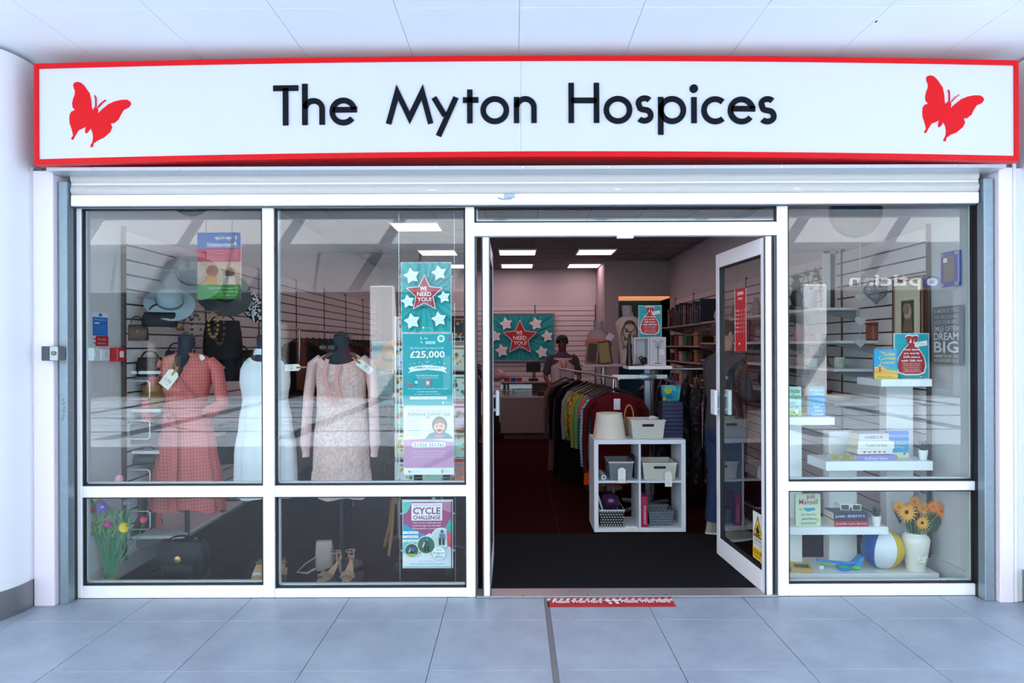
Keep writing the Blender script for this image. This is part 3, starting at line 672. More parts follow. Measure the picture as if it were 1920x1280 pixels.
strip(mb,[(-.115,-.075,1.12),(-.07,-.145,1.06),(-.02,-.168,1.02),(-.005,-.18,.94),(.005,-.20,.75),(.012,-.225,.55),(.015,-.235,.40)],.045); strip(mb,[(-.02,-.15,1.03),(-.05,-.17,1.0),(-.075,-.172,1.05),(-.03,-.155,1.06)],.03); dr1.add('belt_tie',mb,ginghamc2,under=bl,smooth=True)
mb=MB(); strip(mb,[(-.17,-.05,.42),(-.175,-.06,.30),(-.172,-.06,.235)],.04); dr1.add('hem_tie',mb,ginghamc2)
nk=Th('necklace','thin silver chain necklace with pendant on the coral dressed mannequin','necklace',(x1,Ym,1.42))
mb=MB(); mb.tube([(-.062,-.02,.10),(-.06,-.062,.04),(-.04,-.095,-.02),(0,-.128,-.07),(.04,-.095,-.02),(.058,-.062,.04),(.06,-.02,.10)],.003,6); nk.add('chain',mb,steel,smooth=True)
mb=MB(); mb.ball((0,-.137,-.085),(.008,.006,.016),8); nk.add('pendant',mb,steel,smooth=True)
def price_tag(px,py,Y,ang,label,txt='',w=.075,h=.125,peg=True,sidecol='#e9e7e2',ry=0):
    t=Th('price_tag',label,'tag',(X(px,Y),Y,Z(py,Y)),rot=(0,ang,ry))
    mb=MB(); c=.018; mb.prism([(-w/2,0),(w/2,0),(w/2,h-c),(w/2-c,h),(-w/2+c,h),(-w/2,h-c)],-.001,.001); t.add('card',mb,mat('#eceae6',.5))
    p=Print(60,100,w*.8,h*.7); 
    if txt: p.text(txt,6,42,54,66,'#55504c')
    p.disc(30,6,3,'#4a3a30'); p.rect(14,80,46,83,'#9a9894'); p.mb.v=[(a,b-.0015,q+.01) for a,b,q in p.mb.v]; t.add('writing',p.mb,p.mats())
    if peg: 
        mb=MB(); mb.rbox(-.006,.006,-.012,-.002,h-.03,h+.035,.002); mb.rbox(-.006,.006,.003,.011,h-.028,h+.035,.002); t.add('peg',mb,mat('#a8713c',.6),label='small wooden clothes peg')
    return t
price_tag(306,722,Ym-.175,math.radians(38),'white price tag pegged to the coral dress','2.00',.08,.13)
price_tag(381,672,Ym-.09,math.radians(-30),'small white tag at the left shoulder of the coral dress','',.03,.045,False)
# white dress
x2=X(497,Ym); mannequin(x2,Ym,'dark mannequin in the white sleeveless dress behind the mullion')
wd=Th('dress','plain white sleeveless long dress partly behind the white mullion','dress',(x2,Ym,0))
prof=[(.40,.225,.17),(.75,.215,.16),(1.0,.185,.135),(1.15,.160,.125),(1.28,.178,.14),(1.36,.175,.125),(1.42,.15,.085),(1.46,.115,.07),(1.485,.078,.062)]
def zt(th): c=math.cos(th); return 1.482-(.06*max(0,c)**2)-.13*max(0,abs(math.sin(th))**14)
mb=shell(prof,zt,lambda th:.46+.01*math.sin(4*th),72,34,.035,11,1.25); wd.add('body',mb,mat('#e9edf5',.8,0,.03),smooth=True)
mb=MB(); n=32; mb.loft([[(r*math.sin(2*PI*i/n),-r*.85*math.cos(2*PI*i/n),z) for i in range(n)] for r,z in ((.085,1.472),(.068,1.515))],caps=False); wd.add('collar',mb,mat('#dfe3ee',.8),smooth=True)
mb=MB(); mb.ball((-.115,-.088,1.435),(.014,.01,.009),10); wd.add('button',mb,black,smooth=True)
price_tag(534,688,Ym-.16,math.radians(88),'white price tag pegged sideways to the white dress','5.00',.045,.11)
# pink lace dress
x3=X(640,Ym); mannequin(x3,Ym,'dark mannequin in the pale pink lace dress')
pdm=blotch_mat('pale_pink_lace',['#deb9b2','#e4c3bc','#dab1ab','#e8cdc7'],70,.9)
pd=Th('dress','pale pink lace dress with long sheer sleeves','dress',(x3,Ym,0))
prof=[(.40,.225,.165),(.62,.215,.155),(.62+.02,.205,.15),(.85,.20,.15),(1.05,.178,.13),(1.2,.175,.13),(1.32,.182,.14),(1.40,.178,.11),(1.44,.165,.085),(1.47,.12,.07),(1.487,.085,.062)]
def zt(th): c=math.cos(th); return 1.486-(.085*max(0,c)**1.5)
mb=shell(prof,zt,lambda th:.455+.01*math.sin(6*th),80,40,.02,10,1.0); pd.add('body',mb,pdm,smooth=True)
for s_ in (-1,1):
    mb=MB(); mb.tube([(s_*.15,0,1.445),(s_*.205,0,1.40),(s_*.232,-.01,1.2),(s_*.242,-.03,1.0),(s_*.25,-.04,.84),(s_*.245,-.045,.765)],[.045,.056,.052,.05,.052,.034],16,.7); sl=pd.add('sleeve',mb,mat('#ddb7b4',.8,0,.06,60),smooth=True)
    mb=MB(); mb.tube([(s_*.245,-.045,.768),(s_*.244,-.046,.74)],[.036,.036],16,.7); pd.add('cuff',mb,pdm,under=sl,smooth=True)
mb=MB(); strip(mb,[(-.07,-.115,1.44),(-.085,-.15,1.33),(-.055,-.165,1.22),(-.03,-.16,1.12)],.03); strip(mb,[(.02,-.13,1.40),(.0,-.158,1.3),(.02,-.16,1.2),(.045,-.15,1.13)],.03); pd.add('ruffle',mb,mat('#d99c9c',.8),smooth=True,label='darker pink ruffle down the front')
price_tag(696,696,Ym-.12,math.radians(-52),'white price tag pegged to the shoulder of the pink lace dress','7.00',.05,.125)
gl=Th('sunglasses','dark round sunglasses hooked at the neck of the pink lace dress','sunglasses',(X(618,Ym),Ym-.06,Z(650,Ym)))
mb=MB(); mb.ball((-.022,-.03,.0),(.026,.006,.022),12); mb.ball((.036,-.03,.0),(.026,.006,.022),12); gl.add('lenses',mb,mat('#22252b',.1),smooth=True)
mb=MB(); mb.tube([(-.05,-.028,.008),(-.05,.03,.012)],.003,6); mb.tube([(.064,-.028,.008),(.064,.03,.012)],.003,6); mb.tube([(.003,-.03,.006),(.012,-.03,.006)],.004,6); gl.add('frame',mb,black,smooth=True)
for o_ in list(C.objects):                       # the three dressed figures stand a little smaller and nearer the glass
    n_=o_.name.split('.')[0]
    if o_.parent is None and n_ in ('dress','necklace','mannequin'):
        o_.scale=(.963,.963,.998 if n_=='mannequin' else .963)
        if n_!='mannequin': o_.location.z=1.53-(1.53-o_.location.z)*.963
# ---------------------------------------------------------------- bags, shoes
def bag(name,label,cat,loc,w,d,h,m,rz=0,taper=.85,handle=.12,flap=True,clasp=None,group=None,hr=.006):
    t=Th(name,label,cat,loc,rz,group)
    mb=MB(); rg=[]
    for k,(f,z) in enumerate(((.9,0),(1,.06),(1.02,.4),(.96,.75),(taper,.97),(taper*.9,1.0))):
        a,b=w/2*f,d/2*(f if z<.8 else f*.6); n=20
        rg.append([(math.copysign(abs(math.cos(2*PI*i/n))**.5,math.cos(2*PI*i/n))*a,math.copysign(abs(math.sin(2*PI*i/n))**.5,math.sin(2*PI*i/n))*b,z*h) for i in range(n)])
    mb.loft(rg); t.add('body',mb,m,smooth=True)
    if flap:
        mb=MB(); fp=[]
        for i in range(9):
            a=PI*i/8; fp.append([(w*.42*taper*1.05,0,0)])
        mb.loft([[( -w/2*taper*q, y, z*h),( w/2*taper*q, y, z*h)] for q,y,z in ((.98,d*.1,1.02),(1.0,-d*.35,1.0),(1.04,-d*.5,.85),(.98,-d*.54,.6),(.6,-d*.54,.48))],caps=False,closed=False); t.add('flap',mb,m,smooth=True)
    if clasp:
        mb=MB(); mb.m=Matrix.Translation((0,-d*.56,h*.58))@Matrix.Rotation(PI/2,4,'X'); mb.lathe([(clasp,0),(clasp,.006),(clasp*.5,.01)],18); t.add('clasp',mb,mat('#c79a55',.3,.9),smooth=True,label='gold clasp')
    if handle:
        mb=MB(); mb.tube([(w*.3*math.cos(a),0,h*.97+handle*math.sin(a)) for a in [PI*i/12 for i in range(13)]],hr,8); t.add('handle',mb,m,smooth=True)
    return t
bk=mat('#0b0d12',.5,0,.06,14,spec=.2)
yb=.36
b1=bag('backpack','black leather backpack bag with gold clasp on the window floor','bag',(X(343,yb),yb,0),S(92,yb),.14,S(72,yb),bk,clasp=.022,handle=.035)
mb=MB(); mb.tube([(-.15,-.02,.02),(-.21,-.02,.03),(-.2,-.02,.06),(-.13,-.03,.08)],.008,8); mb.tube([(.15,-.02,.2),(.19,-.02,.12),(.15,-.03,.03)],.008,8); b1.add('shoulder_strap',mb,bk,smooth=True)
mb=MB()
for sx in (-.07,.08): mb.tube([(sx,-.02,.255),(sx+.008,-.02,.275),(sx+.02,-.02,.265)],.004,6)
b1.add('buckle',mb,mat('#c79a55',.3,.9),smooth=True)
mb=MB(); mb.rbox(-.10,.10,-.092,-.07,.02,.12,.02); b1.add('pocket',mb,bk,smooth=True)
nude=mat('#c39d7c',.5,0,.04); nude2=mat('#9c8078',.55,0,.05)
def sandal(loc,rz,label,m,group=None,hh=.10):
    t=Th('sandal',label,'shoe',loc,rz,group)        # toe at -y, heel at +y
    L=.21; mb=MB(); rg=[]
    for i in range(15):
        s_=i/14; y=-L/2+L*s_; w=.038*(math.sin(PI*min(1,.12+s_*1.05))**.5 if s_<.95 else .6); w=max(.012,w*(1-.3*s_)); z=.012+hh*(max(0,s_-.32)/.68)**1.4
        rg.append([(-w,y,z),(w,y,z),(w,y,z-.008),(-w,y,z-.008)])
    mb.loft(rg); t.add('sole',mb,mat('#b08a68',.5),smooth=True)
    mb=MB(); mb.tube([(0,L/2-.02,hh+.0),(0,L/2+.0,.0)],[.017,.008],10); t.add('heel',mb,m,smooth=True)
    for k,(y0,wd_,zz) in enumerate(((-.06,.042,.045),(-.035,.04,.05))):
        mb=MB(); strip(mb,[(-wd_,y0,.012),(-wd_*.8,y0-.01,zz*.8),(0,y0-.01,zz),(wd_*.8,y0-.01,zz*.8),(wd_,y0,.012)],.016,.003); t.add('strap',mb,m,smooth=True)
    mb=MB(); mb.tube([(.03*math.cos(a),L/2-.05+.035*math.sin(a),hh+.055) for a in [2*PI*i/14 for i in range(14)]],.004,6,closed=True); mb.tube([(-.02,L/2-.02,hh),(-.012,L/2-.015,hh+.055)],.005,6); mb.tube([(.02,L/2-.02,hh),(.012,L/2-.015,hh+.055)],.005,6); t.add('ankle_strap',mb,m,smooth=True)
    return t
ys=.33
tr=MB(); tr.rbox(-.13,.14,-.1,.1,0,.012,.004); tr.v=[tuple(Matrix.Rotation(.15,4,'Z')@Vector(p)+Vector((X(640,ys),ys,0))) for p in tr.v]; solo('shoe_tray',tr,mat('#1c1e24',.5),'black square tray under the strappy sandals','tray')
sandal((X(618,ys),ys-.01,.013),-.45,'strappy nude heeled sandal, the left one on the black tray',nude2)
sandal((X(652,ys),ys+.01,.013),0.05,'strappy nude heeled sandal, the right one on the black tray',nude2)
hb=bag('handbag','small mauve handbag standing behind the strappy sandals','bag',(X(607,.52),.52,0),.12,.06,.2,mat('#a08c8c',.5),rz=.1,handle=0)
mb=MB(); mb.tube([(-.05,-.03,.1),(-.12,-.05,.06),(-.17,-.06,.01),(-.10,-.08,.008),(-.05,-.06,.03)],.008,8,.5); hb.add('shoulder_strap',mb,mat('#a08c8c',.5),smooth=True)
ys=.30
def court(px,label,rz):
    t=Th('court_shoe',label,'shoe',(X(px,ys),ys,.02),rz)
    mb=MB(); rg=[]
    for i in range(13):
        s_=i/12; y=-.11+.2*s_; w=.036*math.sin(PI*min(1,.15+s_*.95))**.5; z0=.004+.05*max(0,s_-.3); h=.025+.05*s_
        n=12; rg.append([(w*math.cos(2*PI*k/n),y,z0+h/2+h/2*math.sin(2*PI*k/n)) for k in range(n)])
    mb.loft(rg); t.add('upper',mb,nude,smooth=True)
    mb=MB(); mb.ball((0,.05,.085),(.026,.035,.012),10); t.add('lining',mb,mat('#7d6654',.7),smooth=True)
    mb=MB(); mb.tube([(0,.075,.04),(0,.08,-.018)],[.02,.014],10); t.add('heel',mb,nude,smooth=True)
    mb=MB(); mb.rbox(-.025,.025,-.06,-.055,.02,.055,.003); t.add('price_label',mb,mat('#c9d2d8',.4))
mb=MB(); mb.lathe([(.15,0),(.15,.008),(.16,.012),(.158,.018),(.01,.019)],36,(X(497,ys),ys,0)); solo('display_plate',mb,mat('#3b3e44',.2,.7),'round shiny dark plate under the beige court shoes','tray',smooth=True)
court(483,'beige court shoe left of the mullion on the round plate',.2); court(520,'beige court shoe right of the mullion on the round plate',-.2)
# ---------------------------------------------------------------- bunch of artificial flowers, bottom left
yf=.125; fx=X(204,yf)
fb=Th('flower_bunch','bunch of artificial flowers on long green stems tied with a band','flowers',(fx,yf,0))
gr=mat('#2f8a5e',.6,0,.15,8); gr2=mat('#5d8f52',.6,0,.15,8)
def petals(mb,c,r,n,w,up=.3,layers=1,tilt=0):
    for l in range(layers):
        rl=r*(1-.25*l)
        for i in range(n):
            a=2*PI*(i+.5*l)/n; dx,dz=math.cos(a),math.sin(a); px_,pz_=-dz,dx
            y=c[1]-.004*l; y2=c[1]-up*rl*(1+l)
            mb.add([(c[0],y,c[2]),(c[0]+dx*rl*.5+px_*w,y2*.5+y*.5,c[2]+dz*rl*.5+pz_*w),(c[0]+dx*rl,y2,c[2]+dz*rl),(c[0]+dx*rl*.5-px_*w,y2*.5+y*.5,c[2]+dz*rl*.5-pz_*w)],[(0,1,2,3)])
heads=[(197,945,'#6a56c8',.040,14,4),(165,952,'#c02a58',.022,8,3),(176,979,'#d83a58',.030,9,4),(206,977,'#b83a88',.028,9,4),(236,984,'#e8cc1e',.036,14,3),(272,970,'#e0405c',.024,8,3),(228,893,'#e9a8bc',.030,9,3),(238,938,'#b878b8',.018,8,2),(168,935,'#cdd088',.03,8,2),(247,935,'#8a7aa8',.022,8,2),(182,930,'#e8e0a0',.02,8,2)]
for i,(px_,py_,c_,r_,n_,l_) in enumerate(heads):
    px_=max(px_,178)
    yy=yf-.03+.02*(i%3); c=(X(px_,yy)-fx,yy-yf-.02,Z(py_,yy)); mb=MB(); petals(mb,c,r_,n_,r_*.3,.35,l_); hd=fb.add('flower',mb,mat(c_,.6,0,.1,40))
    mb=MB(); mb.ball((c[0],c[1]-.006,c[2]),r_*.3,8); fb.add('flower_centre',mb,mat('#d8c040' if i in(0,4) else c_,.7),under=hd)
    mb=MB(); bx=(px_-204)*.0009; mb.tube([(c[0],c[1]+.01,c[2]),(c[0]*.75+bx*.2,0.0,.34 if c[2]>.42 else .25),(bx*.5,0,.12),(bx*.75,0,.0)],.0032,5); fb.add('stem',mb,gr,smooth=True)
mb=MB()
for i in range(34):
    a=rnd.uniform(0,2*PI); r0=.042*math.sqrt(rnd.random()); tx=rnd.uniform(-.12,.12); mb.tube([(r0*math.cos(a)*1.1,r0*math.sin(a),0),(r0*math.cos(a)*.7,r0*math.sin(a)*.7,.09),(tx*.45,r0*math.sin(a),.26),(tx,r0*math.sin(a)*1.2,rnd.uniform(.36,.52))],.003,4)
fb.add('stem_bunch',mb,gr,smooth=True,kind='stuff')
mb=MB()
for i in range(60):
    a=rnd.uniform(-.14,.14); z=rnd.uniform(.33,.55); mb.add([(a,-.03,z),(a+rnd.uniform(.0,.02),-.04,z+.02),(a+rnd.uniform(-.03,.03),-.03,z+.055),(a-.012,-.035,z+.02)],[(0,1,2,3)])
fb.add('leaves',mb,gr2,kind='stuff')
mb=MB(); mb.tube([(.036*math.cos(a),.036*math.sin(a),.085) for a in [2*PI*i/20 for i in range(20)]],.004,6,closed=True); fb.add('tie_band',mb,mat('#b8862c',.6),smooth=True)
# ================================================================ POSTERS HUNG IN THE WINDOW
TE='#16a3ab'
def rays(p,cx,cy,a,b,n=26):
    p.rect(0,0,p.W,p.H,a)
    def clip(t):
        dx,dy=math.cos(t),math.sin(t); s=1e9
        if dx>1e-6: s=min(s,(p.W-cx)/dx)
        if dx<-1e-6: s=min(s,-cx/dx)
        if dy>1e-6: s=min(s,(p.H-cy)/dy)
        if dy<-1e-6: s=min(s,-cy/dy)
        return (cx+dx*s,cy+dy*s)
    for i in range(n):
        t0=2*PI*i/n; t1=t0+PI/n; q,r=clip(t0),clip(t1); p.poly([(cx,cy),q,r][::-1],b)
        if i%2: 
            t2=t1-.03; p.poly([clip(t1-.05),(cx,cy),clip(t1)],'#0e8f9c')
def need_you(p,stars,red,fs=1.0):
    cx,cy,R=red; sx=1.0
    rays(p,cx,cy,'#23b5b1','#14a0a6')
    for x,y,r in stars:
        p.star(x+1.5,y+1.8,r,'#0d7f8c',inner=.55,a0=PI/2+.2); p.star(x,y,r,'#eef6f8',inner=.55,a0=PI/2+.2)
        for q,tx in ((-2,'helping us to'),(2.5,'grow and care')): p.text(tx,x-r*.5,y+q-1.2,x+r*.5,y+q+1.2,'#7fa9ae')
    p.star(cx+2,cy+3,R*1.04,'#0d7684',inner=.47); p.star(cx,cy,R,'#f5eeee',inner=.48); p.star(cx,cy,R*.93,'#b42b3a',inner=.47)
    p.text('WE',cx-R*.22,cy-R*.38,cx+R*.13,cy-R*.16,'#ffffff',.02); p.text('NEED',cx-R*.37,cy-R*.10,cx+R*.36,cy+R*.12,'#ffffff',.02); p.text('YOU!',cx-R*.36,cy+R*.18,cx+R*.36,cy+R*.40,'#ffffff',.02)
    p.text('Join us in helping to',cx-R*.34,cy+R*.46,cx+R*.34,cy+R*.52,'#f3dadd'); p.text('grow your local hospice',cx-R*.40,cy+R*.56,cx+R*.40,cy+R*.62,'#f3dadd')
def lottery(p):
    p.rect(0,0,93,134,TE); p.disc(72,9,7,'#f2fbfb'); p.disc(72,9,4,'#4fb8bd'); p.poly([(82,17),(90,10),(91,3),(86,11)],'#d8435c'); p.rect(43,14,61,19,'#bfe6e8'); p.text('LOTTERY',45,15,59,18,TE,.01)
    for a,b,c,d in ((33,6,35,12),(40,8,46,10),(33,15,37,18)): p.poly([(a,b),(c,d),(c+1,d-1.5),(a+1,b-1)],'#e6f7f7')
    p.text('Play Online for Your Chance to Win',14,25,78,29,'#ffffff'); p.text('£25,000',14,32,79,47,'#ffffff',.02); p.text('in our',42,50,51,52.5,'#dff4f4')
    for i in range(9): p.disc(14+7.8*i+(i%3),57-(i*7%5),1,'#dff4f4',6)
    pts=[(11,64),(18,61),(46,58),(76,61),(83,64),(79,68),(84,73),(74,70),(46,67),(20,70),(10,73),(15,68)]
    p.poly(pts,'#eafafa'); p.text('SUMMER JACKPOT',20,61,73,66.5,TE,.01)
    p.text('Grand Prize Draw this summer',26,76,68,79.5,'#ffffff'); p.text('for local hospice care',28,81,66,84,'#e6f7f7')
    p.disc(15,91,9,'#d8435c',ry=5); p.disc(16.5,89,8.5,TE,ry=5.5); p.disc(26,90,3,'#bfe6e8',8)
    p.rect(43,86,52,97,'#d9788a'); p.rect(45,88.5,50,94.5,'#f3dfe4')
    p.text('To enter please ask a member of the team,',10,101,84,104,'#ffffff'); p.text('or visit our website',28,106,66,109,'#e6f7f7'); p.text('to play online today',22,111,72,113.5,'#e6f7f7')
    p.rect(14,117,83,122,'#f2fbfb'); p.text('www.mytonhospice.org/jackpot',18,118.2,79,121,'#2a6a7a'); p.disc(76,128,2,'#eafafa',8); p.text('Myton',80,127,89,129,'#bfe6e8'); p.text('Play responsibly',8,131,28,132.6,'#9fd6da')
def support(p):
    p.rect(0,0,93,127,'#eef0f4'); p.text('THE MYTON HOSPICES',6,5,86,10,'#aab0b8'); p.text('TELEPHONE SUPPORT LINE',6,11,87,17,'#77808a',.01)
    for i in range(8): p.text(('Have you recently','been bereaved?','Are you caring for','someone with a','life limiting illness?','Call us to chat','to one of our team','on the number below')[i],6,20+4.4*i,34-(i%3)*3,23+4.4*i,'#a9aeb6')
    p.poly([(40,60),(48,50),(60,47),(76,47),(86,52),(92,60)],'#5c8f92'); p.poly([(58,52),(76,52),(73,58),(60,58)],'#d87a92'); p.disc(67,34,14,'#8f6f5e',ry=16); p.disc(67,37,10.5,'#e6b8a0',ry=12.5); p.poly([(56,34),(58,25),(68,22),(77,26),(78,33),(68,29)],'#a58370'); p.disc(63,36,1.2,'#4a3a34',8); p.disc(71,36,1.2,'#4a3a34',8); p.disc(67,43.5,4,'#b8505a',12,ry=2); p.disc(45,20,2.5,'#dba9b4',8)
    p.poly([(0,62),(40,60),(93,66),(93,114),(0,114)],'#c795b8'); p.poly([(30,114),(93,80),(93,92),(50,114)],'#b780a8'); p.disc(20,71,5,'#f4f2f6'); p.disc(74,71,5,'#f4f2f6'); p.rect(20,66,74,76,'#f4f2f6'); p.text('01926 351761',19,67.5,75,74.5,'#6a6472',.01)
    for i in range(3): p.text(('Monday to Friday 9am to 5pm','Our line is open to anyone who needs','support, or someone to talk to'),16,82+5*i,78,85+5*i,'#ecd9e6') if False else p.text(('Monday to Friday 9am to 5pm','Our line is open to anyone who needs','support, or someone to talk to')[i],16,82+5*i,78,85+5*i,'#ecd9e6')
    p.poly([(9,119),(13,121),(12,124),(9,122)],'#c2455e'); p.text('Myton Hospices',15,120,32,122.5,'#a7aab2'); p.rect(70,118,75,124,'#c8b86a'); p.text('Registered',77,120,88,122.5,'#a7aab2')
def cycle(p):
    p.rect(0,0,93,127,'#e4e9f2'); p.poly([(0,3),(93,3),(93,92),(70,74),(50,62),(36,70),(18,56),(0,62)],'#a5477a'); p.poly([(0,3),(16,3),(12,16),(6,24),(0,26)],'#5cc4bd'); p.poly([(60,3),(93,3),(93,24),(76,18)],'#bd7fa4')
    p.poly([(0,48),(5,44),(14,52),(30,60),(42,66),(50,68),(58,76),(40,86),(0,84)],'#149cc4'); p.poly([(93,34),(88,36),(82,48),(74,54),(93,66)],'#35b3ab'); p.poly([(0,80),(30,76),(50,90),(40,100),(10,98),(0,100)],'#6ec8c0')
    p.rect(16,5,74,38,'#f2f0f4'); p.text('THE MYTON HOSPICES',19,7.5,71,11,'#b79aac'); p.text('CYCLE',19,13,71,26,'#9a3f70',.025); p.text('CHALLENGE',19,28,71,36,'#9a3f70',.025)
    for i in range(3): p.text(('Take on the challenge and','cycle through the beautiful','Warwickshire countryside')[i],18,40.5+5.4*i,71,44+5.4*i,'#f4e8ef',.01)
    for i in range(3): p.rect(0,58+7.6*i,29,63+7.6*i,'#eef2f7'); p.text(('20km Route','50km Route','100 mile Route')[i],8-3*(i==2),59.4+7.6*i,27,62+7.6*i,'#a5477a')
    def pic(x,y,r,bgc,cols):
        p.disc(x,y,r,'#f4f6f9'); p.disc(x,y,r*.92,bgc); p.disc(x+r*.1,y-r*.62,r*.17,cols[0],10); p.poly([(x-r*.2,y-r*.42),(x+r*.4,y-r*.42),(x+r*.45,y+r*.15),(x-r*.25,y+r*.15)],cols[1]); p.rect(x-r*.22,y+r*.1,x+r*.02,y+r*.72,cols[2]); p.rect(x+r*.12,y+r*.1,x+r*.35,y+r*.72,cols[2]); p.poly([(x-r*.45,y+.2*r),(x-r*.2,y-.4*r),(x-.12*r,y-.2*r),(x-r*.3,y+.3*r)],'#e0b8a0')
    pic(72,70,19,'#c8d4d8',('#2f4a56','#4d7f9a','#22272c')); p.poly([(82,54),(90,60),(91,80),(84,88)],'#e04a5c'); pic(44,83,17.5,'#2f7048',('#2a7fc0','#334a66','#1c2228')); pic(17,93,13.5,'#33555a',('#30363a','#43608a','#22262c')); p.poly([(6,99),(26,99),(24,104),(10,104)],'#9bc04c')
    p.disc(68,98,13,'#7fc8c4'); p.disc(68,98,12.3,'#eef2f7'); p.text('3rd',64,89,72,93,'#a5477a'); p.text('August',57,95,79,100.5,'#4a4a58'); p.text('2025',61,102,75,107,'#4a4a58'); p.text('Sign up today at',30,111,60,114,'#b3b8c0'); p.text('www.mytonhospice.org/cycle',13,116,78,119.5,'#7a8090'); p.rect(0,122.5,93,124,'#5fb4c4'); p.rect(91,0,93,127,'#3a3a3e')
yp=.085
def poster(px0,px1,py0,py1,W,H,draw,label,Y=yp,rz=0,frame=False,name='poster',cat='poster',clips=True,pos=None):
    w=S(px1-px0,Y); h=S(py1-py0,Y); loc=pos or (X((px0+px1)/2,Y),Y,Z(py1,Y))
    t=Th(name,label,cat,loc,rz)
    mb=MB(); mb.box(-w/2-.004,w/2+.004,.0,.006,-.004,h+.004); t.add('acrylic_holder',mb,mat('#dfe3e8',.25))
    p=Print(W,H,w,h); draw(p); t.add('print',p.mb,p.mats(.35))
    if clips:
        for sx in (-1,1):
            for zz in (h*.25,h*.8):
                mb=MB(); mb.cyl((sx*(w/2+.008)-.007,.003,zz),(sx*(w/2+.008)+.007,.003,zz),.006,8); t.add('clip',mb,steel,smooth=True)
    return t
st1=[(20,25,16),(71,20,15),(80,65,12.5),(13.5,73,13.5),(21,110,16),(71,106.5,15)]
poster(753,845.5,492,621.5,92,130,lambda p:(need_you(p,st1,(44,59,36)),p.disc(42,122,2,'#e9f7f7',8),p.text('Myton Hospices',46,122,58,124,'#bfe6e8')),'teal recruiting poster with a big red star reading WE NEED YOU in the window')
poster(755,848,625,759.5,93,134,lottery,'teal lottery poster reading 25,000 pounds SUMMER JACKPOT hung in the window')
poster(757,849.5,762,888,93,127,support,'white and mauve telephone support line poster hung in the window')
poster(754.5,847,937,1063,93,127,cycle,'plum and turquoise CYCLE CHALLENGE poster in the low pane')
ck=Th('cable_display','pair of thin steel display cables holding the window posters','cable',(X(800,yp),yp,0))
for a in (748.5,852.5):
    mb=MB(); mb.cyl((X(a,yp+.004),yp+.004,.06),(X(a,yp+.004),yp+.004,2.36),.0016,6); ck.add('cable',mb,steel,world=True)
    mb=MB(); mb.cyl((X(a,yp+.004),yp+.004,.03),(X(a,yp+.004),yp+.004,.06),.007,8); mb.cyl((X(a,yp+.004),yp+.004,.0),(X(a,yp+.004),yp+.004,.03),.004,8); ck.add('tensioner',mb,steel,world=True,smooth=True)
# lottery poster on a stand deeper in the window
t=poster(699,793,640,757,93,134,lottery,'teal 25,000 pounds lottery poster on a floor stand behind the straw hat',Y=1.2,clips=False)
mb=MB(); mb.cyl((0,.012,-t.o.location[2]+.02),(0,.012,.0),.012,8); t.add('pole',mb,steel); mb=MB(); mb.lathe([(.12,0),(.12,.012),(.02,.02)],20,(0,.012,-t.o.location[2])); t.add('base',mb,black)
# straw hat on a wooden stand
yh=.95; hx=X(741,yh); hz=Z(668,yh)
ht=Th('hat_stand','bare wooden stand with three curved legs below the straw hat','stand',(hx,yh,0))
wd_=mat('#a0703c',.55,0,.12,14)
mb=MB(); mb.cyl((0,0,.35),(0,0,hz-.02),.014,8); ht.add('pole',mb,wd_,smooth=True)
for a in (.3,2.4,4.5):
    mb=MB(); c_,s_=math.cos(a),math.sin(a); mb.tube([(0,0,.42),(.05*c_,.05*s_,.36),(.07*c_,.07*s_,.2),(.12*c_,.12*s_,.05),(.14*c_,.14*s_,.005)],.012,8); ht.add('leg',mb,wd_,smooth=True)
def sunhat(name,label,loc,rot,m,band,r=.17,ch=.10,cr=.085,wave=.0):
    t=Th(name,label,'hat',loc,rot=rot); mb=MB(); rg=[]
    for rr,z in ((cr*.3,ch),(cr*.75,ch*.97),(cr*.93,ch*.8),(cr,ch*.25),(cr*1.05,.01),(r*.75,.0),(r,-.012),(r*.995,-.016),(r*.75,-.005),(cr,.0)):
        rg.append([(rr*math.cos(2*PI*i/32),rr*math.sin(2*PI*i/32)*.9,z+(wave*math.sin(4*PI*i/32) if rr>cr*1.2 else 0)) for i in range(32)])
    mb.loft(rg,caps=True); t.add('straw',mb,m,smooth=True)
    if 'straw' not in name: mb=MB(); c_=t.M@Vector((0,0,ch*.6)); mb.cyl(tuple(c_),(XL+.01,c_.y,c_.z),.006,6); t.add('hook',mb,steel,world=True)
    mb=MB(); mb.loft([[(q*math.cos(2*PI*i/32),q*math.sin(2*PI*i/32)*.9,z) for i in range(32)] for q,z in ((cr*1.07,.012),(cr*1.02,.035))],caps=False); t.add('band',mb,band,smooth=True)
    return t
sunhat('straw_hat','tan straw hat with dark band on the wooden stand',(hx,yh-.01,hz+.0),(.55,-.12,0),mat('#c79a62',.8,0,.1,60),mat('#4b4a4c',.7),r=.165,ch=.115,cr=.088)
# ---------------------------------------------------------------- greeting card spinner
yc=.62; cxp=X(812,yc)
sp=Th('card_spinner','white wire spinner rack on castors holding greeting cards behind the posters','card rack',(cxp,yc,0))
wr=mat('#dfe2e8',.35,.2)
mb=MB(); mb.cyl((0,0,.12),(0,0,1.72),.012,8); sp.add('pole',mb,wr,smooth=True)
for i in range(6):
    z=.56+.20*i; mb=MB()
    for zz in (z,z+.03):
        mb.tube([(-.24,-.10,zz),(.24,-.10,zz),(.24,.10,zz),(-.24,.10,zz)],.0025,5,closed=True)
    for k in range(13): xx=-.24+.04*k; mb.tube([(xx,-.10,z+.03),(xx,-.10,z),(xx,-.075,z)],.0018,4)
    sp.add('wire_pocket',mb,wr)
for sx in (-.245,.245):
    mb=MB(); mb.cyl((sx,-.09,.5),(sx,-.09,1.72),.004,6); sp.add('side_wire',mb,wr)
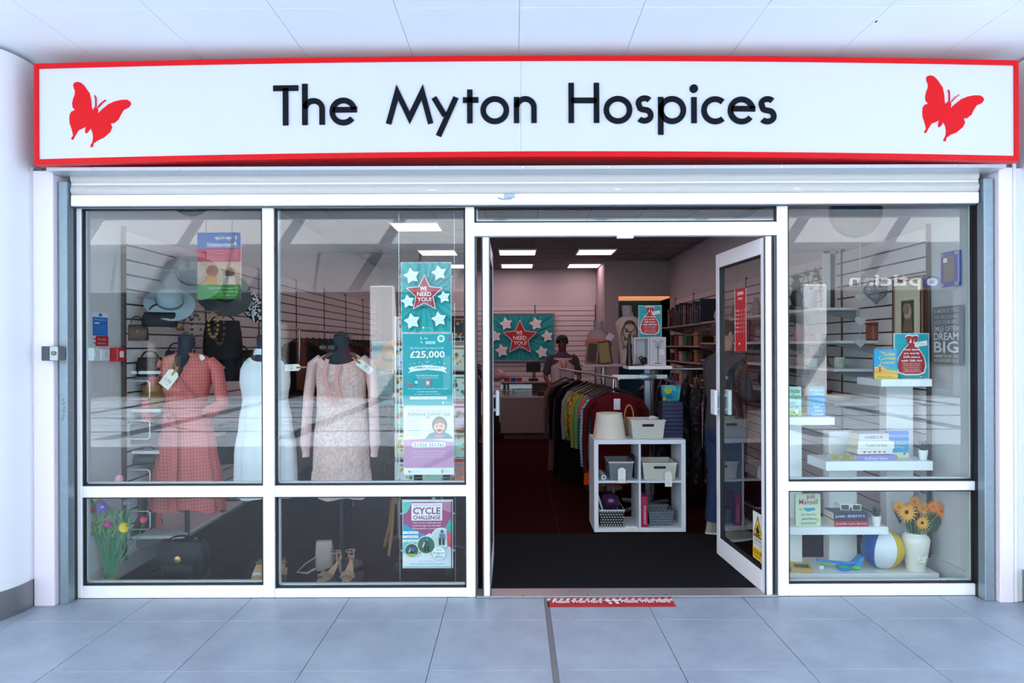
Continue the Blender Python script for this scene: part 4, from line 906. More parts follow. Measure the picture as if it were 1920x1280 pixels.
for a in range(4):
    c_,s_=math.cos(a*PI/2+.5),math.sin(a*PI/2+.5); mb=MB(); mb.tube([(0,0,.13),(.18*c_,.18*s_,.10),(.26*c_,.26*s_,.075)],.014,8,.6); l=sp.add('leg',mb,black,smooth=True)
    mb=MB(); mb.m=Matrix.Translation((.26*c_,.26*s_,.03))@Matrix.Rotation(a*1.3,4,'Z')@Matrix.Rotation(PI/2,4,'X'); mb.lathe([(.03,-.012),(.03,.012)],14); sp.add('castor',mb,black,under=l,smooth=True)
ccol=[('#20303a','#d8622a'),('#e8e2d6','#8a7a5a'),('#dfe9e6','#3a9a7a'),('#e8c8cc','#c2405a'),('#a7d8c0','#d87a5a'),('#d97a5a','#3a9ab8'),('#dfe3ee','#7a86b8'),('#f0e6c0','#c29a2a')]
nm=['top','second','third','fourth','fifth','lowest']
for i in range(6):
    z=.568+.20*(5-i)
    for j,cx_ in enumerate((-.19,0.0,.19)):
        bgc,fc=ccol[(i*3+j*2+ (0 if j==2 else 3))%8]; 
        if j==2: bgc,fc=ccol[i]
        t=Th('greeting_card','greeting card in the %s row, %s column of the spinner'%(nm[i],('first','middle','third')[j]),'card',(cxp+cx_,yc-.088,z),group='greeting cards on the spinner')
        mb=MB(); mb.box(-.065,.065,0,.002,0,.165); t.add('sheet',mb,mat(bgc,.5))
        p=Print(26,33,.13,.165)
        for k in range(7): p.disc(4+rnd.random()*18,5+rnd.random()*22,1.2+rnd.random()*2.2,rnd.choice([fc,fc,'#e8b04a','#3f7f5a']),7)
        p.rect(6,3,20,5,fc); t.add('picture',p.mb,p.mats())
# ---------------------------------------------------------------- things on the left side wall
sf=Th('safety_notice','blue and red fire action notice on the left side wall','notice',(XL+.002,.19,Z(648,.23)),rz=PI/2)
p=Print(28,66,.17,S(64,.25)); p.rect(0,0,28,66,'#d8dce2'); p.rect(1,9,27,44,'#1c6ec0'); p.disc(14,4.5,3,'#1c6ec0'); p.text('Fire action',5,12,24,15,'#dfe9f5'); p.rect(4,19,12,21.5,'#eef3f8')
for i in range(4): p.text('Any person discovering a fire',4,24+4*i,24,26+4*i,'#8fb6e0')
p.rect(5,44.5,27,64,'#b3242c')
for i in range(2): p.text(('Fire exit','Keep clear')[i],9,49+8*i,22,53+8*i,'#f0d0d0'); p.disc(2.5,50+8*i,1.6,'#b3242c',8)
sf.add('print',p.mb,p.mats()); mb=MB(); mb.box(-.085,.085,.0,.0015,0,S(64,.25)); sf.add('plate',mb,mat('#d8dce2'))
def wallbox(px,py0,py1,Y,w,dep,m,name,label,rd=False):
    t=Th(name,label,'alarm' if rd else 'switch',(XL+.001,Y,Z(py1,Y)),rz=PI/2); h=S(py1-py0,Y)
    mb=MB(); mb.rbox(-w/2,w/2,-dep,0,0,h,.006); t.add('housing',mb,m)
    mb=MB(); mb.rbox(-w*.25,w*.25,-dep-.004,-dep-.0005,h*.3,h*.75,.002); t.add('button',mb,mat('#e9e9ea' if rd else '#cfd2d8',.3)); return t
wallbox(164,649,674,.02+.05,.06,.05,mat('#dfe3e6',.4),'light_switch','white switch box on the side wall beside the frame')
wallbox(192,651,674,.20,.09,.03,mat('#e6e2ea',.4),'light_switch','pale double switch between white switch and fire call point')
wallbox(211,649,675,.33,.085,.055,mat('#c4202a',.35),'fire_call_point','red fire alarm call point on the left side wall',True)
def sideshelf(side,z,y0,y1,dep,label,m=None,th=.022):
    x=(XL+.022) if side<0 else (XR-.022); t=Th('wall_shelf',label,'shelf',(x,(y0+y1)/2,z))
    mb=MB(); mb.rbox(0 if side<0 else -dep,dep if side<0 else 0,-(y1-y0)/2,(y1-y0)/2,0,th,.003); t.add('board',mb,m or mat('#dde0e4',.45))
    mb=MB(); 
    for yy in (-(y1-y0)/2+.06,(y1-y0)/2-.06):
        mb=MB(); xx=1 if side<0 else -1; mb.loft([[(0,yy-.004,-.08),(xx*.01,yy-.004,-.08),(xx*dep*.9,yy-.004,-.012),(xx*dep*.9,yy-.004,-.001),(0,yy-.004,-.001)],[(0,yy+.004,-.08),(xx*.01,yy+.004,-.08),(xx*dep*.9,yy+.004,-.012),(xx*dep*.9,yy+.004,-.001),(0,yy+.004,-.001)]]); t.add('bracket',mb,mat('#8a8c92',.4,.5))
    return t
for k,(z,lab) in enumerate(((1.345,'upper white shelf on the left slatted wall, above the wicker basket'),(1.085,'white shelf on the left slatted wall, under the wicker basket'),(.80,'white shelf on the left slatted wall at skirt height'),(.22,'lowest white shelf on the left slatted wall'))):
    sideshelf(-1,z,.50,1.55,.20 if k<3 else .34,lab)
    if k>0: sideshelf(-1,z,1.70,2.8,.28,lab.replace('white shelf','farther white shelf').replace('lowest white','lowest farther white'))
# wicker basket with metal bag hooks
bk_=Th('wicker_basket','brown wicker basket on a shelf beside the coral dress','basket',(XL+.135,.66,1.11))
wk=wave_mat('wicker','#8a5a2c','#b98850',38,'Z',.75,1.0,.8)
mb=MB(); mb.loft([[(a*math.cos(2*PI*i/24)*f,b*math.sin(2*PI*i/24)*f,z) for i in range(24)] for f,z,a,b in ((.82,0,.1,.15),(1,.15,.1,.15),(1.04,.155,.1,.15),(.96,.155,.1,.15),(.8,.02,.1,.15))]); bk_.add('body',mb,wk,smooth=True)
for z in (1.30,1.03,.70,.42):
    t=Th('bag_hook','white wire hook frame on the left slatted wall at height %.1f metres'%z if False else {1.30:'white wire hook frame round the wicker basket',1.03:'white wire hook frame under the wicker basket shelf',.70:'white wire hook frame at skirt height by the black bag',.42:'lowest white wire hook frame on the left slatted wall'}[z],'hook',(XL+.02,.452,z-.12))
    mb=MB(); mb.tube([(0,0,0),(.14,0,0),(.155,0,.012),(.155,0,.11),(.14,0,.122),(0,0,.122)],.004,6); t.add('wire',mb,mat('#dfe3e6',.3,.3),smooth=True)
    mb=MB(); mb.rbox(-.004,.0,-.012,.012,-.01,.132,.002); t.add('plate',mb,steel)
brn=mat('#4a2a22',.45,0,.1,20); ch=mat('#15171c',.55,0,.06,14,spec=.25)
def hang(px,py_top,Y,w,h,m,label,dep=.07,clasp=None,hd=.06,**k):
    return bag('handbag',label,'bag',(X(px,Y),Y,Z(py_top,Y)-h),w,dep,h,m,rz=.5,handle=hd,clasp=clasp,**k)
hang(257,606,.52,.14,.11,brn,'small reddish brown clutch bag pegged on the left slatted wall',clasp=.008)
hang(300,583,.56,.22,.10,ch,'flat dark grey bag high on the left slatted wall')
hang(281,668,.56,.17,.13,bk,'black handbag with raised handle on the upper left shelf',hd=.05)
hang(330,655,.85,.16,.13,mat('#20262f',.5),'navy handbag beside the coral dress shoulder')
hang(418,600,1.5,.30,.32,ch,'large black shoulder bag on the far left wall')
hang(440,655,1.65,.34,.26,bk,'big black bag between the coral and white dresses')
hang(432,800,1.6,.34,.30,bk,'round black bag at skirt level between coral and white dresses')
hang(272,790,.56,.22,.14,mat('#2a2224',.45),'dark brown bag on the shelf below the basket')
hang(276,850,.56,.18,.06,mat('#39373c',.45),'low charcoal purse on the shelf at skirt height')
hang(285,975,1.12,.26,.12,ch,'dark bag on the lowest left shelf')
for i,(px_,py_,c_) in enumerate(((240,880,'#1a1a20'),(268,885,'#22222a'))):
    t=Th('ankle_boot','tall black boot, the %s one under the left shelf'%('nearer','farther')[i],'shoe',(X(px_+22,.62+.17*i),.62+.17*i,.242))
    mb=MB(); mb.loft([[(.04*a*math.cos(2*PI*k/14)+dx,.035*b*math.sin(2*PI*k/14)+dy,z) for k in range(14)] for a,b,dx,dy,z in ((1,2.6,0,-.05,0),(1,2.6,0,-.05,.035),(.95,1.8,0,-.02,.07),(1,1.1,0,0,.12),(1.25,1.2,0,0,.30))]); t.add('upper',mb,mat(c_,.35),smooth=True)
    mb=MB(); mb.box(-.03,.03,.0,.05,-.0,.03); t.add('heel',mb,black)
    mb=MB(); mb.tube([(.0,.045,.2),(.002,.045,.30)],.004,6); t.add('zip',mb,steel)
# hats and scarf high on the left wall
sunhat('wide_brim_hat','wide brimmed grey felt hat hung high on the left slatted wall',(X(360,.97),.97,Z(515,.95)),(1.05,.3,.25),mat('#7d868c',.85,0,.05),mat('#3c4046',.7),r=.22,ch=.12,cr=.10,wave=.012)
sunhat('wide_brim_hat','darker wide brimmed hat with black band behind the grey felt hat',(X(418,1.35),1.35,Z(545,1.35)),(1.15,.3,.5),mat('#4f565b',.85,0,.05),mat('#15171c',.7),r=.23,ch=.12,cr=.10,wave=.012)
sunhat('sun_hat','pale blue mesh hat with upturned brim below the grey felt hat',(X(318,.62),.62,Z(565,.62)),(.9,.2,.3),mat('#94a4ac',.85,0,.05),mat('#5a6c78',.7),r=.165,ch=.09,cr=.085,wave=.01)
t=Th('scarf','black and white patterned scarf hanging at the left wall','scarf',(X(472,1.5),1.5,Z(600,1.5)))
mb=MB(); mb.loft([[(w_*math.cos(2*PI*i/16)+dx,.03*math.sin(2*PI*i/16)+.01*math.sin(6*i),z) for i in range(16)] for w_,dx,z in ((.04,.05,-.01),(.09,.03,.06),(.11,.0,.13),(.08,-.02,.2),(.03,-.02,.25))]); t.add('cloth',mb,blotch_mat('black_white_print',['#1a1a1c','#d8d8d8','#2a2a2c','#e8e8e8'],70),smooth=True)
mb=MB(); mb.tube([(-.02,0,.25),(-.02,0,.29),(0,0,.30)],.003,6); t.add('hook',mb,steel)
# beads and chains on pegs
for i,(px_,py_,c_,l_) in enumerate(((322,585,'#8a5a34',.10),(336,583,'#a06a3a',.13),(352,590,'#5a3a2a',.2),(368,588,'#6a6a70',.22),(400,585,'#b89a5a',.18),(412,583,'#7a4a3a',.24))):
    t=Th('bead_necklace','%s bead necklace on the left wall rack, %s from the left'%(('brown','tan','dark brown','grey','gold','russet')[i],('first','second','third','fourth','fifth','sixth')[i]),'necklace',(X(px_,.95),.95,Z(py_,.95)-l_),group='necklaces on the left wall rack')
    mb=MB()
    for k in range(16):
        a=2*PI*k/16; mb.ball((.035*math.sin(a),0,l_/2-l_/2*math.cos(a)),.011,6)
    t.add('beads',mb,mat(c_,.4),kind='stuff'); mb=MB(); mb.cyl((0,0,l_+.008),(XL-t.o.location.x+.01,0,l_+.008),.003,6); t.add('peg',mb,steel)
# ================================================================ RIGHT WINDOW
shw=mat('#eceef2',.35,0,.01)
yd=.245
du=Th('display_unit','white tiered display unit of floating shelves and pillars in the right window','display unit',(X(1610,yd),yd,0))
def dbox(name,px0,px1,z0,z1,y0,y1,lab=None):
    mb=MB(); mb.rbox(X(px0,y0),X(px1,y0),y0,y1,z0,z1,.003); return du.add(name,mb,shw,world=True,label=lab)
dbox('base',1461,1760,0,.052,yd,.60)
zD=Z(990,.22); dbox('shelf',1464,1665,zD-.05,zD,.22,.50)
zC=Z(867,.19); dbox('shelf',1548,1749,zC-.06,zC,.19,.47)
zB=Z(784,.20); dbox('shelf',1464,1565,zB-.05,zB,.20,.48)
zA=Z(713,.19); dbox('shelf',1652,1748,zA-.048,zA,.19,.50)
mb=MB()
def col_(px0,px1,z0,z1,y0=.50,y1=.62):
    mb=MB(); mb.rbox(X(px0,y0),X(px1,y0),y0,y1,z0,z1,.003); du.add('pillar',mb,shw,world=True)
col_(1470,1503,.052,zB-.05,.47,.59); col_(1554,1606,.052,Z(811,.50),.505,.60); col_(1662,1712,.052,zA-.048,.505,.60)
def book(px,py,Y,w,h,t,col,label,draw=None,rz=0,lean=0,flat=False,pages='#e6dcc4',group=None,cat='book'):
    tt=Th('book',label,cat,(X(px,Y),Y,Z(py,Y)),rot=(-lean,0,rz) ,group=group)
    cm_=mat(col,.4)
    if not flat:
        mb=MB(); mb.box(-w/2,w/2,0,.002,0,h); mb.box(-w/2,w/2,t-.002,t,0,h); mb.box(-w/2,-w/2+.002,.002,t-.002,0,h); tt.add('cover',mb,cm_)
        mb=MB(); mb.box(-w/2+.0025,w/2-.002,.0025,t-.0025,.003,h-.003); tt.add('pages',mb,mat(pages,.8,0,.05,80))
        if draw: p=Print(100,100*h/w,w,h); draw(p,100,100*h/w); tt.add('print',p.mb,p.mats(.35))
    else:        # lying: spine faces the glass
        mb=MB(); mb.box(-w/2,w/2,0,h,0,.002); mb.box(-w/2,w/2,0,h,t-.002,t); mb.box(-w/2,w/2,-.0005,.002,.002,t-.002); tt.add('cover',mb,cm_)
        mb=MB(); mb.box(-w/2+.003,w/2-.003,.0025,h-.002,.0025,t-.0025); tt.add('pages',mb,mat(pages,.8,0,.05,80))
        if draw: p=Print(100,100*t/w,w,t); draw(p,100,100*t/w); p.mb.v=[(a,b-.0008,c) for a,b,c in p.mb.v]; tt.add('print',p.mb,p.mats(.35))
    return tt
def cornish(p,W,H):
    p.rect(0,0,W,H,'#1f9fd6'); p.poly([(0,H*.58),(30,H*.55),(100,H*.64),(100,H),(0,H)],'#e8c84a'); p.poly([(30,H*.57),(100,H*.62),(100,H*.72),(60,H*.68)],'#3fb0a8'); p.poly([(0,H*.62),(50,H*.66),(100,H*.78),(100,H*.84),(0,H*.80)],'#e9a45a'); p.rect(20,H*.55,27,H*.75,'#c23a3a'); p.poly([(18,H*.55),(23.5,H*.49),(29,H*.55)],'#f2efe8')
    p.text('The',22,8,38,18,'#f2e24a'); p.text('Golden',38,12,88,28,'#f2e24a',.01); p.text('Cornish',18,30,90,46,'#f2e24a',.01); p.text('Summer',24,50,88,64,'#f2e24a',.01); p.text('Phillipa Ashley',12,H*.87,80,H*.93,'#c2782a')
    for i in range(10): p.disc(6+10*i,H*.97,2.2,'#c23a4a' if i%2 else '#3a9a4a',7)
def scanlan(p,W,H):
    p.rect(0,0,W,H,'#a9d8c4'); p.text('Patricia',10,8,94,26,'#2a6a5a',.01); p.text('Scanlan',6,32,96,52,'#2a6a5a',.01); p.text('HAPPY',30,66,80,76,'#7a5a9a'); p.text('EVER AFTER',16,80,90,92,'#7a5a9a'); p.rect(0,H*.76,W,H,'#8fc04a'); p.disc(78,H*.8,9,'#f4f4f0'); p.disc(70,H*.84,5,'#5a4a3a')
    for i in range(9): p.disc(8+10*i,H*.88+3*(i%3),3,'#c24a7a' if i%2 else '#e8d04a',7)
def ashley(p,W,H):
    p.rect(0,0,W,H,'#1f8fd0'); p.text('Phillipa',8,12,88,32,'#b8d84a',.01); p.text('Ashley',24,36,92,56,'#b8d84a',.01); p.poly([(8,H*.5),(60,H*.46),(70,H*.5),(10,H*.53)],'#3f9a5a'); p.poly([(80,H*.6),(94,H*.6),(90,H*.66),(84,H*.66)],'#c2303a'); p.rect(86,H*.52,88,H*.6,'#f2f2f2')
    p.text('Four',30,H*.60,64,H*.69,'#eaf6fb',.01); p.text('Coast',34,H*.72,84,H*.81,'#eaf6fb',.01); p.text('Summer',16,H*.84,90,H*.94,'#eaf6fb',.01)
def mansell(p,W,H):
    p.rect(0,0,W,H,'#cfdcc0'); p.text('Jill',42,4,76,22,'#a8304a',.01); p.text('Mansell',14,20,88,40,'#a8304a',.01); p.poly([(26,H*.42),(74,H*.41),(82,H*.47),(48,H*.53)],'#1f9fc0'); p.disc(60,H*.45,3,'#e05a5a'); p.poly([(10,H*.45),(22,H*.44),(20,H*.48)],'#8a6a4a')
    p.text('an almost',22,H*.57,82,H*.64,'#2a8a8a'); p.text('perfect',26,H*.70,80,H*.79,'#2a8a8a',.01); p.text('summer',20,H*.85,84,H*.91,'#2a8a8a'); p.disc(86,H*.78,5,'#e8c03a')
book(1661,714,.24,S(43,.24),S(57,.24),.018,'#1f9fd6','blue and yellow seaside paperback beside the red sack poster on the top shelf',cornish,rz=-.05)
def sack(p):
    p.rect(0,0,64,84,'#18a2ae'); c='#b0262f'
    for i in range(8): p.disc(6+rnd.random()*50,4+rnd.random()*22,1.2,'#2fb4be',6)
    def b(o,col):
        pts=[(20,6+0),(26,3),(33,5),(40,3),(44,6),(41,14),(36,20),(44,28),(54,44),(57,60),(54,72),(44,76),(20,76),(8,72),(4,60),(8,44),(18,28),(26,20),(22,12)]
        p.poly([(31+(x-31)*(1+o/26),40+(y-40)*(1+o/36)) for x,y in pts],col)
    b(2.2,'#f4f0f0'); b(0,c); p.poly([(27,17),(30,8),(31,17)],'#f4f0f0'); p.poly([(34,17),(37,9),(36,18)],'#f4f0f0')
    p.poly([(36,16),(60,12),(61,22),(37,26)],'#d8b8bc'); p.poly([(37,17),(59,13.5),(60,21),(38,24.5)],'#f4f0f2'); p.text('giftaid it',40,17,57,21,'#8a6a9a')
    for tx,a,q,e in (('Your items',15,27.5,46),('are worth',16,34.5,45),('25% more',15,41.5,46),('with Gift Aid',11,48.5,50)): p.text(tx,a,q,e,q+4,'#ffffff',.02)
    for i,tx in enumerate(('We can claim','25p for every pound you','give, if you pay UK tax','Talk to our staff for','details')): p.text(tx,14+(i%2)*2,55+3.6*i,48-(i%2)*2,57.4+3.6*i,'#f0c8cc')
    p.disc(47,81,1.2,'#ffffff',8); p.text('Myton',49,80,56,82,'#bfe6e8')
sack_loc=(X(1709,.30),.30,zA)
t=poster(1677,1741,630,713,64,84,sack,'teal poster with a red sack about gift aid on the top display shelf',Y=.30,clips=False,pos=sack_loc)
book(1480,784.6,.27,S(44,.27),S(58,.27),.02,'#a9d8c4','pale green paperback cut off by the door post on the left display shelf',scanlan)
book(1531,784.6,.27,S(31,.27),S(58,.27),.03,'#e2b04a','blue paperback with yellow page side on the left display shelf',ashley,rz=.0)
def coast(p,W,H): 
    p.rect(0,0,W,H,'#3fa8e0'); p.rect(0,0,W,H*.12,'#5a6ad0'); p.rect(0,H*.22,W,H*.32,'#4a5ac8')
    p.text('The Beach',14,H*.36,86,H*.46,'#e8e05a'); p.text('Holiday',20,H*.5,80,H*.6,'#e8e05a'); p.rect(0,H*.72,W,H,'#cfe6cf'); p.disc(80,H*.76,6,'#e05a5a'); p.disc(40,H*.86,8,'#e88a9a'); p.disc(66,H*.9,6,'#f2e27a')
book(1682,866,.33,S(42,.33),S(56,.33),.02,'#3fa8e0','bright blue paperback standing behind the stack of three books',coast)
def spine(txt,c,xs=(20,80)):
    def d(p,W,H): p.text(txt,xs[0],H*.28,xs[1],H*.72,c)
    return d
def sp2(p,W,H): 
    p.text('summer garden',12,H*.3,70,H*.7,'#d04a6a')
    for i in range(5): p.disc(20+14*i,H*.6,H*.22,'#e07a92' if i%2 else '#4aa07a',8)
z0=867
bw=S(72,.22)
book(1642,867,.22,bw,.15,S(12,.22),'#8f86c4','lilac spined book, lowest of the stack of three',spine('Sunflower Sisters','#e8e4f4'),flat=True)
t=book(1640,0,.22,bw*.94,.145,S(10,.22),'#e9e2e0','floral spined book, middle of the stack of three',sp2,flat=True,rz=.04); t.o.location.z=zC+S(12,.22)
t=book(1642,0,.22,bw*.92,.145,S(14,.22),'#e6e6e2','thick white spined book, topmost of the stack of three',spine('The Little Guest House','#6a8a8a'),flat=True,rz=-.03); t.o.location.z=zC+S(22.2,.22)
t=book(1638,0,.24,bw*.8,.13,S(13,.22),'#c9c4c8','grey striped book lying across the stack of three',spine('HARBOUR','#5a4a5a'),flat=True,rz=.05); t.o.location.z=zC+S(36.4,.22)
def shades(px,z,Y,m,lm,label,s=1.0,rz=0):
    t=Th('sunglasses',label,'sunglasses',(X(px,Y),Y,z),rz); w=.062*s
    for sx in (-1,1):
        mb=MB(); mb.rbox(sx*.034*s-.027*s,sx*.034*s+.027*s,-.003,.003,.006*s,.045*s,.008); l=t.add('rim',mb,m)
        mb=MB(); mb.rbox(sx*.034*s-.022*s,sx*.034*s+.022*s,-.0045,-.0032,.011*s,.040*s,.007); t.add('lens',mb,lm,under=l)
        mb=MB(); mb.tube([(sx*w,0,.038*s),(sx*w,.09*s,.034*s),(sx*(w-.006),.12*s,.006)],.003,6); t.add('arm',mb,m)
    mb=MB(); mb.tube([(-.008*s,0,.032*s),(0,-.003,.036*s),(.008*s,0,.032*s)],.0035,6); t.add('bridge',mb,m)
    return t
shades(1575,zC,.235,mat('#c9b06a',.3,.7),mat('#8a8a5a',.1),'thin gold rimmed sunglasses lying left of the book stack',.95,-.1)
def spikes(px,zb,Y,label,s=1.0):
    t=Th('potted_succulent',label,'plant',(X(px,Y),Y,zb)); mb=MB(); mb.lathe([(.022*s,0),(.031*s,.066*s),(.027*s,.066*s),(.024*s,.055*s)],22); t.add('pot',mb,mat('#eceef0',.35),smooth=True)
    mb=MB(); mb.lathe([(.026*s,.056*s),(.001,.06*s)],16); t.add('soil',mb,mat('#2a221c',.9))
    for i in range(16):
        a=i*2.4; e=.035+.02*(i%3); c_,s_=math.cos(a),math.sin(a); mb=MB(); mb.tube([(0.004*c_,0.004*s_,.058*s),(.016*c_*s,.016*s_*s,(.058+e*.6)*s),((.010+.024*(i/16))*c_*s,(.010+.024*(i/16))*s_*s,(.058+e)*s)],[.006*s,.007*s,.001],5); t.add('leaf',mb,mat('#2f4f42',.5,0,.15,30))
    return t
spikes(1730,zC,.25,'small succulent in a white pot at the right end of the middle shelf',.95)
book(1514,990,.26,S(48,.26),S(62,.26),.022,'#cfdcc0','pale green paperback standing on the lower display shelf',mansell,rz=.06)
bw=S(64,.23)
book(1595,990,.23,bw,.13,S(12,.23),'#a8243f','crimson paperback, the lower of two lying on the lower shelf',spine('Jennifer Lynn Barnes','#f0d8dc',(4,96)),flat=True)
t=book(1594,0,.23,bw*1.0,.135,S(14,.23),'#27305a','navy paperback, the upper of two under the white sunglasses',spine('Jennifer  BENEATH A','#e4e6f0',(4,92)),flat=True,rz=.03); t.o.location.z=zD+S(12.2,.23)
t=shades(1594,0,.26,mat('#e8e4da',.35),mat('#3a4a4c',.08),'cream framed sunglasses resting on the navy paperback',1.05,-.12); t.o.location.z=zD+S(26.4,.23)
spikes(1642,zD,.26,'small succulent in a white pot at the right end of the lower shelf',.95)
def old(p,W,H): p.rect(0,0,W,H,'#e8e0c0')
t=Th('book','old yellow paperback lying flat on the display base','book',(X(1500,.30),.30,.052),rz=-.25)
mb=MB(); mb.box(-.065,.065,-.03,.10,0,.003); mb.box(-.065,.065,-.03,.10,.028,.031); t.add('cover',mb,mat('#d8b83a',.5)); mb=MB(); mb.box(-.062,.062,-.028,.098,.0032,.0278); t.add('pages',mb,mat('#d8b078',.8,0,.05,80))
mb=MB(); mb.box(-.04,.05,-.02,.05,.0312,.0318); t.add('print',mb,mat('#3a4a4a',.5))
# beach toys, ball and vase on the base
t=Th('sand_rake','blue and green plastic sand scoops lying on the display base','toy',(X(1570,.36),.36,.054),rz=-.12)
bl=mat('#1f8fe0',.35); gn=mat('#4fd02a',.35)
mb=MB(); mb.tube([(-.135,0,.05),(-.10,0,.045),(.06,-.01,.035),(.12,-.01,.045)],[.014,.011,.012,.014],10,.7); mb.loft([[(.08+.0*q,-.03,.012),(.14,-.03,.03),(.15,-.03,.09),(.14,-.03,.09)],[(.08,.04,.012),(.14,.04,.03),(.15,.04,.09),(.14,.04,.09)]] if False else [[(.07,-.03,.012),(.13,-.03,.02),(.155,-.03,.085),(.14,-.03,.085)],[(.07,.04,.012),(.13,.04,.02),(.155,.04,.085),(.14,.04,.085)]]); t.add('blue_scoop',mb,bl,smooth=True)
mb=MB(); mb.tube([(-.13,-.02,.03),(0,-.03,.02),(.12,-.03,.012)],[.007,.008,.02],8,.6); t.add('green_scoop',mb,gn,smooth=True,label='bright green scoop')
mb=MB(); mb.loft([[(.05*a*math.cos(2*PI*i/16)+.02,-.045+.035*a*math.sin(2*PI*i/16),z) for i in range(16)] for a,z in ((.5,0),(.9,.01),(1,.03),(.9,.03),(.4,.008))]); t.add('shovel_bowl',mb,bl,smooth=True)
mb=MB(); mb.rbox(-.13,-.10,-.035,-.03,-.001,.022,.002); t.add('price_label',mb,mat('#dfe3ee',.5))
by=.37; br=S(37,by)
t=Th('beach_ball','blue, white and yellow inflatable beach ball on the display base','ball',(X(1649,by),by,.053),rot=(0,.10,-.32))
pc_=['#d8b81e','#e3e8f4','#1454a8','#d8b81e','#c9303a','#1454a8']
for k in range(6):
    mb=MB(); rg=[]; a0=-PI/2+ -PI/6+PI/3*(k-0) 
    for j in range(13):
        ph=PI*(j+.001)/12.002; rg.append([(br*math.sin(ph)*math.cos(a0+PI/3*i/8),br*math.sin(ph)*math.sin(a0+PI/3*i/8),br-br*math.cos(ph)) for i in range(9)])
    mb.loft(rg,caps=False,closed=False); t.add('gore',mb,mat({0:'#e3e8f4',1:'#d8b81e',5:'#1454a8',2:'#c9303a',3:'#e3e8f4',4:'#2a8a4a'}[k],.35,0,.01),smooth=True)
mb=MB(); mb.lathe([(.008,0),(.01,.004),(.004,.008)],10,(0,0,2*br-.002)); t.add('valve',mb,white)
vy=.32; vh=Z(1000,vy)-.052; vr=S(24,vy)
t=Th('vase','white glazed ceramic vase with a raised blossom holding orange gerberas','vase',(X(1715,vy),vy,.053))
vm=mat('#e9e8e2',.2,0,.02)
mb=MB(); mb.lathe([(vr*.66,0),(vr*.70,vh*.03),(vr*.68,vh*.10),(vr*.85,vh*.38),(vr*1.0,vh*.72),(vr*1.02,vh*.84),(vr*.9,vh*.92),(vr*.74,vh*.955),(vr*.76,vh),(vr*.66,vh),(vr*.6,vh*.93),(vr*.8,vh*.8)],36); t.add('body',mb,vm,smooth=True)
mb=MB()
for i in range(6):
    a=2*PI*i/6; mb.ball((.018*math.cos(a)-.0,-vr*.86-.001,vh*.34+.016*math.sin(a)),(.011,.006,.010),8)
mb.ball((0,-vr*.9,vh*.34),.006,8)
for x_,z_ in ((-.012,.50),(.01,.58),(.03,.48)): mb.tube([(0,-vr*.88,vh*.36),(x_*.6,-vr*.95,vh*(.36+z_)/2),(x_,-vr*.97,vh*z_)],[.004,.007,.002],6)
t.add('raised_blossom',mb,vm,smooth=True)
fl_=Th('gerbera_bunch','orange gerberas with green leaves standing in the white vase','flowers',(X(1715,vy),vy,.053+vh*.6))
og='#e8942a'; zb=.053+vh*.6
for i,(px_,py_,r_,c_,dy) in enumerate(((1698,962,17,'#eda52c',-.05),(1727,982,13,'#eda52c',-.06),(1683,952,12,'#eda52c',-.02),(1713,942,12,'#e8982c',.02),(1728,955,12,'#eda030',0),(1748,952,13,'#ee8420',-.03),(1764,960,13,'#ee8420',-.01),(1776,962,11,'#d87818',.03))):
    yy=vy+dy; c=(X(px_,yy)-X(1715,vy),dy,Z(py_,yy)-zb); r=S(r_*1.22,yy); mb=MB(); petals(mb,c,r,16,r*.10,.25,1); petals(mb,(c[0],c[1]-.003,c[2]),r*.8,13,r*.09,.2,1); hd=fl_.add('gerbera',mb,mat(c_,.6,0,.12,60))
    mb=MB(); mb.ball((c[0],c[1]-.006,c[2]),(r*.19,.006,r*.19),10); fl_.add('flower_eye',mb,mat('#2a2018' if i in (0,1,7) else '#c2701c',.8),under=hd)
    mb=MB(); mb.tube([(c[0],c[1]+.003,c[2]),(c[0]*.5,c[1]*.5,c[2]*.6),(c[0]*.12,0,.04),(0,0,-.05)],.0035,6); fl_.add('stem',mb,gr2,smooth=True)
dg=mat('#27452f',.5,0,.12,20)
for (px_,py_,w_,h_,a) in ((1748,985,.05,.085,.2),(1730,990,.04,.08,-.3),(1712,985,.04,.09,.1),(1755,975,.045,.08,.5)):
    mb=MB(); cx_=X(px_,vy)-X(1715,vy); cz_=Z(py_,vy)-zb; pts=[]
    for i in range(18): q=2*PI*i/18; pts.append((cx_+w_*math.cos(q)*math.cos(a)-h_*.7*math.sin(q)*math.sin(a),cz_+w_*math.cos(q)*math.sin(a)+h_*.7*math.sin(q)*math.cos(a)))
    mb.prism(pts,.012+.004*px_%.01,.015+.004*px_%.01); fl_.add('leaf',mb,dg)
mb=MB()
for i in range(44):
    px_=rnd.choice((1690,1722,1752,1762)); x0_=X(px_,vy)-X(1715,vy); dx=rnd.uniform(-.07,.07); h_=rnd.uniform(.10,.17); z0_=.15
    mb.add([(x0_-.003,.02,z0_),(x0_+.003,.02,z0_),(x0_+dx*.6+.003,.02,z0_+h_*.7),(x0_+dx,.02,z0_+h_),(x0_+dx*.6-.004,.02,z0_+h_*.7)],[(0,1,2,3,4)])
fl_.add('grass_blades',mb,dg,kind='stuff')
t=Th('shell_ornament','small brown and white ornament on the floor right of the display base','ornament',(X(1780,.22),.22,0))
mb=MB(); mb.ball((.02,0,.018),(.03,.02,.018),12); mb.ball((-.0,.01,.014),(.02,.02,.014),10); t.add('body',mb,mat('#4a2f24',.3),smooth=True); mb=MB(); mb.rbox(-.06,-.03,-.01,-.005,0,.03,.003); t.add('price_label',mb,mat('#e6e6ee',.5))
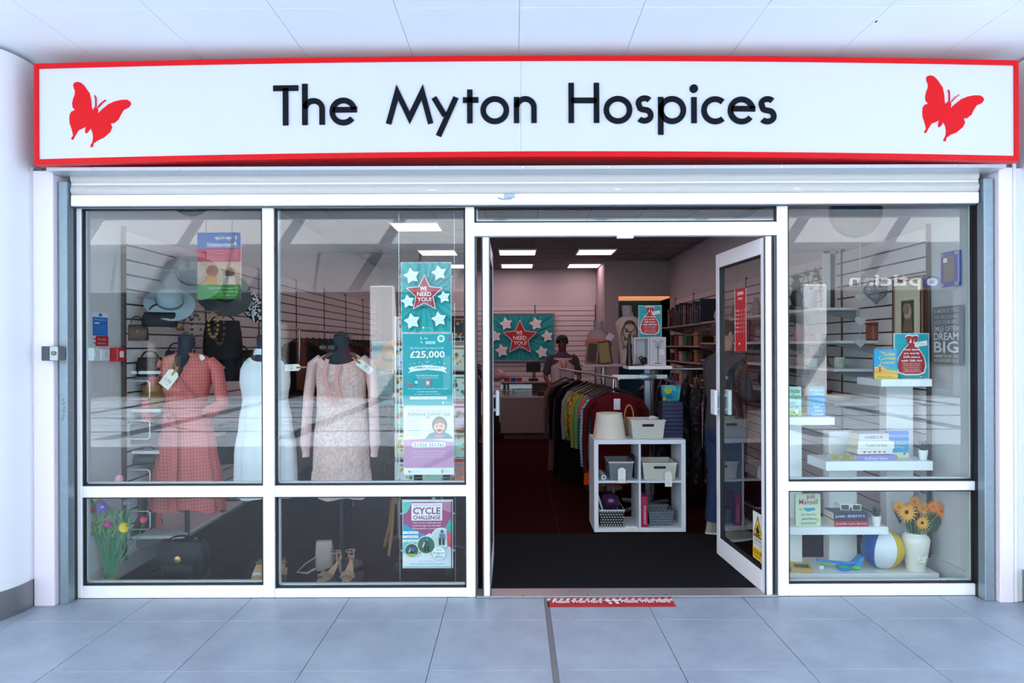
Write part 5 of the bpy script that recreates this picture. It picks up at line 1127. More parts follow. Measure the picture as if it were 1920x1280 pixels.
# ---- on the right side wall
def wallplane(px0,px1,pyt,pyb,off,name,label,cat,dep=.02):
    # a flat thing on the right side wall between two picture columns
    d0=(XR-off)*FPX/(px1-VX); d1=(XR-off)*FPX/(px0-VX); w=d1-d0; yc_=(d0+d1)/2-D; dm=(d0+d1)/2
    zt_=CH-(pyt-VY)/FPX*dm; zb_=CH-(pyb-VY)/FPX*dm
    t=Th(name,label,cat,(XR-off,yc_,zb_),rz=-PI/2); return t,w,zt_-zb_
t,w,h=wallplane(1748,1802,577,686,.03,'slogan_board','grey wall board reading DREAM BIG in white capitals','sign')
mb=MB(); mb.rbox(-w/2,w/2,0,.022,0,h,.003); t.add('board',mb,mat('#77767c',.6))
p=Print(100,100*h/w,w,h); H_=100*h/w; e='#e2e2e6'
rows_=[('BE AMAZING BE STRONG',.03,.11),('WORK HARD LAUGH HARD',.14,.21),('LIVE IN THE MOMENT',.23,.31),('SMILE OFTEN',.34,.43),('DREAM',.45,.58),('BIG',.60,.80),('REMEMBER YOU ARE LOVED',.83,.88),('AND ALWAYS NEVER GIVE UP',.90,.96)]
for tx,a,b in rows_: p.text(tx,7,H_*a,93,H_*b,e if tx in('DREAM','BIG') or a>.3 else '#c4c4ca',.02 if tx in('DREAM','BIG') else .005)
t.add('lettering',p.mb,p.mats())
t,w,h=wallplane(1764,1797,474,540,.03,'photo_frame','small mirror tile framed in cobalt blue glass on the right wall','frame')
mb=MB(); mb.rbox(-w/2,w/2,0,.02,0,h,.003); t.add('frame',mb,mat('#1c2a9a',.15)); mb=MB(); mb.box(-w*.30,w*.30,-.002,-.0003,h*.15,h*.85); t.add('mirror',mb,mat('#6a5a58',.3)); mb=MB()
for a,b in ((-w/2,0),(w/2-.035,0),(-w/2,h-.03),(w/2-.035,h-.03)): mb.box(a+.002,a+.033,-.0015,-.0002,b+.003,b+.027)
t.add('corner_tile',mb,mat('#8a8f96',.3)); mb=MB(); mb.box(-w*.3,-w*.1,-.004,-.0022,h*.7,h*.82); t.add('price_label',mb,white)
t,w,h=wallplane(1672,1729,522,700,.05,'framed_picture','tall framed sketch of a figure in a mahogany frame on the right wall','picture')
mb=MB()
for q in ((-w/2,w/2,0,.03),(-w/2,w/2,h-.03,h),(-w/2,-w/2+.03,.03,h-.03),(w/2-.03,w/2,.03,h-.03)): mb.rbox(q[0],q[1],0,.03,q[2],q[3],.006)
t.add('frame',mb,mat('#5a2a1a',.35,0,.1,30)); p=Print(100,100*h/w,w-.05,h-.05); H_=100*h/w
p.rect(0,0,100,H_,'#d9d2bc'); p.rect(26,H_*.22,76,H_*.60,'#8a857a'); p.rect(28,H_*.23,74,H_*.59,'#4a463f'); p.disc(52,H_*.36,14,'#b8a890',ry=18); p.disc(46,H_*.32,12,'#8c7c68'); p.poly([(40,H_*.44),(68,H_*.42),(72,H_*.58),(34,H_*.58)],'#7a6a56'); p.text('L. M. 64',60,H_*.62,74,H_*.635,'#8a857a')
p.mb.v=[(a,b+.008,c+.025) for a,b,c in p.mb.v]; t.add('print',p.mb,p.mats()); mb=MB(); mb.box(-w/2+.028,w/2-.028,.01,.02,.028,h-.028); t.add('mount',mb,mat('#d9d2bc',.7))
def heart(s,n=26): return [(s*.0625*16*math.sin(2*PI*i/n)**3*.5,s*.0625*(13*math.cos(2*PI*i/n)-5*math.cos(4*PI*i/n)-2*math.cos(6*PI*i/n)-math.cos(8*PI*i/n))*.5) for i in range(n)]
t=Th('wicker_heart','grey woven wicker heart hanging from the right slatted wall','ornament',(XR-.05,.98,Z(568,.98)),rz=-.6); t.o.location.x=X(1643,.98)
mb=MB(); mb.tube([(a,0,b+.07) for a,b in heart(.16)],.009,7,closed=True); t.add('rim',mb,mat('#7c7e84',.8,0,.15,60),smooth=True)
mb=MB(); hh_=heart(.145)
for i in range(0,26,1): a,b=hh_[i],hh_[(i*7+9)%26]; mb.tube([(a[0],-.004,a[1]+.07),((a[0]+b[0])/2,-.014,(a[1]+b[1])/2+.07),(b[0],-.004,b[1]+.07)],.0035,5)
t.add('weave',mb,mat('#8c8e94',.8,0,.2,60),kind='stuff'); mb=MB(); mb.tube([(0,0,.11),(.0,.01,.22)],.002,5); t.add('cord',mb,steel)
t=Th('heart_garland','string of three small driftwood hearts hanging in the right window','ornament',(X(1613,.85),.85,Z(652,.85)),rz=-.3)
mb=MB(); mb.tube([(0,0,0),(0,0,HC-t.o.location.z)],.002,5); t.add('cord',mb,mat('#cfc8bc',.8))
for k,z in enumerate((.03,.19,.36)):
    mb=MB(); mb.prism([(a*1.0,b+z) for a,b in heart(.075)],-.008,.008); t.add('heart',mb,mat('#b8aca4',.8,0,.1,50))
# shelves of the right wall and their goods
lab_=['top','second','third','fourth']
zs=(1.83,1.56,1.345,1.08)
for k,z in enumerate(zs):
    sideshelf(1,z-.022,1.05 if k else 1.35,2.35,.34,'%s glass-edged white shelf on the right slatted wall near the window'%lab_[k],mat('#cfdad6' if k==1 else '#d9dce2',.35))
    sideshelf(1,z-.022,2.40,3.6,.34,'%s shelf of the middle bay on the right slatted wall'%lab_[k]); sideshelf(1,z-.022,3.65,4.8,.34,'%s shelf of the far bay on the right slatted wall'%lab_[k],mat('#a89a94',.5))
def on(px,k,Y): return (X(px,Y),Y,zs[k]+.001)
t=Th('slotted_panel','white framed panel with two tall slots standing on the top right shelf','ornament',on(1574,0,1.75)); w=S(60,1.75); h=S(110,1.75)
mb=MB()
for a,b in ((-.5,-.27),(-.12,.12),(.27,.5)): mb.rbox(a*w,b*w,0,.02,0,h,.002)
mb.rbox(-.5*w,.5*w,0,.02,h-.02,h,.002); mb.rbox(-.5*w,.5*w,0,.02,0,.02,.002); t.add('slab',mb,mat('#e2e4de',.5)); mb=MB(); mb.box(-.28*w,-.11*w,.012,.016,.02,h-.02); mb.box(.11*w,.28*w,.012,.016,.02,h-.02); t.add('slot_backing',mb,mat('#55525a',.6))
t=Th('trailing_plant','trailing artificial ivy in a pale pot on the top right shelf','plant',on(1520,0,1.9))
mb=MB(); mb.lathe([(.05,0),(.06,.18),(.052,.18),(.045,.03)],18); t.add('pot',mb,mat('#aab4bc',.5),smooth=True)
iv=mat('#3f6b4a',.6,0,.2,20)
for i in range(5):
    a=i*1.25; mb=MB(); pts=[(0,0,.18),(.07*math.cos(a),-.05,.30+.02*i),(.13*math.cos(a),-.09,.26),(.15*math.cos(a),-.12,.10-.03*i)]; mb.tube(pts,.003,5); t.add('vine',mb,iv)
    for k in range(5):
        q=k/4; j=min(2,int(q*3)); f=q*3-j; P_=Vector(pts[j]).lerp(Vector(pts[j+1]),f); mb=MB(); mb.add([(P_.x,P_.y-.005,P_.z),(P_.x+.02,P_.y-.012,P_.z+.012),(P_.x+.004,P_.y-.014,P_.z+.035),(P_.x-.018,P_.y-.01,P_.z+.014)],[(0,1,2,3)]); t.add('leaf',mb,iv)
t=Th('figurine_lamp','dark carved figure lamp base on the top right shelf by the door post','ornament',on(1494,0,1.6))
mb=MB(); mb.lathe([(.07,0),(.072,.02),(.04,.04),(.055,.10),(.03,.16),(.045,.2),(.02,.25),(.05,.27),(.05,.28),(.02,.285)],18); t.add('body',mb,mat('#1c1a1c',.5),smooth=True); mb=MB(); mb.rbox(-.075,.075,-.06,.06,-.0,.012,.004); t.add('plinth',mb,mat('#3a241c',.5))
def lathe_thing(name,label,cat,loc,prof,col,extra=None,rough=.35):
    t=Th(name,label,cat,loc); mb=MB(); mb.lathe(prof,18); t.add('body',mb,mat(col,rough),smooth=True)
    if extra: mb=MB(); extra(mb); t.add('handle',mb,mat(col,rough),smooth=True)
    return t
ear=lambda s,x=.05: (lambda mb: mb.tube([(x,0,s*.3),(x+.03,0,s*.4),(x+.03,0,s*.7),(x,0,s*.8)],.005,6))
mug=lathe_thing('mug','white mug with a coloured sticker on the third right shelf','mug',on(1574,2,1.25),[(.034,0),(.04,.01),(.04,.085),(.036,.085),(.034,.01)],'#b9c3c8',ear(.085,.038)); mb=MB(); mb.box(-.022,.0,-.042,-.0402,.03,.07); mug.add('sticker',mb,mat('#d8b83a'))
lathe_thing('teapot','cream teapot on the third right shelf, left of the tower model','teapot',on(1507,2,1.9),[(.03,0),(.06,.03),(.065,.06),(.04,.09),(.012,.1),(.014,.115),(.002,.12)],'#b8a49a',ear(.1,.06))
lathe_thing('ice_bucket','pale blue tapered pot on the third right shelf behind the tower model','pot',on(1553,2,2.0),[(.05,0),(.075,.17),(.085,.18),(.07,.18),(.05,.02)],'#9aa4ac')
t=Th('tower_model','dark wire model of a lattice tower on the third right shelf','ornament',on(1546,2,1.55))
for sx,sy in ((-1,-1),(1,-1),(1,1),(-1,1)): mb=MB(); mb.tube([(sx*.035,sy*.035,0),(sx*.018,sy*.018,.05),(sx*.008,sy*.008,.11),(0,0,.19)],.004,5); t.add('leg',mb,black)
mb=MB(); mb.box(-.024,.024,-.024,.024,.045,.05); mb.box(-.012,.012,-.012,.012,.09,.095); t.add('deck',mb,black)
lathe_thing('planter','white planter with green leaves on the third right shelf','pot',on(1523,2,1.45),[(.035,0),(.045,.07),(.04,.07),(.03,.02)],'#c9cfcf')
lathe_thing('mug','small pale mug on the second right shelf','mug',on(1535,1,1.9),[(.03,0),(.036,.07),(.03,.07),(.03,.01)],'#aab4b8',ear(.07,.034))
lathe_thing('jug','pink lidded jug on the second right shelf','jug',on(1500,1,2.0),[(.04,0),(.06,.06),(.035,.13),(.045,.16),(.035,.16),(.03,.1)],'#b08a84',ear(.14,.05))
lathe_thing('cake_stand','stack of cream plates on the fourth right shelf','plates',on(1572,3,1.3),[(.05,0),(.1,.02),(.105,.035),(.1,.05),(.05,.04)],'#c9c2ae')
lathe_thing('bowl','wooden bowl on the fourth right shelf beyond the plates','bowl',on(1555,3,1.9),[(.04,0),(.09,.05),(.085,.05),(.04,.01)],'#7a5236')
lathe_thing('storage_tin','grey round tin on the fourth right shelf','tin',on(1524,3,1.5),[(.06,0),(.06,.12),(.062,.12),(.062,.13),(.005,.132)],'#8c9298')
t=Th('copper_box','copper coloured box with a red lid on the second right shelf','box',on(1648,1,1.12)); mb=MB(); mb.rbox(-.075,.075,-.06,.06,0,.12,.008); t.add('box',mb,mat('#8a5040',.4)); mb=MB(); mb.rbox(-.08,.08,-.065,.065,.121,.14,.006); t.add('lid',mb,mat('#a8372e',.4))
t=Th('umbrella','folded lilac umbrella standing against the right wall behind the pillar','umbrella',(X(1735,.80),.80,.02)); mb=MB(); mb.lathe([(.004,0),(.03,.12),(.04,.6),(.02,.8),(.006,.82)],10); t.add('canopy',mb,mat('#6a6a98',.7),smooth=True); mb=MB(); mb.tube([(0,0,.82),(0,0,.92),(.03,0,.96),(.05,0,.93)],.008,8); t.add('handle',mb,mat('#8a5a34'),smooth=True)
t=Th('round_speaker','black round speaker dish hung under the ceiling of the right window','speaker',(X(1607,.45),.45,Z(446,.45)),rot=(0,0,0))
mb=MB(); r_=S(49,.45); mb.m=Matrix.Translation((0,0,r_*.98)); mb.loft([[(a*r_*math.cos(2*PI*i/36),y,a*r_*math.sin(2*PI*i/36)) for i in range(36)] for a,y in ((.3,.05),(.96,.05),(1,.03),(1,.0),(.97,-.01),(.2,-.02))]); t.add('dish',mb,mat('#232427',.5),smooth=True); mb=MB(); mb.cyl((0,.03,r_*1.5),(0,.03,HC-t.o.location.z),.012,8); t.add('hanger',mb,steel)
t=Th('round_speaker','black round speaker dish just under the shutter in the left window','speaker',(X(357,.45),.45,Z(401,.45)))
mb=MB(); r_=S(40,.45); mb.m=Matrix.Translation((0,0,r_*.98)); mb.loft([[(a*r_*math.cos(2*PI*i/36),y,a*r_*math.sin(2*PI*i/36)) for i in range(36)] for a,y in ((.3,.05),(.96,.05),(1,.03),(1,.0),(.97,-.01),(.2,-.02))]); t.add('dish',mb,mat('#232427',.5),smooth=True); mb=MB(); mb.cyl((0,.03,r_*1.5),(0,.03,HC-t.o.location.z),.012,8); t.add('hanger',mb,steel)
# please wait here strip on the paving
y0_,y1_=YF(1122.5),YF(1138.5)
x0_,x1_=X(1025,(y0_+y1_)/2),X(1262,(y0_+y1_)/2)
t=Th('floor_sticker','red and white floor strip reading Please Wait Here at the threshold','sticker',((x0_+x1_)/2,y1_,.001))
p=Print(240,30,x1_-x0_,y0_-y1_); p.rect(0,0,240,30,'#b8323a'); p.rect(0,0,240,9,'#ece8ea')
for i in range(19): p.poly([(2+12.6*i,9),(9+12.6*i,9),(14+12.6*i,0),(8+12.6*i,0)],'#b8323a')
p.text('Please Wait Here',9,13,103,22,'#f2ecec',.03); p.text('Please Wait Here',139,13,232,22,'#f2ecec',.03)
for a in (0,1): p.poly([(108+15*a,12),(117+15*a,10),(120+15*a,17),(112+15*a,20)],'#f4f0f0'); p.poly([(113+13*a,22),(120+13*a,20),(121+13*a,26),(116+13*a,27)],'#f4f0f0')
p.mb.v=[(a,c,-b) for a,b,c in p.mb.v]; p.mb.f=[f for f in p.mb.f]; t.add('print',p.mb,p.mats(.5)); mb=MB(); mb.box(-(x1_-x0_)/2,(x1_-x0_)/2,0,(y0_-y1_),-.0008,0); t.add('vinyl',mb,mat('#b8323a'))
# ================================================================ GARMENTS ON RAILS
def garment(kind,label,col,loc,rz,L=.7,Wd=.44,sleeve=.55,group=None,tag=False,hm=None):
    m_=col if not isinstance(col,str) else mat(col,.9,0,.10,26,spec=.15)
    t=Th(kind,label,'garment',loc,rz,group); ph=rnd.random()*6; hw=Wd/2            # hangs from z=0, plane XZ, thickness Y
    mb=MB(); rg=[]
    for z,f,th in ((-.125,.18,.02),(-.15,.55,.026),(-.185,.93,.03),(-.23,.98,.034),(-.35,.92,.038),(-.55,.94,.042),(-L*.85-.1,1.0,.046),(-L-.1,1.04,.048)):
        rg.append([(hw*f*math.cos(2*PI*i/26),th*math.sin(2*PI*i/26)+.012*math.sin(5*2*PI*i/26+ph+z*3)*min(1,-z*2),z+.006*math.sin(4*PI*i/26+ph)) for i in range(26)])
    mb.loft(rg[::-1]); t.add('body',mb,m_,smooth=True)
    if sleeve>.05:
        for s_ in (-1,1):
            mb=MB(); mb.tube([(s_*hw*.82,0,-.19),(s_*(hw+.02),.005,-.29),(s_*(hw+.035),.01,-.19-sleeve*.6),(s_*(hw+.03),.0,-.19-sleeve)],[.05,.055,.045,.036],10,.6); t.add('sleeve',mb,m_,smooth=True)
    mb=MB(); mb.tube([(-hw*.85,0,-.172),(-hw*.3,0,-.115),(0,0,-.085),(hw*.3,0,-.115),(hw*.85,0,-.172)],.011,6); h=t.add('hanger',mb,hm or mat('#1a1b20',.4),smooth=True)
    mb=MB(); mb.tube([(0,0,-.085),(0,0,-.02),(-.016,0,.0),(-.005,0,.020),(.012,0,.012)],.003,5); t.add('hook',mb,steel,under=h,smooth=True)
    if tag:
        mb=MB(); mb.rbox(-.03,.03,-.055,-.052,-.275,-.175,.002); t.add('price_label',mb,mat('#d9dbe0',.5))
    return t
tealc=check_mat('teal_check','#2c6f92','#9cc4d2',.03,.5)
flor=blotch_mat('black_floral',['#141419','#2c2a33','#141419','#4a4753','#17171d'],22)
orp=blotch_mat('orange_print',['#b8501f','#d98a2a','#7a2a1a','#e0b050','#8a3a1e'],28)
grp=blotch_mat('green_print',['#8a8f2f','#5f7a3a','#b0a040','#3f5f3a'],26)
# centre four-way stand
ysn=2.25; sxp=X(1213,ysn); zr=Z(707,ysn)
st=Th('clothes_stand','chrome four-way clothes stand in the middle of the shop with a white top shelf','clothes stand',(sxp,ysn,0))
mb=MB(); mb.rbox(-.028,.028,-.028,.028,.03,Z(692,ysn),.004); st.add('pole',mb,mat('#8f9daa',.3,.6))
mb=MB(); mb.rbox(X(1173,ysn)-sxp,X(1253,ysn)-sxp,-.17,.17,Z(692,ysn),Z(686,ysn),.004); st.add('top_shelf',mb,white)
mb=MB(); mb.rbox(-.33,-.03,-.012,.012,zr-.02,zr+.02,.004); st.add('arm',mb,mat('#e8ecf0',.25)); mb=MB(); mb.rbox(.03,.19,-.012,.012,zr-.02,zr+.02,.004); st.add('arm',mb,mat('#e8ecf0',.25))
mb=MB(); mb.loft([[(a*math.cos(2*PI*i/16),y,zr+b*math.sin(2*PI*i/16)) for i in range(16)] for y,a,b in ((-.05,.02,.02),(-.035,.085,.035),(.035,.085,.035),(.05,.02,.02))]); st.add('bracket',mb,mat('#8f9daa',.3,.6),smooth=True)
for a in range(4):
    c_,s_=math.cos(a*PI/2+.7),math.sin(a*PI/2+.7); mb=MB(); mb.tube([(0,0,.05),(.3*c_,.3*s_,.03)],.018,8); st.add('foot',mb,mat('#8f9daa',.3,.6),smooth=True)
pA=Vector((X(1150,2.3),2.0,zr)); pB=Vector((X(1048,4.6),4.6,zr))
rl=Th('clothes_rail','long chrome clothes rail running back from the four-way stand','clothes rail',(pA.x,pA.y,0))
mb=MB(); mb.cyl((pA.x,pA.y-.05,zr),(pB.x,pB.y,zr),.013,10); rl.add('rail',mb,steel,world=True,smooth=True)
for q in (.06,.97):
    P_=pA.lerp(pB,q); mb=MB(); mb.cyl((P_.x,P_.y,.0),(P_.x,P_.y,zr),.014,8); rl.add('upright',mb,steel,world=True,smooth=True)
dirn=(pB-pA).normalized(); rzr=math.atan2(dirn.y,dirn.x)-PI/2
gs=[('jumper','maroon knitted jumper with white tag, facing the door at the front of the centre rail',mat('#541319',.95,0,.08,60,spec=.1),.72,.50,.66,0),
('shirt','teal and white checked shirt just behind the maroon jumper',tealc,.72,.50,.62,0),
('cardigan','black cardigan behind the teal checked shirt','#15161b',.62,.46,.6,0),
('dress','bright orange dress edge behind the black cardigan','#d0501c',.92,.44,.2,0),
('blouse','sage green blouse behind the orange dress','#5f8f70',.55,.46,.5,0),
('top','olive green top behind the sage blouse','#8c8f34',.62,.46,.52,0),
('blouse','orange and yellow printed blouse on the centre rail',orp,.5,.44,.4,0),
('top','green printed top behind the orange printed blouse',grp,.55,.44,.45,0),
('shirt','pale grey shirt deep on the centre rail','#8f8c92',.6,.44,.5,0),
('coat','long black coat deep on the centre rail, nearest of three','#101218',1.15,.44,.6,0),
('coat','long black coat deep on the centre rail, second of three','#0d0f14',1.18,.44,.6,0),
('coat','long beige coat at the far end of the centre rail','#6e5650',1.12,.42,.6,0)]
ts=[0.03,.07,.11,.15,.20,.26,.32,.38,.45,.60,.72,.86]
for g,q in zip(gs,ts):
    P_=pA.lerp(pB,q); garment(g[0],g[1],g[2],(P_.x,P_.y,zr-.012),rzr+rnd.uniform(-.1,.1),g[3],g[4],g[5],'clothes on the centre rail',tag=(g[0]=='jumper'))
# right arm of the stand: dark clothes and floral dresses
prng=[('coat','#1b1a20',.9),('coat','#3a1418',.8),('coat','#22242c',.95),('jacket','#2c2f3a',.7),('jacket','#46383c',.75),('skirt','#5a2028',.6)]
for i,(k_,c_,L_) in enumerate(prng):
    garment(k_,'%s %s on the right arm of the stand, %s from the pole'%(('charcoal','deep red','dark navy','slate','plum grey','wine red')[i],k_,('first','second','third','fourth','fifth','sixth')[i]),c_,(sxp+.20+.05*i,2.95+.2*i,zr-.0),.4+rnd.uniform(-.1,.1),L_,.42,.5,'dark clothes on the right arm')
r3=Th('clothes_rail','short chrome rail of dark coats behind the four-way stand','clothes rail',(sxp+.2,2.9,0)); mb=MB(); mb.cyl((sxp+.18,2.85,zr),(sxp+.48,4.1,zr),.012,8); r3.add('rail',mb,steel,world=True,smooth=True)
for a_,b_2 in ((.18,2.86),(.48,4.08)): mb=MB(); mb.cyl((sxp+a_,b_2,0),(sxp+a_,b_2,zr),.012,8); r3.add('upright',mb,steel,world=True,smooth=True)
r2=Th('clothes_rail','short chrome rail of black floral dresses right of the white cube shelf','clothes rail',(1.62,2.5,0))
mb=MB(); mb.cyl((1.30,2.42,1.30),(2.2,2.42,1.30),.012,8); r2.add('rail',mb,steel,world=True,smooth=True)
for q in (1.32,2.13): mb=MB(); mb.cyl((q,2.42,0),(q,2.42,1.30),.012,8); r2.add('upright',mb,steel,world=True,smooth=True)
for i in range(7): garment('dress','black floral dress on the short rail, %s from the left'%('first','second','third','fourth','fifth','sixth','seventh')[i],flor,(1.42+.11*i,2.42,1.29),PI/2+rnd.uniform(-.5,-.1),.95,.44,.3 if i%2 else 0,'black floral dresses on the short rail')
# racks on the left
def rack(x0,y0,x1,y1,z,n,cols,rname,L=(.7,1.1),rz=None,upr=True):
    t=Th('clothes_rail','chrome clothes rail '+rname,'clothes rail',(x0,y0,0)); mb=MB(); mb.cyl((x0,y0,z),(x1,y1,z),.013,8); t.add('rail',mb,steel,world=True,smooth=True)
    for q in (.02,.5,.98):
        mb=MB(); xx,yy=x0+(x1-x0)*q,y0+(y1-y0)*q; mb.cyl((xx,yy,0),(xx,yy,z),.013,8); t.add('upright',mb,steel,world=True,smooth=True)
    protos=[]; a=math.atan2(y1-y0,x1-x0)-PI/2
    ordn=['first','second','third','fourth','fifth','sixth','seventh','eighth','ninth','tenth','eleventh','twelfth','thirteenth','fourteenth','fifteenth','sixteenth','seventeenth','eighteenth','nineteenth','twentieth']
    for i in range(n):
        q=(i+.5)/n; cn,cc=cols[(i*3+i//8)%len(cols)]; k_=('shirt','jacket','dress','blouse','cardigan')[i%5]
        loc=(x0+(x1-x0)*q,y0+(y1-y0)*q,z-.012); lb='%s %s, %s from the near end of the rail %s'%(cn,k_,ordn[i],rname)
        garment(k_,lb,cc,loc,a+rnd.uniform(-.15,.15),rnd.uniform(*L),.44,.5,'clothes on the rail '+rname)
cA=[('rust orange','#b5481f'),('navy','#1c2540'),('brown','#4a2e20'),('printed orange',orp),('black','#14151a'),('pale grey','#8b8c92'),('teal','#1f5f68'),('wine','#4f1822')]
cB=[('black','#14151a'),('dark brown','#33221c'),('navy','#1a2138'),('russet','#6a3320'),('forest green','#22382c'),('charcoal','#2a2b31'),('ochre','#8a6a2c'),('crimson','#7a1f26')]
rack(-.62,1.55,-.62,4.9,1.45,16,cA,'left of the doorway')
rack(-1.55,2.3,-1.55,5.6,1.38,14,cB,'behind the mannequins')
rack(-2.32,3.1,-2.32,8.0,1.72,20,cB,'along the left wall',(.8,1.15))
# ---------------------------------------------------------------- white cube shelf and its goods
yk=YF(998); xk0,xk1=X(1113,yk),X(1285,yk); zk=Z(825,yk); dk_=.37
kx=Th('cube_shelf','white two by two cube shelf standing just inside the doorway','shelf unit',((xk0+xk1)/2,yk,0)); hw=(xk1-xk0)/2; th=.036
cube=mat('#dfe5ee',.45,0,.01)
mb=MB(); mb.rbox(-hw,hw,0,dk_,zk-th,zk,.002); kx.add('top',mb,cube); mb=MB(); mb.rbox(-hw,hw,0,dk_,0,th,.002); kx.add('bottom',mb,cube)
for s_ in (-1,1): mb=MB(); mb.rbox(s_*hw,s_*(hw-th),0,dk_,th,zk-th,.002); kx.add('side',mb,cube)
mb=MB(); mb.rbox(-.009,.009,.002,dk_,th,zk-th,.002); kx.add('divider',mb,cube); zm=Z(904,yk)
for s_ in (-1,1): mb=MB(); mb.rbox(s_*.009,s_*(hw-th),.002,dk_,zm-.009,zm+.009,.002); kx.add('shelf_board',mb,cube)
def basket(px0,px1,pt,zb,Y,dep,m,label,hole='#2a2426',handle_hole=True,lining=None,th_=.006):
    w=S(px1-px0,Y); h=Z(pt,Y)-zb; t=Th('basket',label,'basket',(X((px0+px1)/2,Y),Y+dep/2,zb+.001))
    mb=MB(); f=.88
    o=lambda s,z,i:[(-w/2*s+i,-dep/2*s+i,z),(w/2*s-i,-dep/2*s+i,z),(w/2*s-i,dep/2*s-i,z),(-w/2*s+i,dep/2*s-i,z)]
    mb.loft([o(f,0,0),o(1,h,0),o(1,h,th_),o(f,.006,th_)]); t.add('body',mb,m)
    mb=MB(); mb.loft([o(1.03,h-.012,0),o(1.03,h,0),o(1.0,h,.002),o(1.0,h-.012,.002)],caps=False); t.add('rim',mb,lining or m)
    if handle_hole:
        mb=MB(); yy=-dep/2*(f+(1-f)*.72)-.003; mb.rbox(-w*.17,w*.17,yy,yy+.004,h*.64,h*.78,.012); t.add('handle_hole',mb,mat(hole,.8),label='dark hand hole')
    return t
cream=hole_mat('cream_basket','#d6d6cb','#7d7c74',.0135)
blackb=hole_mat('black_basket','#15161a','#c8c8c8',.022); greyb=hole_mat('grey_basket','#6e7c88','#1a1c22',.022)
grw=wave_mat('grey_wicker','#5f6a74','#8f9aa4',34,'Z',.8,1.0,.8)
lsh=Th('lampshade','cream drum lampshade on top of the white cube shelf','lampshade',(X(1144,yk+.1),yk+.17,zk+.001)); h_=Z(777,yk+.1)-zk
mb=MB(); r1,r2_=S(31,yk+.1),S(24.5,yk+.1); mb.lathe([(r1,0),(r2_,h_),(r2_-.004,h_),(r1-.004,0)],40,caps=False); lsh.add('shade',mb,mat('#dcd4c6',.7,0,.02,40),smooth=True); mb=MB(); mb.tube([(r2_*math.cos(a),r2_*math.sin(a),h_) for a in [2*PI*i/30 for i in range(30)]],.003,5,closed=True); lsh.add('top_ring',mb,mat('#e6dfd2',.6))
b_=basket(1183,1247,788,zk,yk+.04,.24,cream,'cream perforated plastic basket on top of the cube shelf')
mb=MB(); mb.ball((.06,-.0,b_.o.location.z*0+.15),(.045,.04,.03),10); b_.add('paper',mb,mat('#c9c6d0',.8),smooth=True); mb=MB(); 
t=Th('handled_bag','bag with a tan hooped handle behind the cream basket','bag',(X(1180,yk+.2),yk+.3,zk+.001)); mb=MB(); mb.rbox(-.04,.05,-.03,.03,0,.14,.015); t.add('body',mb,mat('#8a7a6a',.7)); mb=MB(); mb.tube([(-.03+.04*(1-math.cos(a)),-.01,.13+.13*math.sin(a)) for a in [PI*i/12 for i in range(13)]],.007,7); t.add('handle',mb,mat('#b5702c',.6),smooth=True)
t=Th('crate','dark navy slatted crate at the right end of the cube shelf top','crate',(X(1262,yk+.1),yk+.2,zk+.001)); h_=Z(756,yk+.1)-zk
nv2=mat('#141a44',.5)
for k in range(9): mb=MB(); mb.rbox(-.085,.085,-.08,-.074,h_*k/9+.003,h_*(k+1)/9-.004,.002); t.add('slat',mb,nv2)
mb=MB(); mb.box(-.088,.088,-.072,.09,0,h_); t.add('box',mb,mat('#0f1434',.6))
t=Th('gift_bag','turquoise and yellow printed fabric bag hanging from the right arm','bag',(X(1257,2.0),2.0,Z(757,2.0))); h_=S(34,2.0)
mb=MB(); w_=S(18,2.0); mb.loft([[(-w_*.75,-.03,0),(w_*.75,-.03,0),(w_*.75,.03,0),(-w_*.75,.03,0)],[(-w_,-.035,h_),(w_,-.035,h_),(w_,.035,h_),(-w_,.035,h_)]]); t.add('body',mb,blotch_mat('turquoise_yellow',['#2fa8b8','#2f9ac8','#c8cc2f','#1f7f9a','#57c4c8'],24)); mb=MB(); mb.tube([(-w_*.5,0,h_),(0,0,h_+.10),(w_*.5,0,h_)],.008,6); t.add('strap',mb,mat('#1f3a8a',.7),smooth=True); mb=MB(); mb.box(-.01,.01,-.04,-.037,-.02,.02); t.add('price_label',mb,white)
bsk=basket(1141,1187,866,zm+.009,yk+.03,.28,grw,'grey wicker basket with cream lining in the upper left cube',handle_hole=False,lining=mat('#c9bfb4',.8))
basket(1204,1269,868,zm+.009,yk+.03,.28,cream,'cream perforated basket in the upper right cube')
basket(1123,1170,956,th,yk+.03,.24,blackb,'black perforated basket in the lower left cube',handle_hole=False,lining=mat('#c8c8cc',.4))
basket(1215,1263,958,th,yk+.04,.24,greyb,'blue grey slotted basket in the lower right cube',handle_hole=False)
price_tag(1165,906,yk-.01,0,'long white tag hanging on the grey wicker basket','',.062,.125,False); price_tag(1252.5,913,yk-.01,0,'long white tag hanging on the cream basket in the upper right cube','',.058,.125,False)
price_tag(1182,996,yk-.012,0,'wide white shelf label at the foot of the cube shelf','',.12,.04,False)
t=Th('bicycle_helmet','shiny purple ball shaped helmet on the black basket','helmet',(X(1144,yk+.12),yk+.15,Z(957,yk+.12))); mb=MB(); mb.ball((0,0,.07),(.078,.08,.075),20); t.add('shell',mb,mat('#3a1a44',.15),smooth=True); mb=MB(); mb.tube([(-.06,-.05,.04),(0,-.085,.02),(.06,-.05,.04)],.005,6); t.add('strap',mb,black)
t=Th('document_folder','white papers leaning in the lower left cube','papers',(X(1130,yk+.05),yk+.10,Z(957,yk+.1)),rot=(0,-.3,0)); mb=MB(); mb.box(-.004,.004,0,.08,0,.14); t.add('sheet',mb,mat('#cfd0da')); mb=MB(); mb.box(.006,.010,0,.08,0,.12); t.add('sheet',mb,mat('#b5b8c8'))
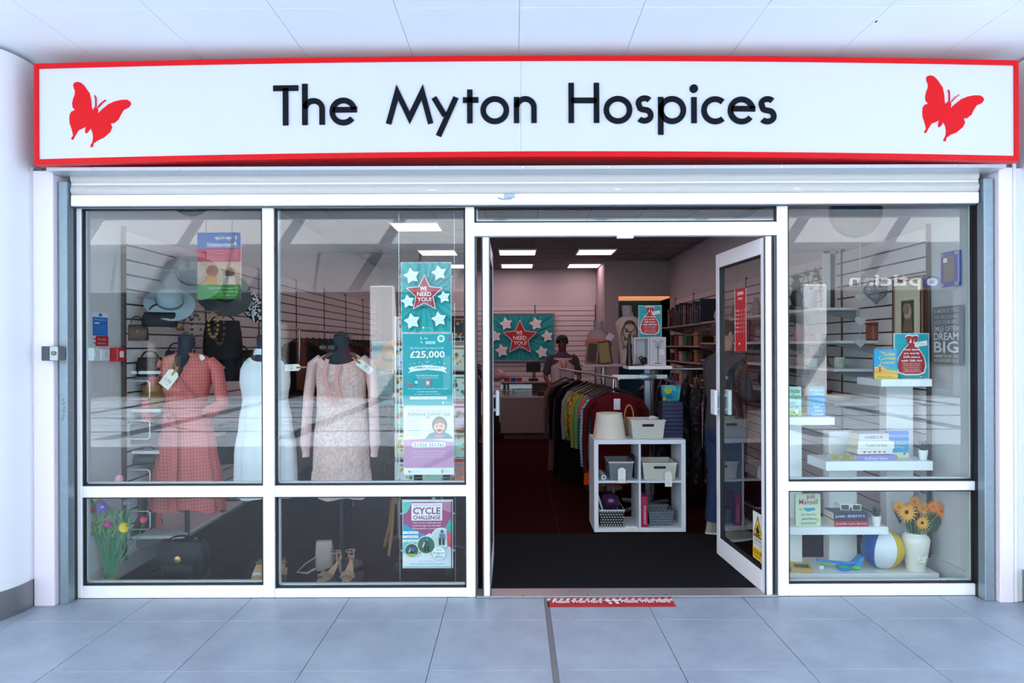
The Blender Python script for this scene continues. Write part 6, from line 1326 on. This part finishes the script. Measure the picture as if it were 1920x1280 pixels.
t=Th('book','crimson hardback standing upright in the lower right cube','book',(X(1207,yk+.02),yk+.01,th+.001)); mb=MB(); hh=Z(931,yk+.02)-th; mb.rbox(-.026,.026,0,.17,0,hh,.003); t.add('cover',mb,mat('#a8164a',.4)); p=Print(20,110,.05,hh); g_=glyphs('ICE INVENTIONS',.01)
v_,f_=g_; mxv=max(a for a,b in v_); p.mb.add([(.012-(b/.8)*.022+.0,-.001,hh*.1+(a/mxv)*hh*.6) for a,b in v_],[tuple(reversed(q)) if False else q for q in f_],p.k('#e8d0d8')); t.add('spine_lettering',p.mb,p.mats())
t=Th('file_stack','clear grey folders leaning beside the wicker basket','papers',(X(1193,yk+.05),yk+.08,zm+.01))
for k in range(4): mb=MB(); mb.box(-.012+.008*k,-.008+.008*k,0,.2,0,.19-.012*k); t.add('folder',mb,mat('#8a93a2' if k%2 else '#4a5362',.4))
t=Th('paper_roll','roll of white paper lying in the upper left cube','roll',(X(1131,yk+.05),yk+.04,zm+.031)); mb=MB(); mb.cyl((0,0,0),(0,.25,0),.021,14); t.add('roll',mb,mat('#c4c9d0'),smooth=True); mb=MB(); mb.cyl((0,-.002,0),(0,0,0),.009,10); t.add('core',mb,mat('#3a3c44'))
# ---------------------------------------------------------------- goods on the stand's top shelf
zt_=Z(686,ysn)+.001
t=Th('display_cube','white box with an open niche on the top shelf of the stand','box',(X(1203,2.15),2.15,zt_)); w_=S(28,2.15); h_=S(53,2.15); w2=mat('#cfd0d4',.6)
for q in ((-w_/2,w_/2,0,.01),(-w_/2,w_/2,h_-.01,h_),(-w_/2,-w_/2+.01,.01,h_-.01),(w_/2-.01,w_/2,.01,h_-.01)): mb=MB(); mb.box(q[0],q[1],0,.15,q[2],q[3]); t.add('panel',mb,w2)
mb=MB(); mb.box(-w_/2+.01,w_/2-.01,.145,.15,.01,h_-.01); t.add('back_panel',mb,w2)
t=Th('trinket','dark curled trinket inside the white niche box','ornament',(X(1210,2.15),2.22,zt_+.012)); mb=MB(); mb.ball((0,0,.035),(.035,.03,.035),10); t.add('body',mb,mat('#15120f',.5),smooth=True); mb=MB(); mb.tube([(-.03,-.02,.03),(-.05,-.02,.06),(-.02,-.02,.08)],.006,6); t.add('curl',mb,mat('#2a1c14',.5),smooth=True)
t=Th('canvas_print','white canvas with a grey candelabra print on the top shelf of the stand','picture',(X(1233.5,2.13),2.13,zt_)); w_=S(31,2.13); h_=S(54,2.13); mb=MB(); mb.rbox(-w_/2,w_/2,0,.03,0,h_,.003); t.add('canvas',mb,mat('#c9cacd',.7))
p=Print(60,100,w_,h_); dg2='#5a5a58'; p.rect(28.5,20,31.5,92,dg2); p.rect(18,90,42,93,dg2)
for s_ in (-1,1):
    pp=[(30+s_*a,b) for a,b in ((0,40),(6,34),(8,24),(6,16),(10,12),(16,14),(17,20))]
    for a,b in zip(pp,pp[1:]): dx,dy=b[0]-a[0],b[1]-a[1]; n_=math.hypot(dx,dy); ox,oy=-dy/n_*.9,dx/n_*.9; p.poly([(a[0]+ox,a[1]+oy),(b[0]+ox,b[1]+oy),(b[0]-ox,b[1]-oy),(a[0]-ox,a[1]-oy)],dg2)
p.rect(20,36,40,38,dg2); p.rect(38,44,52,62,'#e6e8ee'); t.add('print',p.mb,p.mats())
t=Th('sculpture','dark slender figurine beside the white niche box','ornament',(X(1180,2.12),2.12,zt_)); h_=S(60,2.12); mb=MB(); mb.lathe([(.03,0),(.032,h_*.1),(.022,h_*.45),(.026,h_*.62),(.012,h_*.78),(.016,h_*.84),(.012,h_*.95),(.002,h_)],14); t.add('body',mb,mat('#121114',.35),smooth=True); mb=MB(); mb.lathe([(.034,0),(.034,.008)],14,(0,0,-.0)); t.add('plinth',mb,black)
t=Th('bracelet_pile','brown bracelets lying in front of the white niche box','jewellery',(X(1195,2.08),2.08,zt_))
for k in range(3): mb=MB(); mb.tube([(-.03+.035*k+.025*math.cos(a),.02*math.sin(a),.012) for a in [2*PI*i/14 for i in range(14)]],.006,6,closed=True); t.add('bracelet',mb,mat('#4a2a22',.3),smooth=True)
t=poster(1198,1240,573,631,64,84,sack,'teal red-sack poster above the white boxes in the shop centre',Y=2.35,clips=False,pos=(X(1219,2.35),2.35,Z(632,2.35)))
mb=MB(); mb.cyl((0,.012,-S(54,2.35)),(0,.012,.02),.006,6); t.add('stand_rod',mb,steel)
# jewellery stand behind: shelf on a second pole
y2=3.15; z2=Z(683,y2)
t=Th('display_table','small raised display shelf behind the stand holding a jewellery bust','display shelf',(X(1135,y2),y2,0)); mb=MB(); mb.rbox(X(1090,y2)-X(1135,y2),X(1188,y2)-X(1135,y2),-.18,.18,z2-.025,z2,.004); t.add('top',mb,mat('#a59a9c',.5)); mb=MB(); mb.cyl((-.02,0,0),(-.02,0,z2-.025),.03,10); t.add('pole',mb,steel); mb=MB(); mb.lathe([(.2,0),(.2,.015),(.03,.03)],20,(-.02,0,0)); t.add('base',mb,black)
t=Th('jewellery_bust','cream display bust with chains and brooches wearing a white roll neck','bust',(X(1178,y2),y2-.02,z2+.001)); h_=Z(595,y2)-z2; bw_=S(24,y2)
mb=MB(); mb.loft([[(a*bw_*math.sin(2*PI*i/24),-b*bw_*math.cos(2*PI*i/24),z*h_) for i in range(24)] for a,b,z in ((.7,.45,0),(.72,.45,.2),(.85,.5,.55),(1.0,.5,.75),(1.02,.42,.88),(.7,.35,.98),(.38,.32,1.02),(.34,.3,1.1))]); t.add('torso',mb,mat('#a89c92',.8,0,.06,30),smooth=True)
mb=MB(); mb.loft([[(.40*bw_*math.sin(2*PI*i/20)-.01-.03*(z-1),-.38*bw_*math.cos(2*PI*i/20),z*h_) for i in range(20)] for z in (1.0,1.12,1.24)]); t.add('roll_neck',mb,mat('#8f8990',.8),smooth=True)
for k in range(3): mb=MB(); mb.tube([(bw_*(.42+.12*k)*math.sin(a),-bw_*.52-.004,h_*(.80-.1*k)-h_*(.12+.08*k)*math.cos(a)) for a in [2*PI*i/18 for i in range(18)]],.004,5,closed=True); t.add('chain',mb,mat(('#1c1a1c','#5a4420','#2c2a2e')[k],.4))
mb=MB()
for k in range(9): a=k*1.1; mb.tube([(-.07+.02*k+.012*math.cos(b),-bw_*.53,h_*(.35+.06*(k*3%7))+.016*math.sin(b)) for b in [2*PI*i/10 for i in range(10)]],.003,4,closed=True)
t.add('brooches',mb,mat('#5a4420',.4),kind='stuff')
t=Th('dressed_bust','small grey bust wearing an orange scarf and a price tag','bust',(X(1122,y2+.1),y2+.08,z2+.12)); mb=MB(); mb.lathe([(.10,0),(.13,.08),(.12,.2),(.05,.26),(.055,.34)],18); t.add('torso',mb,mat('#8a7f84',.8),smooth=True); mb=MB(); mb.lathe([(.15,.07),(.14,.13),(.07,.22)],18,caps=False); t.add('scarf',mb,mat('#b5603c',.8),smooth=True); mb=MB(); mb.m=Matrix.Translation((.1,-.12,.16))@Matrix.Rotation(.6,4,'Y'); mb.rbox(-.035,.035,0,.003,-.03,.05,.002); t.add('price_label',mb,mat('#b8a8b0')); mb=MB(); mb.cyl((0,0,-.12),(0,0,0),.02,8); t.add('pole',mb,black)
for i,(px_,py_,w_,h_,c_,c2,lb) in enumerate(((1106,678,.13,.24,'#7a4a34','#2a1a18','brown framed shadow box leaning left on the jewellery shelf'),(1134,674,.15,.25,'#15120f','#7a6a3a','black framed gold picture on the jewellery shelf'))):
    t=Th('picture_frame',lb,'frame',(X(px_,y2),y2-.1,z2+.001),rot=(-.12,.12*(i*2-1)*-1,0)); mb=MB(); 
    for q in ((-w_/2,w_/2,0,.018),(-w_/2,w_/2,h_-.018,h_),(-w_/2,-w_/2+.018,.018,h_-.018),(w_/2-.018,w_/2,.018,h_-.018)): mb.box(q[0],q[1],0,.02,q[2],q[3])
    t.add('frame',mb,mat(c_,.5)); mb=MB(); mb.box(-w_/2+.017,w_/2-.017,.008,.015,.017,h_-.017); t.add('picture',mb,mat(c2,.6))
# ---------------------------------------------------------------- counter, back poster, shelf goods
yct=7.0; cx0,cx1=X(938,yct),X(1037,yct)
ct_=Th('counter','pale shop counter with a glass display top at the back','counter',((cx0+cx1)/2,yct,0)); hw=(cx1-cx0)/2; ctm_=mat('#8e8280',.5,0,.03)
mb=MB(); mb.rbox(-hw,hw,0,.6,.10,.66,.006); ct_.add('front_panel',mb,ctm_); mb=MB(); mb.box(-hw+.05,hw-.05,.03,.58,0,.10); ct_.add('plinth',mb,mat('#4a4044',.6)); mb=MB(); mb.rbox(-hw-.01,hw+.01,-.01,.61,.66,.70,.004); ct_.add('ledge',mb,mat('#a09496',.4))
mb=MB(); mb.rbox(-hw,hw,.30,.60,.90,.93,.004); ct_.add('worktop',mb,mat('#9a8e90',.4)); mb=MB(); mb.box(-hw,hw,.0,.006,.70,.90); ct_.add('display_glass',mb,GLASS); mb=MB(); mb.box(-hw,hw,.56,.6,.70,.90); ct_.add('back_panel',mb,ctm_)
for i,(dx,dz,w_,h_,c_,nm_,lb) in enumerate(((-.30,.701,.12,.10,'#8d979c','basin','pale blue tub on the counter ledge'),(-.05,.701,.28,.09,'#8fa0aa','basin','wide pale blue tray on the counter ledge'),(.25,.701,.14,.07,'#4a2a22','box','brown box in the counter display'),(-.33,.931,.10,.07,'#a02030','box','red carton on the counter top'),(-.22,.931,.09,.06,'#1c3a9a','box','blue carton on the counter top'),(-.12,.931,.09,.06,'#b02848','box','pink carton right of the blue carton'))):
    t=Th(nm_,lb,nm_,(ct_.o.location.x+dx,yct+(.15 if dz<.8 else .4),dz)); mb=MB(); mb.rbox(-w_/2,w_/2,-.08,.08,0,h_*.8,.008); t.add('body',mb,mat(c_,.5)); mb=MB(); mb.rbox(-w_/2-.006,w_/2+.006,-.086,.086,h_*.8+.001,h_,.005); t.add('lid',mb,mat(c_,.35))
t=Th('card_terminal','dark till terminal on the counter','till',(ct_.o.location.x+.12,yct+.42,.931)); mb=MB(); mb.rbox(-.08,.08,-.05,.05,0,.05,.01); t.add('base',mb,black); mb=MB(); mb.cyl((0,0,.05),(0,0,.15),.012,8); t.add('stem',mb,black); mb=MB(); mb.rbox(-.12,.12,-.01,.01,.15,.32,.006); t.add('screen',mb,black)
t=Th('parcel_bag','heap of dark bags left of the counter','bag',(X(925,6.9)-.12,6.9,0)); mb=MB(); mb.lathe([(.16,0),(.22,.2),(.2,.6),(.1,.85),(.02,.9)],16); t.add('sack',mb,mat('#17151c',.6),smooth=True); mb=MB(); mb.tube([(-.05,0,.85),(0,-.02,.95),(.05,0,.85)],.01,6); t.add('handle',mb,black)
t=Th('laundry_bag','pale mauve cushion bag on the counter behind the door handle','bag',(X(930,7.3),7.35,.935)); mb=MB(); mb.ball((0,0,.10),(.16,.1,.10),14); t.add('cushion',mb,mat('#b89aa4',.8),smooth=True); mb=MB(); mb.tube([(-.05,-.08,.15),(0,-.1,.22),(.05,-.08,.15)],.008,6); t.add('handle',mb,mat('#8a6a74',.8))
Yb=YB-.08
t=Th('wall_poster','framed landscape poster with a red star reading WE NEED YOU on the back wall','poster',(X(975,Yb),Yb,Z(675,Yb))); w_=S(124,Yb); h_=S(85,Yb)
p=Print(124,85,w_,h_); need_you(p,[(36,17,13),(92,17,13),(113,40,12),(16,40,12),(28,67,13.5),(103,70,12.5)],(62,43,34)); t.add('print',p.mb,p.mats()); mb=MB(); mb.box(-w_/2,w_/2,.001,.015,0,h_); t.add('board',mb,mat('#2a6a74'))
mb=MB()
for q in ((-w_/2-.03,w_/2+.03,-.03,0),(-w_/2-.03,w_/2+.03,h_,h_+.03),(-w_/2-.03,-w_/2,0,h_),(w_/2,w_/2+.03,0,h_)): mb.rbox(q[0],q[1],-.012,.02,q[2],q[3],.004)
t.add('frame',mb,mat('#8f8088',.4,.3)); mb=MB(); mb.cyl((0,.02,h_*.7),(0,.065,h_*.7),.015,8); t.add('hanger',mb,steel)
# right wall far shelving and goods
labs=['highest','second','third','lowest']
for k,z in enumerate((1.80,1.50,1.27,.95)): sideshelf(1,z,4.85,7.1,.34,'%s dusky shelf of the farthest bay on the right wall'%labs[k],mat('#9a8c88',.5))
bcols=[('navy','#16223a'),('teal','#1c4a58'),('black','#141418'),('brown','#4a2c22'),('grey','#4c4e56'),('cream','#8a7a6c'),('slate blue','#2f4660'),('maroon','#4a1a20')]
for i in range(16):
    cn,cc=bcols[(i*3)%8]; h_=rnd.uniform(.22,.34); yy=4.95+.125*i
    t=Th('book','%s book on the highest far shelf, %s from the near end'%(cn,['first','second','third','fourth','fifth','sixth','seventh','eighth','ninth','tenth','eleventh','twelfth','thirteenth','fourteenth','fifteenth','sixteenth'][i]),'book',(XR-.20,yy,1.823),group='books on the highest far right shelf')
    mb=MB(); mb.rbox(-.13,.13,-.03,.03,0,h_,.003); t.add('cover',mb,mat(cc,.5)); mb=MB(); mb.box(-.131,-.1305,-.02,.02,h_*.6,h_*.75); t.add('spine_label',mb,mat('#8a8078'))
fc=[('tan','#9a7048'),('black','#141418'),('red','#7a1f22'),('white','#a39a9a'),('green','#1f5a44'),('dark brown','#33221c')]
q=0
for k,z in ((1,1.523),(2,1.293),(3,.973)):
    for i in range(7):
        cn,cc=fc[(q*5+k)%6]; q+=1; yy=5.0+.29*i; h_=rnd.uniform(.1,.2); w_=rnd.uniform(.07,.11)
        t=Th('storage_box','%s box on the %s far right shelf, %s from the near end'%(cn,labs[k],['first','second','third','fourth','fifth','sixth','seventh'][i]),'box',(XR-.2,yy,z),group='boxes on the far right shelves')
        mb=MB(); mb.rbox(-.1,.1,-w_,w_,0,h_*.75,.006); t.add('box',mb,mat(cc,.6)); mb=MB(); mb.rbox(-.105,.105,-w_-.004,w_+.004,h_*.75+.001,h_,.006); t.add('lid',mb,mat(cc,.5))
for i in range(10):
    cn,cc=fc[(i*5)%6]; yy=2.5+.23*i; kk=i%3; z=(1.83,1.56,1.08)[kk]; s_=rnd.uniform(.8,1.2)
    lathe_thing('vase','%s ornament vase on the %s shelf of the middle bays, %s along'%(cn,('top','second','fourth')[kk],['first','second','third','fourth','fifth','sixth','seventh','eighth','ninth','tenth'][i]),'vase',(XR-.2,yy,z+.001),[(.03*s_,0),(.06*s_,.06*s_),(.05*s_,.13*s_),(.025*s_,.17*s_),(.03*s_,.2*s_),(.02*s_,.2*s_)],cc)
t=Th('open_sign_stand','tan cardboard box on a middle shelf beyond the right door leaf','box',(XR-.2,4.2,1.562)); mb=MB(); mb.rbox(-.12,.12,-.14,.14,0,.17,.004); t.add('carton',mb,mat('#a3764c',.7)); mb=MB(); mb.box(-.121,-.1205,-.02,.02,0,.17); t.add('tape',mb,mat('#c09a70',.5))
# ================================================================ PEOPLE
def skinned(name,verts,edges,radii,root,m,parent,sub=2):
    me=bpy.data.meshes.new('skeleton'); me.from_pydata(verts,edges,[]); o=bpy.data.objects.new('skeleton',me); C.objects.link(o)
    md=o.modifiers.new('s','SKIN'); 
    if not me.skin_vertices: 
        bpy.context.view_layer.objects.active=o
    sv=me.skin_vertices[0].data
    for i,r in enumerate(radii): sv[i].radius=(r if isinstance(r,tuple) else (r,r)); sv[i].use_root=(i==root)
    md.use_smooth_shade=True; ss=o.modifiers.new('u','SUBSURF'); ss.levels=sub
    dg_=bpy.context.evaluated_depsgraph_get(); ev=o.evaluated_get(dg_); m2=bpy.data.meshes.new_from_object(ev)
    bpy.data.objects.remove(o); m2.name=name; m2.materials.clear(); m2.materials.append(m)
    p=link(name,m2,parent); return p
def person(label,loc,rz,s,skin,hair,shirt,trouser,shoe,armL,armR,stance=.09,longsleeve=False,lanyard=False,headturn=0):
    t=Th('person',label,'person',loc,rz)      # faces -Y
    k=s/1.72; sk=mat(skin,.55,0,.02)
    V=[];E=[];R=[]
    def add(p,r,par=None):
        V.append((p[0]*k,p[1]*k,p[2]*k)); R.append((r[0]*k,r[1]*k) if isinstance(r,tuple) else r*k)
        if par is not None: E.append((par,len(V)-1))
        return len(V)-1
    pel=add((0,0,.93),(.14,.10)); wa=add((0,.0,1.08),(.125,.09),pel); chs=add((0,-.01,1.27),(.145,.10),wa); shd=add((0,0,1.40),(.10,.07),chs); nk=add((0,0,1.47),.05,shd); jw=add((0,-.012,1.56),(.066,.075),nk); hd=add((0,-.005,1.635),(.072,.088),jw)
    jn={}
    for sd,arm in ((-1,armL),(1,armR)):
        s1=add((sd*.165,0,1.39),.05,shd); el=add(arm[0],.038,s1); wr_=add(arm[1],.026,el); pm=add(tuple(arm[1][i]+(arm[1][i]-arm[0][i])*.28 for i in range(3)),(.034,.016),wr_)
        b=Vector(V[pm])/k; d_=(Vector(arm[1])-Vector(arm[0])).normalized(); sdv=d_.cross(Vector((0,0,1))); sdv=sdv.normalized() if sdv.length>.1 else Vector((1,0,0))
        for q in range(4):
            f0=add(tuple(b+sdv*(-.026+.0175*q)+d_*.03),.0088,pm); f1=add(tuple(b+sdv*(-.03+.0195*q)+d_*(.062+.008*(q in(1,2)))+Vector((0,0,-.012))),.0075,f0); add(tuple(b+sdv*(-.03+.019*q)+d_*(.078+.01*(q in(1,2)))+Vector((0,0,-.032))),.0065,f1)
        th_=add(tuple(b-sdv*.036*sd-d_*.01),.011,pm); add(tuple(b-sdv*.05*sd+d_*.025),.009,th_)
        jn[sd]=(s1,el,wr_)
        hp=add((sd*stance,0,.86),.092,pel); kn=add((sd*(stance+.01),-.01,.48),.058,hp); an=add((sd*(stance+.01),.015,.09),.036,kn); ft=add((sd*(stance+.015),-.10,.035),(.036,.028),an); add((sd*(stance+.02),-.17,.028),(.03,.02),ft)
        jn[sd]+= (hp,kn,an)
    body=skinned('body',V,E,R,pel,sk,t.o)
    sm_=mat(shirt[0],.85,0,.06,30); mb=MB(); n=28
    mb.loft([[((a*math.cos(2*PI*i/n))*k,(b*math.sin(2*PI*i/n)+c)*k,z*k) for i in range(n)] for a,b,c,z in ((.182,.135,0,.86),(.178,.13,0,.95),(.160,.118,0,1.08),(.182,.132,-.005,1.26),(.190,.120,0,1.36),(.165,.095,0,1.425),(.085,.075,0,1.465),(.066,.066,0,1.485))],caps=False); t.add('shirt',mb,sm_,smooth=True)
    for sd in (-1,1):
        a,b,c_=[Vector(V[i])/k for i in jn[sd][:3]]
        P_=[Vector((sd*.13,0,1.40)),a+Vector((sd*.012,0,-.02)),a.lerp(b,.5),a.lerp(b,.85)]; rr=[.07,.068,.060,.058]
        if longsleeve: P_+=[b,b.lerp(c_,.5),b.lerp(c_,.95)]; rr+=[.056,.050,.044]
        mb=MB(); mb.tube([tuple(q*k) for q in P_],[r*k for r in rr],16); t.add('sleeve',mb,sm_,smooth=True)
    tm_=mat(trouser,.85,0,.08,20); mb=MB()
    mb.loft([[((a*math.cos(2*PI*i/n))*k,(b*math.sin(2*PI*i/n))*k,z*k) for i in range(n)] for a,b,z in ((.168,.122,1.0),(.178,.130,.93),(.188,.135,.86),(.180,.125,.79),(.13,.09,.745))]); tr_=t.add('trousers',mb,tm_,smooth=True)
    for sd in (-1,1):
        a,b,c_=[Vector(V[i])/k for i in jn[sd][3:]]
        P_=[a+Vector((-sd*.005,0,.02)),a.lerp(b,.4),b,b.lerp(c_,.5),Vector((c_.x,c_.y,.10))]; mb=MB(); mb.tube([tuple(q*k) for q in P_],[.102*k,.092*k,.078*k,.078*k,.080*k],18); t.add('trouser_leg',mb,tm_,under=tr_,smooth=True)
    if len(shirt)>1:
        mb=MB(); mb.loft([[(a*k*math.sin(q),(-b)*k*math.cos(q),z*k) for q in [(-1.25+2.5*i/14) for i in range(15)]] for a,b,z in ((.186,.139,.90),(.166,.124,1.08),(.188,.142,1.26),(.172,.112,1.40))],caps=False,closed=False); t.add('shirt_front',mb,mat(shirt[1],.85),smooth=True,label='pale front panel')
    hm=mat(hair,.7,0,.2,50)
    mb=MB(); rg=[]
    for j in range(10):
        ph=PI*.62*j/9; rg.append([((.088*math.sin(ph)+.001)*k*math.cos(2*PI*i/22),(.015+(.103*math.sin(ph)+.001)*math.sin(2*PI*i/22))*k,(1.64+.092*math.cos(ph)+(.0 if math.sin(2*PI*i/22)>-.3 else .028*j/9))*k) for i in range(22)])
    mb.loft(rg,caps=False); t.add('hair',mb,hm,smooth=True)
    mb=MB(); mb.loft([[(-.011*k,-.088*k,1.63*k),(.011*k,-.088*k,1.63*k),(0,-.09*k,1.64*k)],[(-.016*k,-.092*k,1.60*k),(.016*k,-.092*k,1.60*k),(0,-.112*k,1.605*k)],[(-.01*k,-.085*k,1.592*k),(.01*k,-.085*k,1.592*k),(0,-.095*k,1.594*k)]]); t.add('nose',mb,sk,smooth=True)
    for sd in (-1,1):
        mb=MB(); mb.ball((sd*.030*k,-.084*k,1.637*k),(.012*k,.007*k,.007*k),8); e_=t.add('eye',mb,mat('#e8e4e0',.3),smooth=True); mb=MB(); mb.ball((sd*.030*k,-.090*k,1.637*k),(.005*k,.003*k,.005*k),8); t.add('iris',mb,mat('#2a1c14',.3),under=e_)
        mb=MB(); mb.ball((sd*.082*k,.005*k,1.615*k),(.010*k,.02*k,.03*k),8); t.add('ear',mb,sk,smooth=True); mb=MB(); mb.tube([(sd*.016*k,-.088*k,1.655*k),(sd*.045*k,-.082*k,1.657*k)],.004*k,5); t.add('eyebrow',mb,hm)
        f=jn[sd][5]; x_,y_=V[f][0],V[f][1]; mb=MB(); mb.loft([[(x_+a*k*math.cos(2*PI*i/16),(-.045)*k+b*k*math.sin(2*PI*i/16)+dy*k,z*k) for i in range(16)] for a,b,dy,z in ((.046,.145,0,0),(.050,.148,0,.02),(.046,.14,.005,.045),(.042,.08,.055,.085),(.04,.06,.07,.12))]); so=t.add('shoe',mb,mat(shoe,.6),smooth=True)
        mb=MB(); mb.loft([[(x_+.052*k*math.cos(2*PI*i/16),-.045*k+.152*k*math.sin(2*PI*i/16),z*k) for i in range(16)] for z in (-.0,.018)]); t.add('sole',mb,mat('#d0d0d0',.6),under=so)
    mb=MB(); mb.tube([(-.022*k,-.078*k,1.572*k),(0,-.086*k,1.568*k),(.022*k,-.078*k,1.572*k)],.005*k,6); t.add('mouth',mb,mat('#8a3f3a',.5),smooth=True)
    if lanyard: mb=MB(); strip(mb,[(-.06*k,-.05*k,1.45*k),(-.035*k,-.142*k,1.32*k),(0,-.152*k,1.2*k)],.014,.002); strip(mb,[(.06*k,-.05*k,1.45*k),(.035*k,-.142*k,1.32*k),(0,-.152*k,1.2*k)],.014,.002); t.add('lanyard',mb,mat('#c0222a',.6),label='red lanyard')
    return t
person('person in a white fronted top with red lanyard standing by the counter',(X(1054,5.35),5.35,.0),.1,1.67,'#5f382a','#0f0c0b',('#3a3440','#b8a4a8'),'#1a1a22','#1a1a1e',((-.25,-.02,1.14),(-.20,-.20,.98)),((.25,-.02,1.14),(.17,-.20,.99)),lanyard=True)
person('person in blue jeans and grey jacket browsing behind the right door leaf',(X(1327,1.27)+.14,1.30,.0),1.9,1.72,'#b08068','#2a1c16',('#34343a',),'#182a4e','#8c8880',((-.24,-.03,1.14),(-.18,-.24,1.12)),((.24,-.03,1.14),(.18,-.26,1.10)),longsleeve=True,stance=.10)
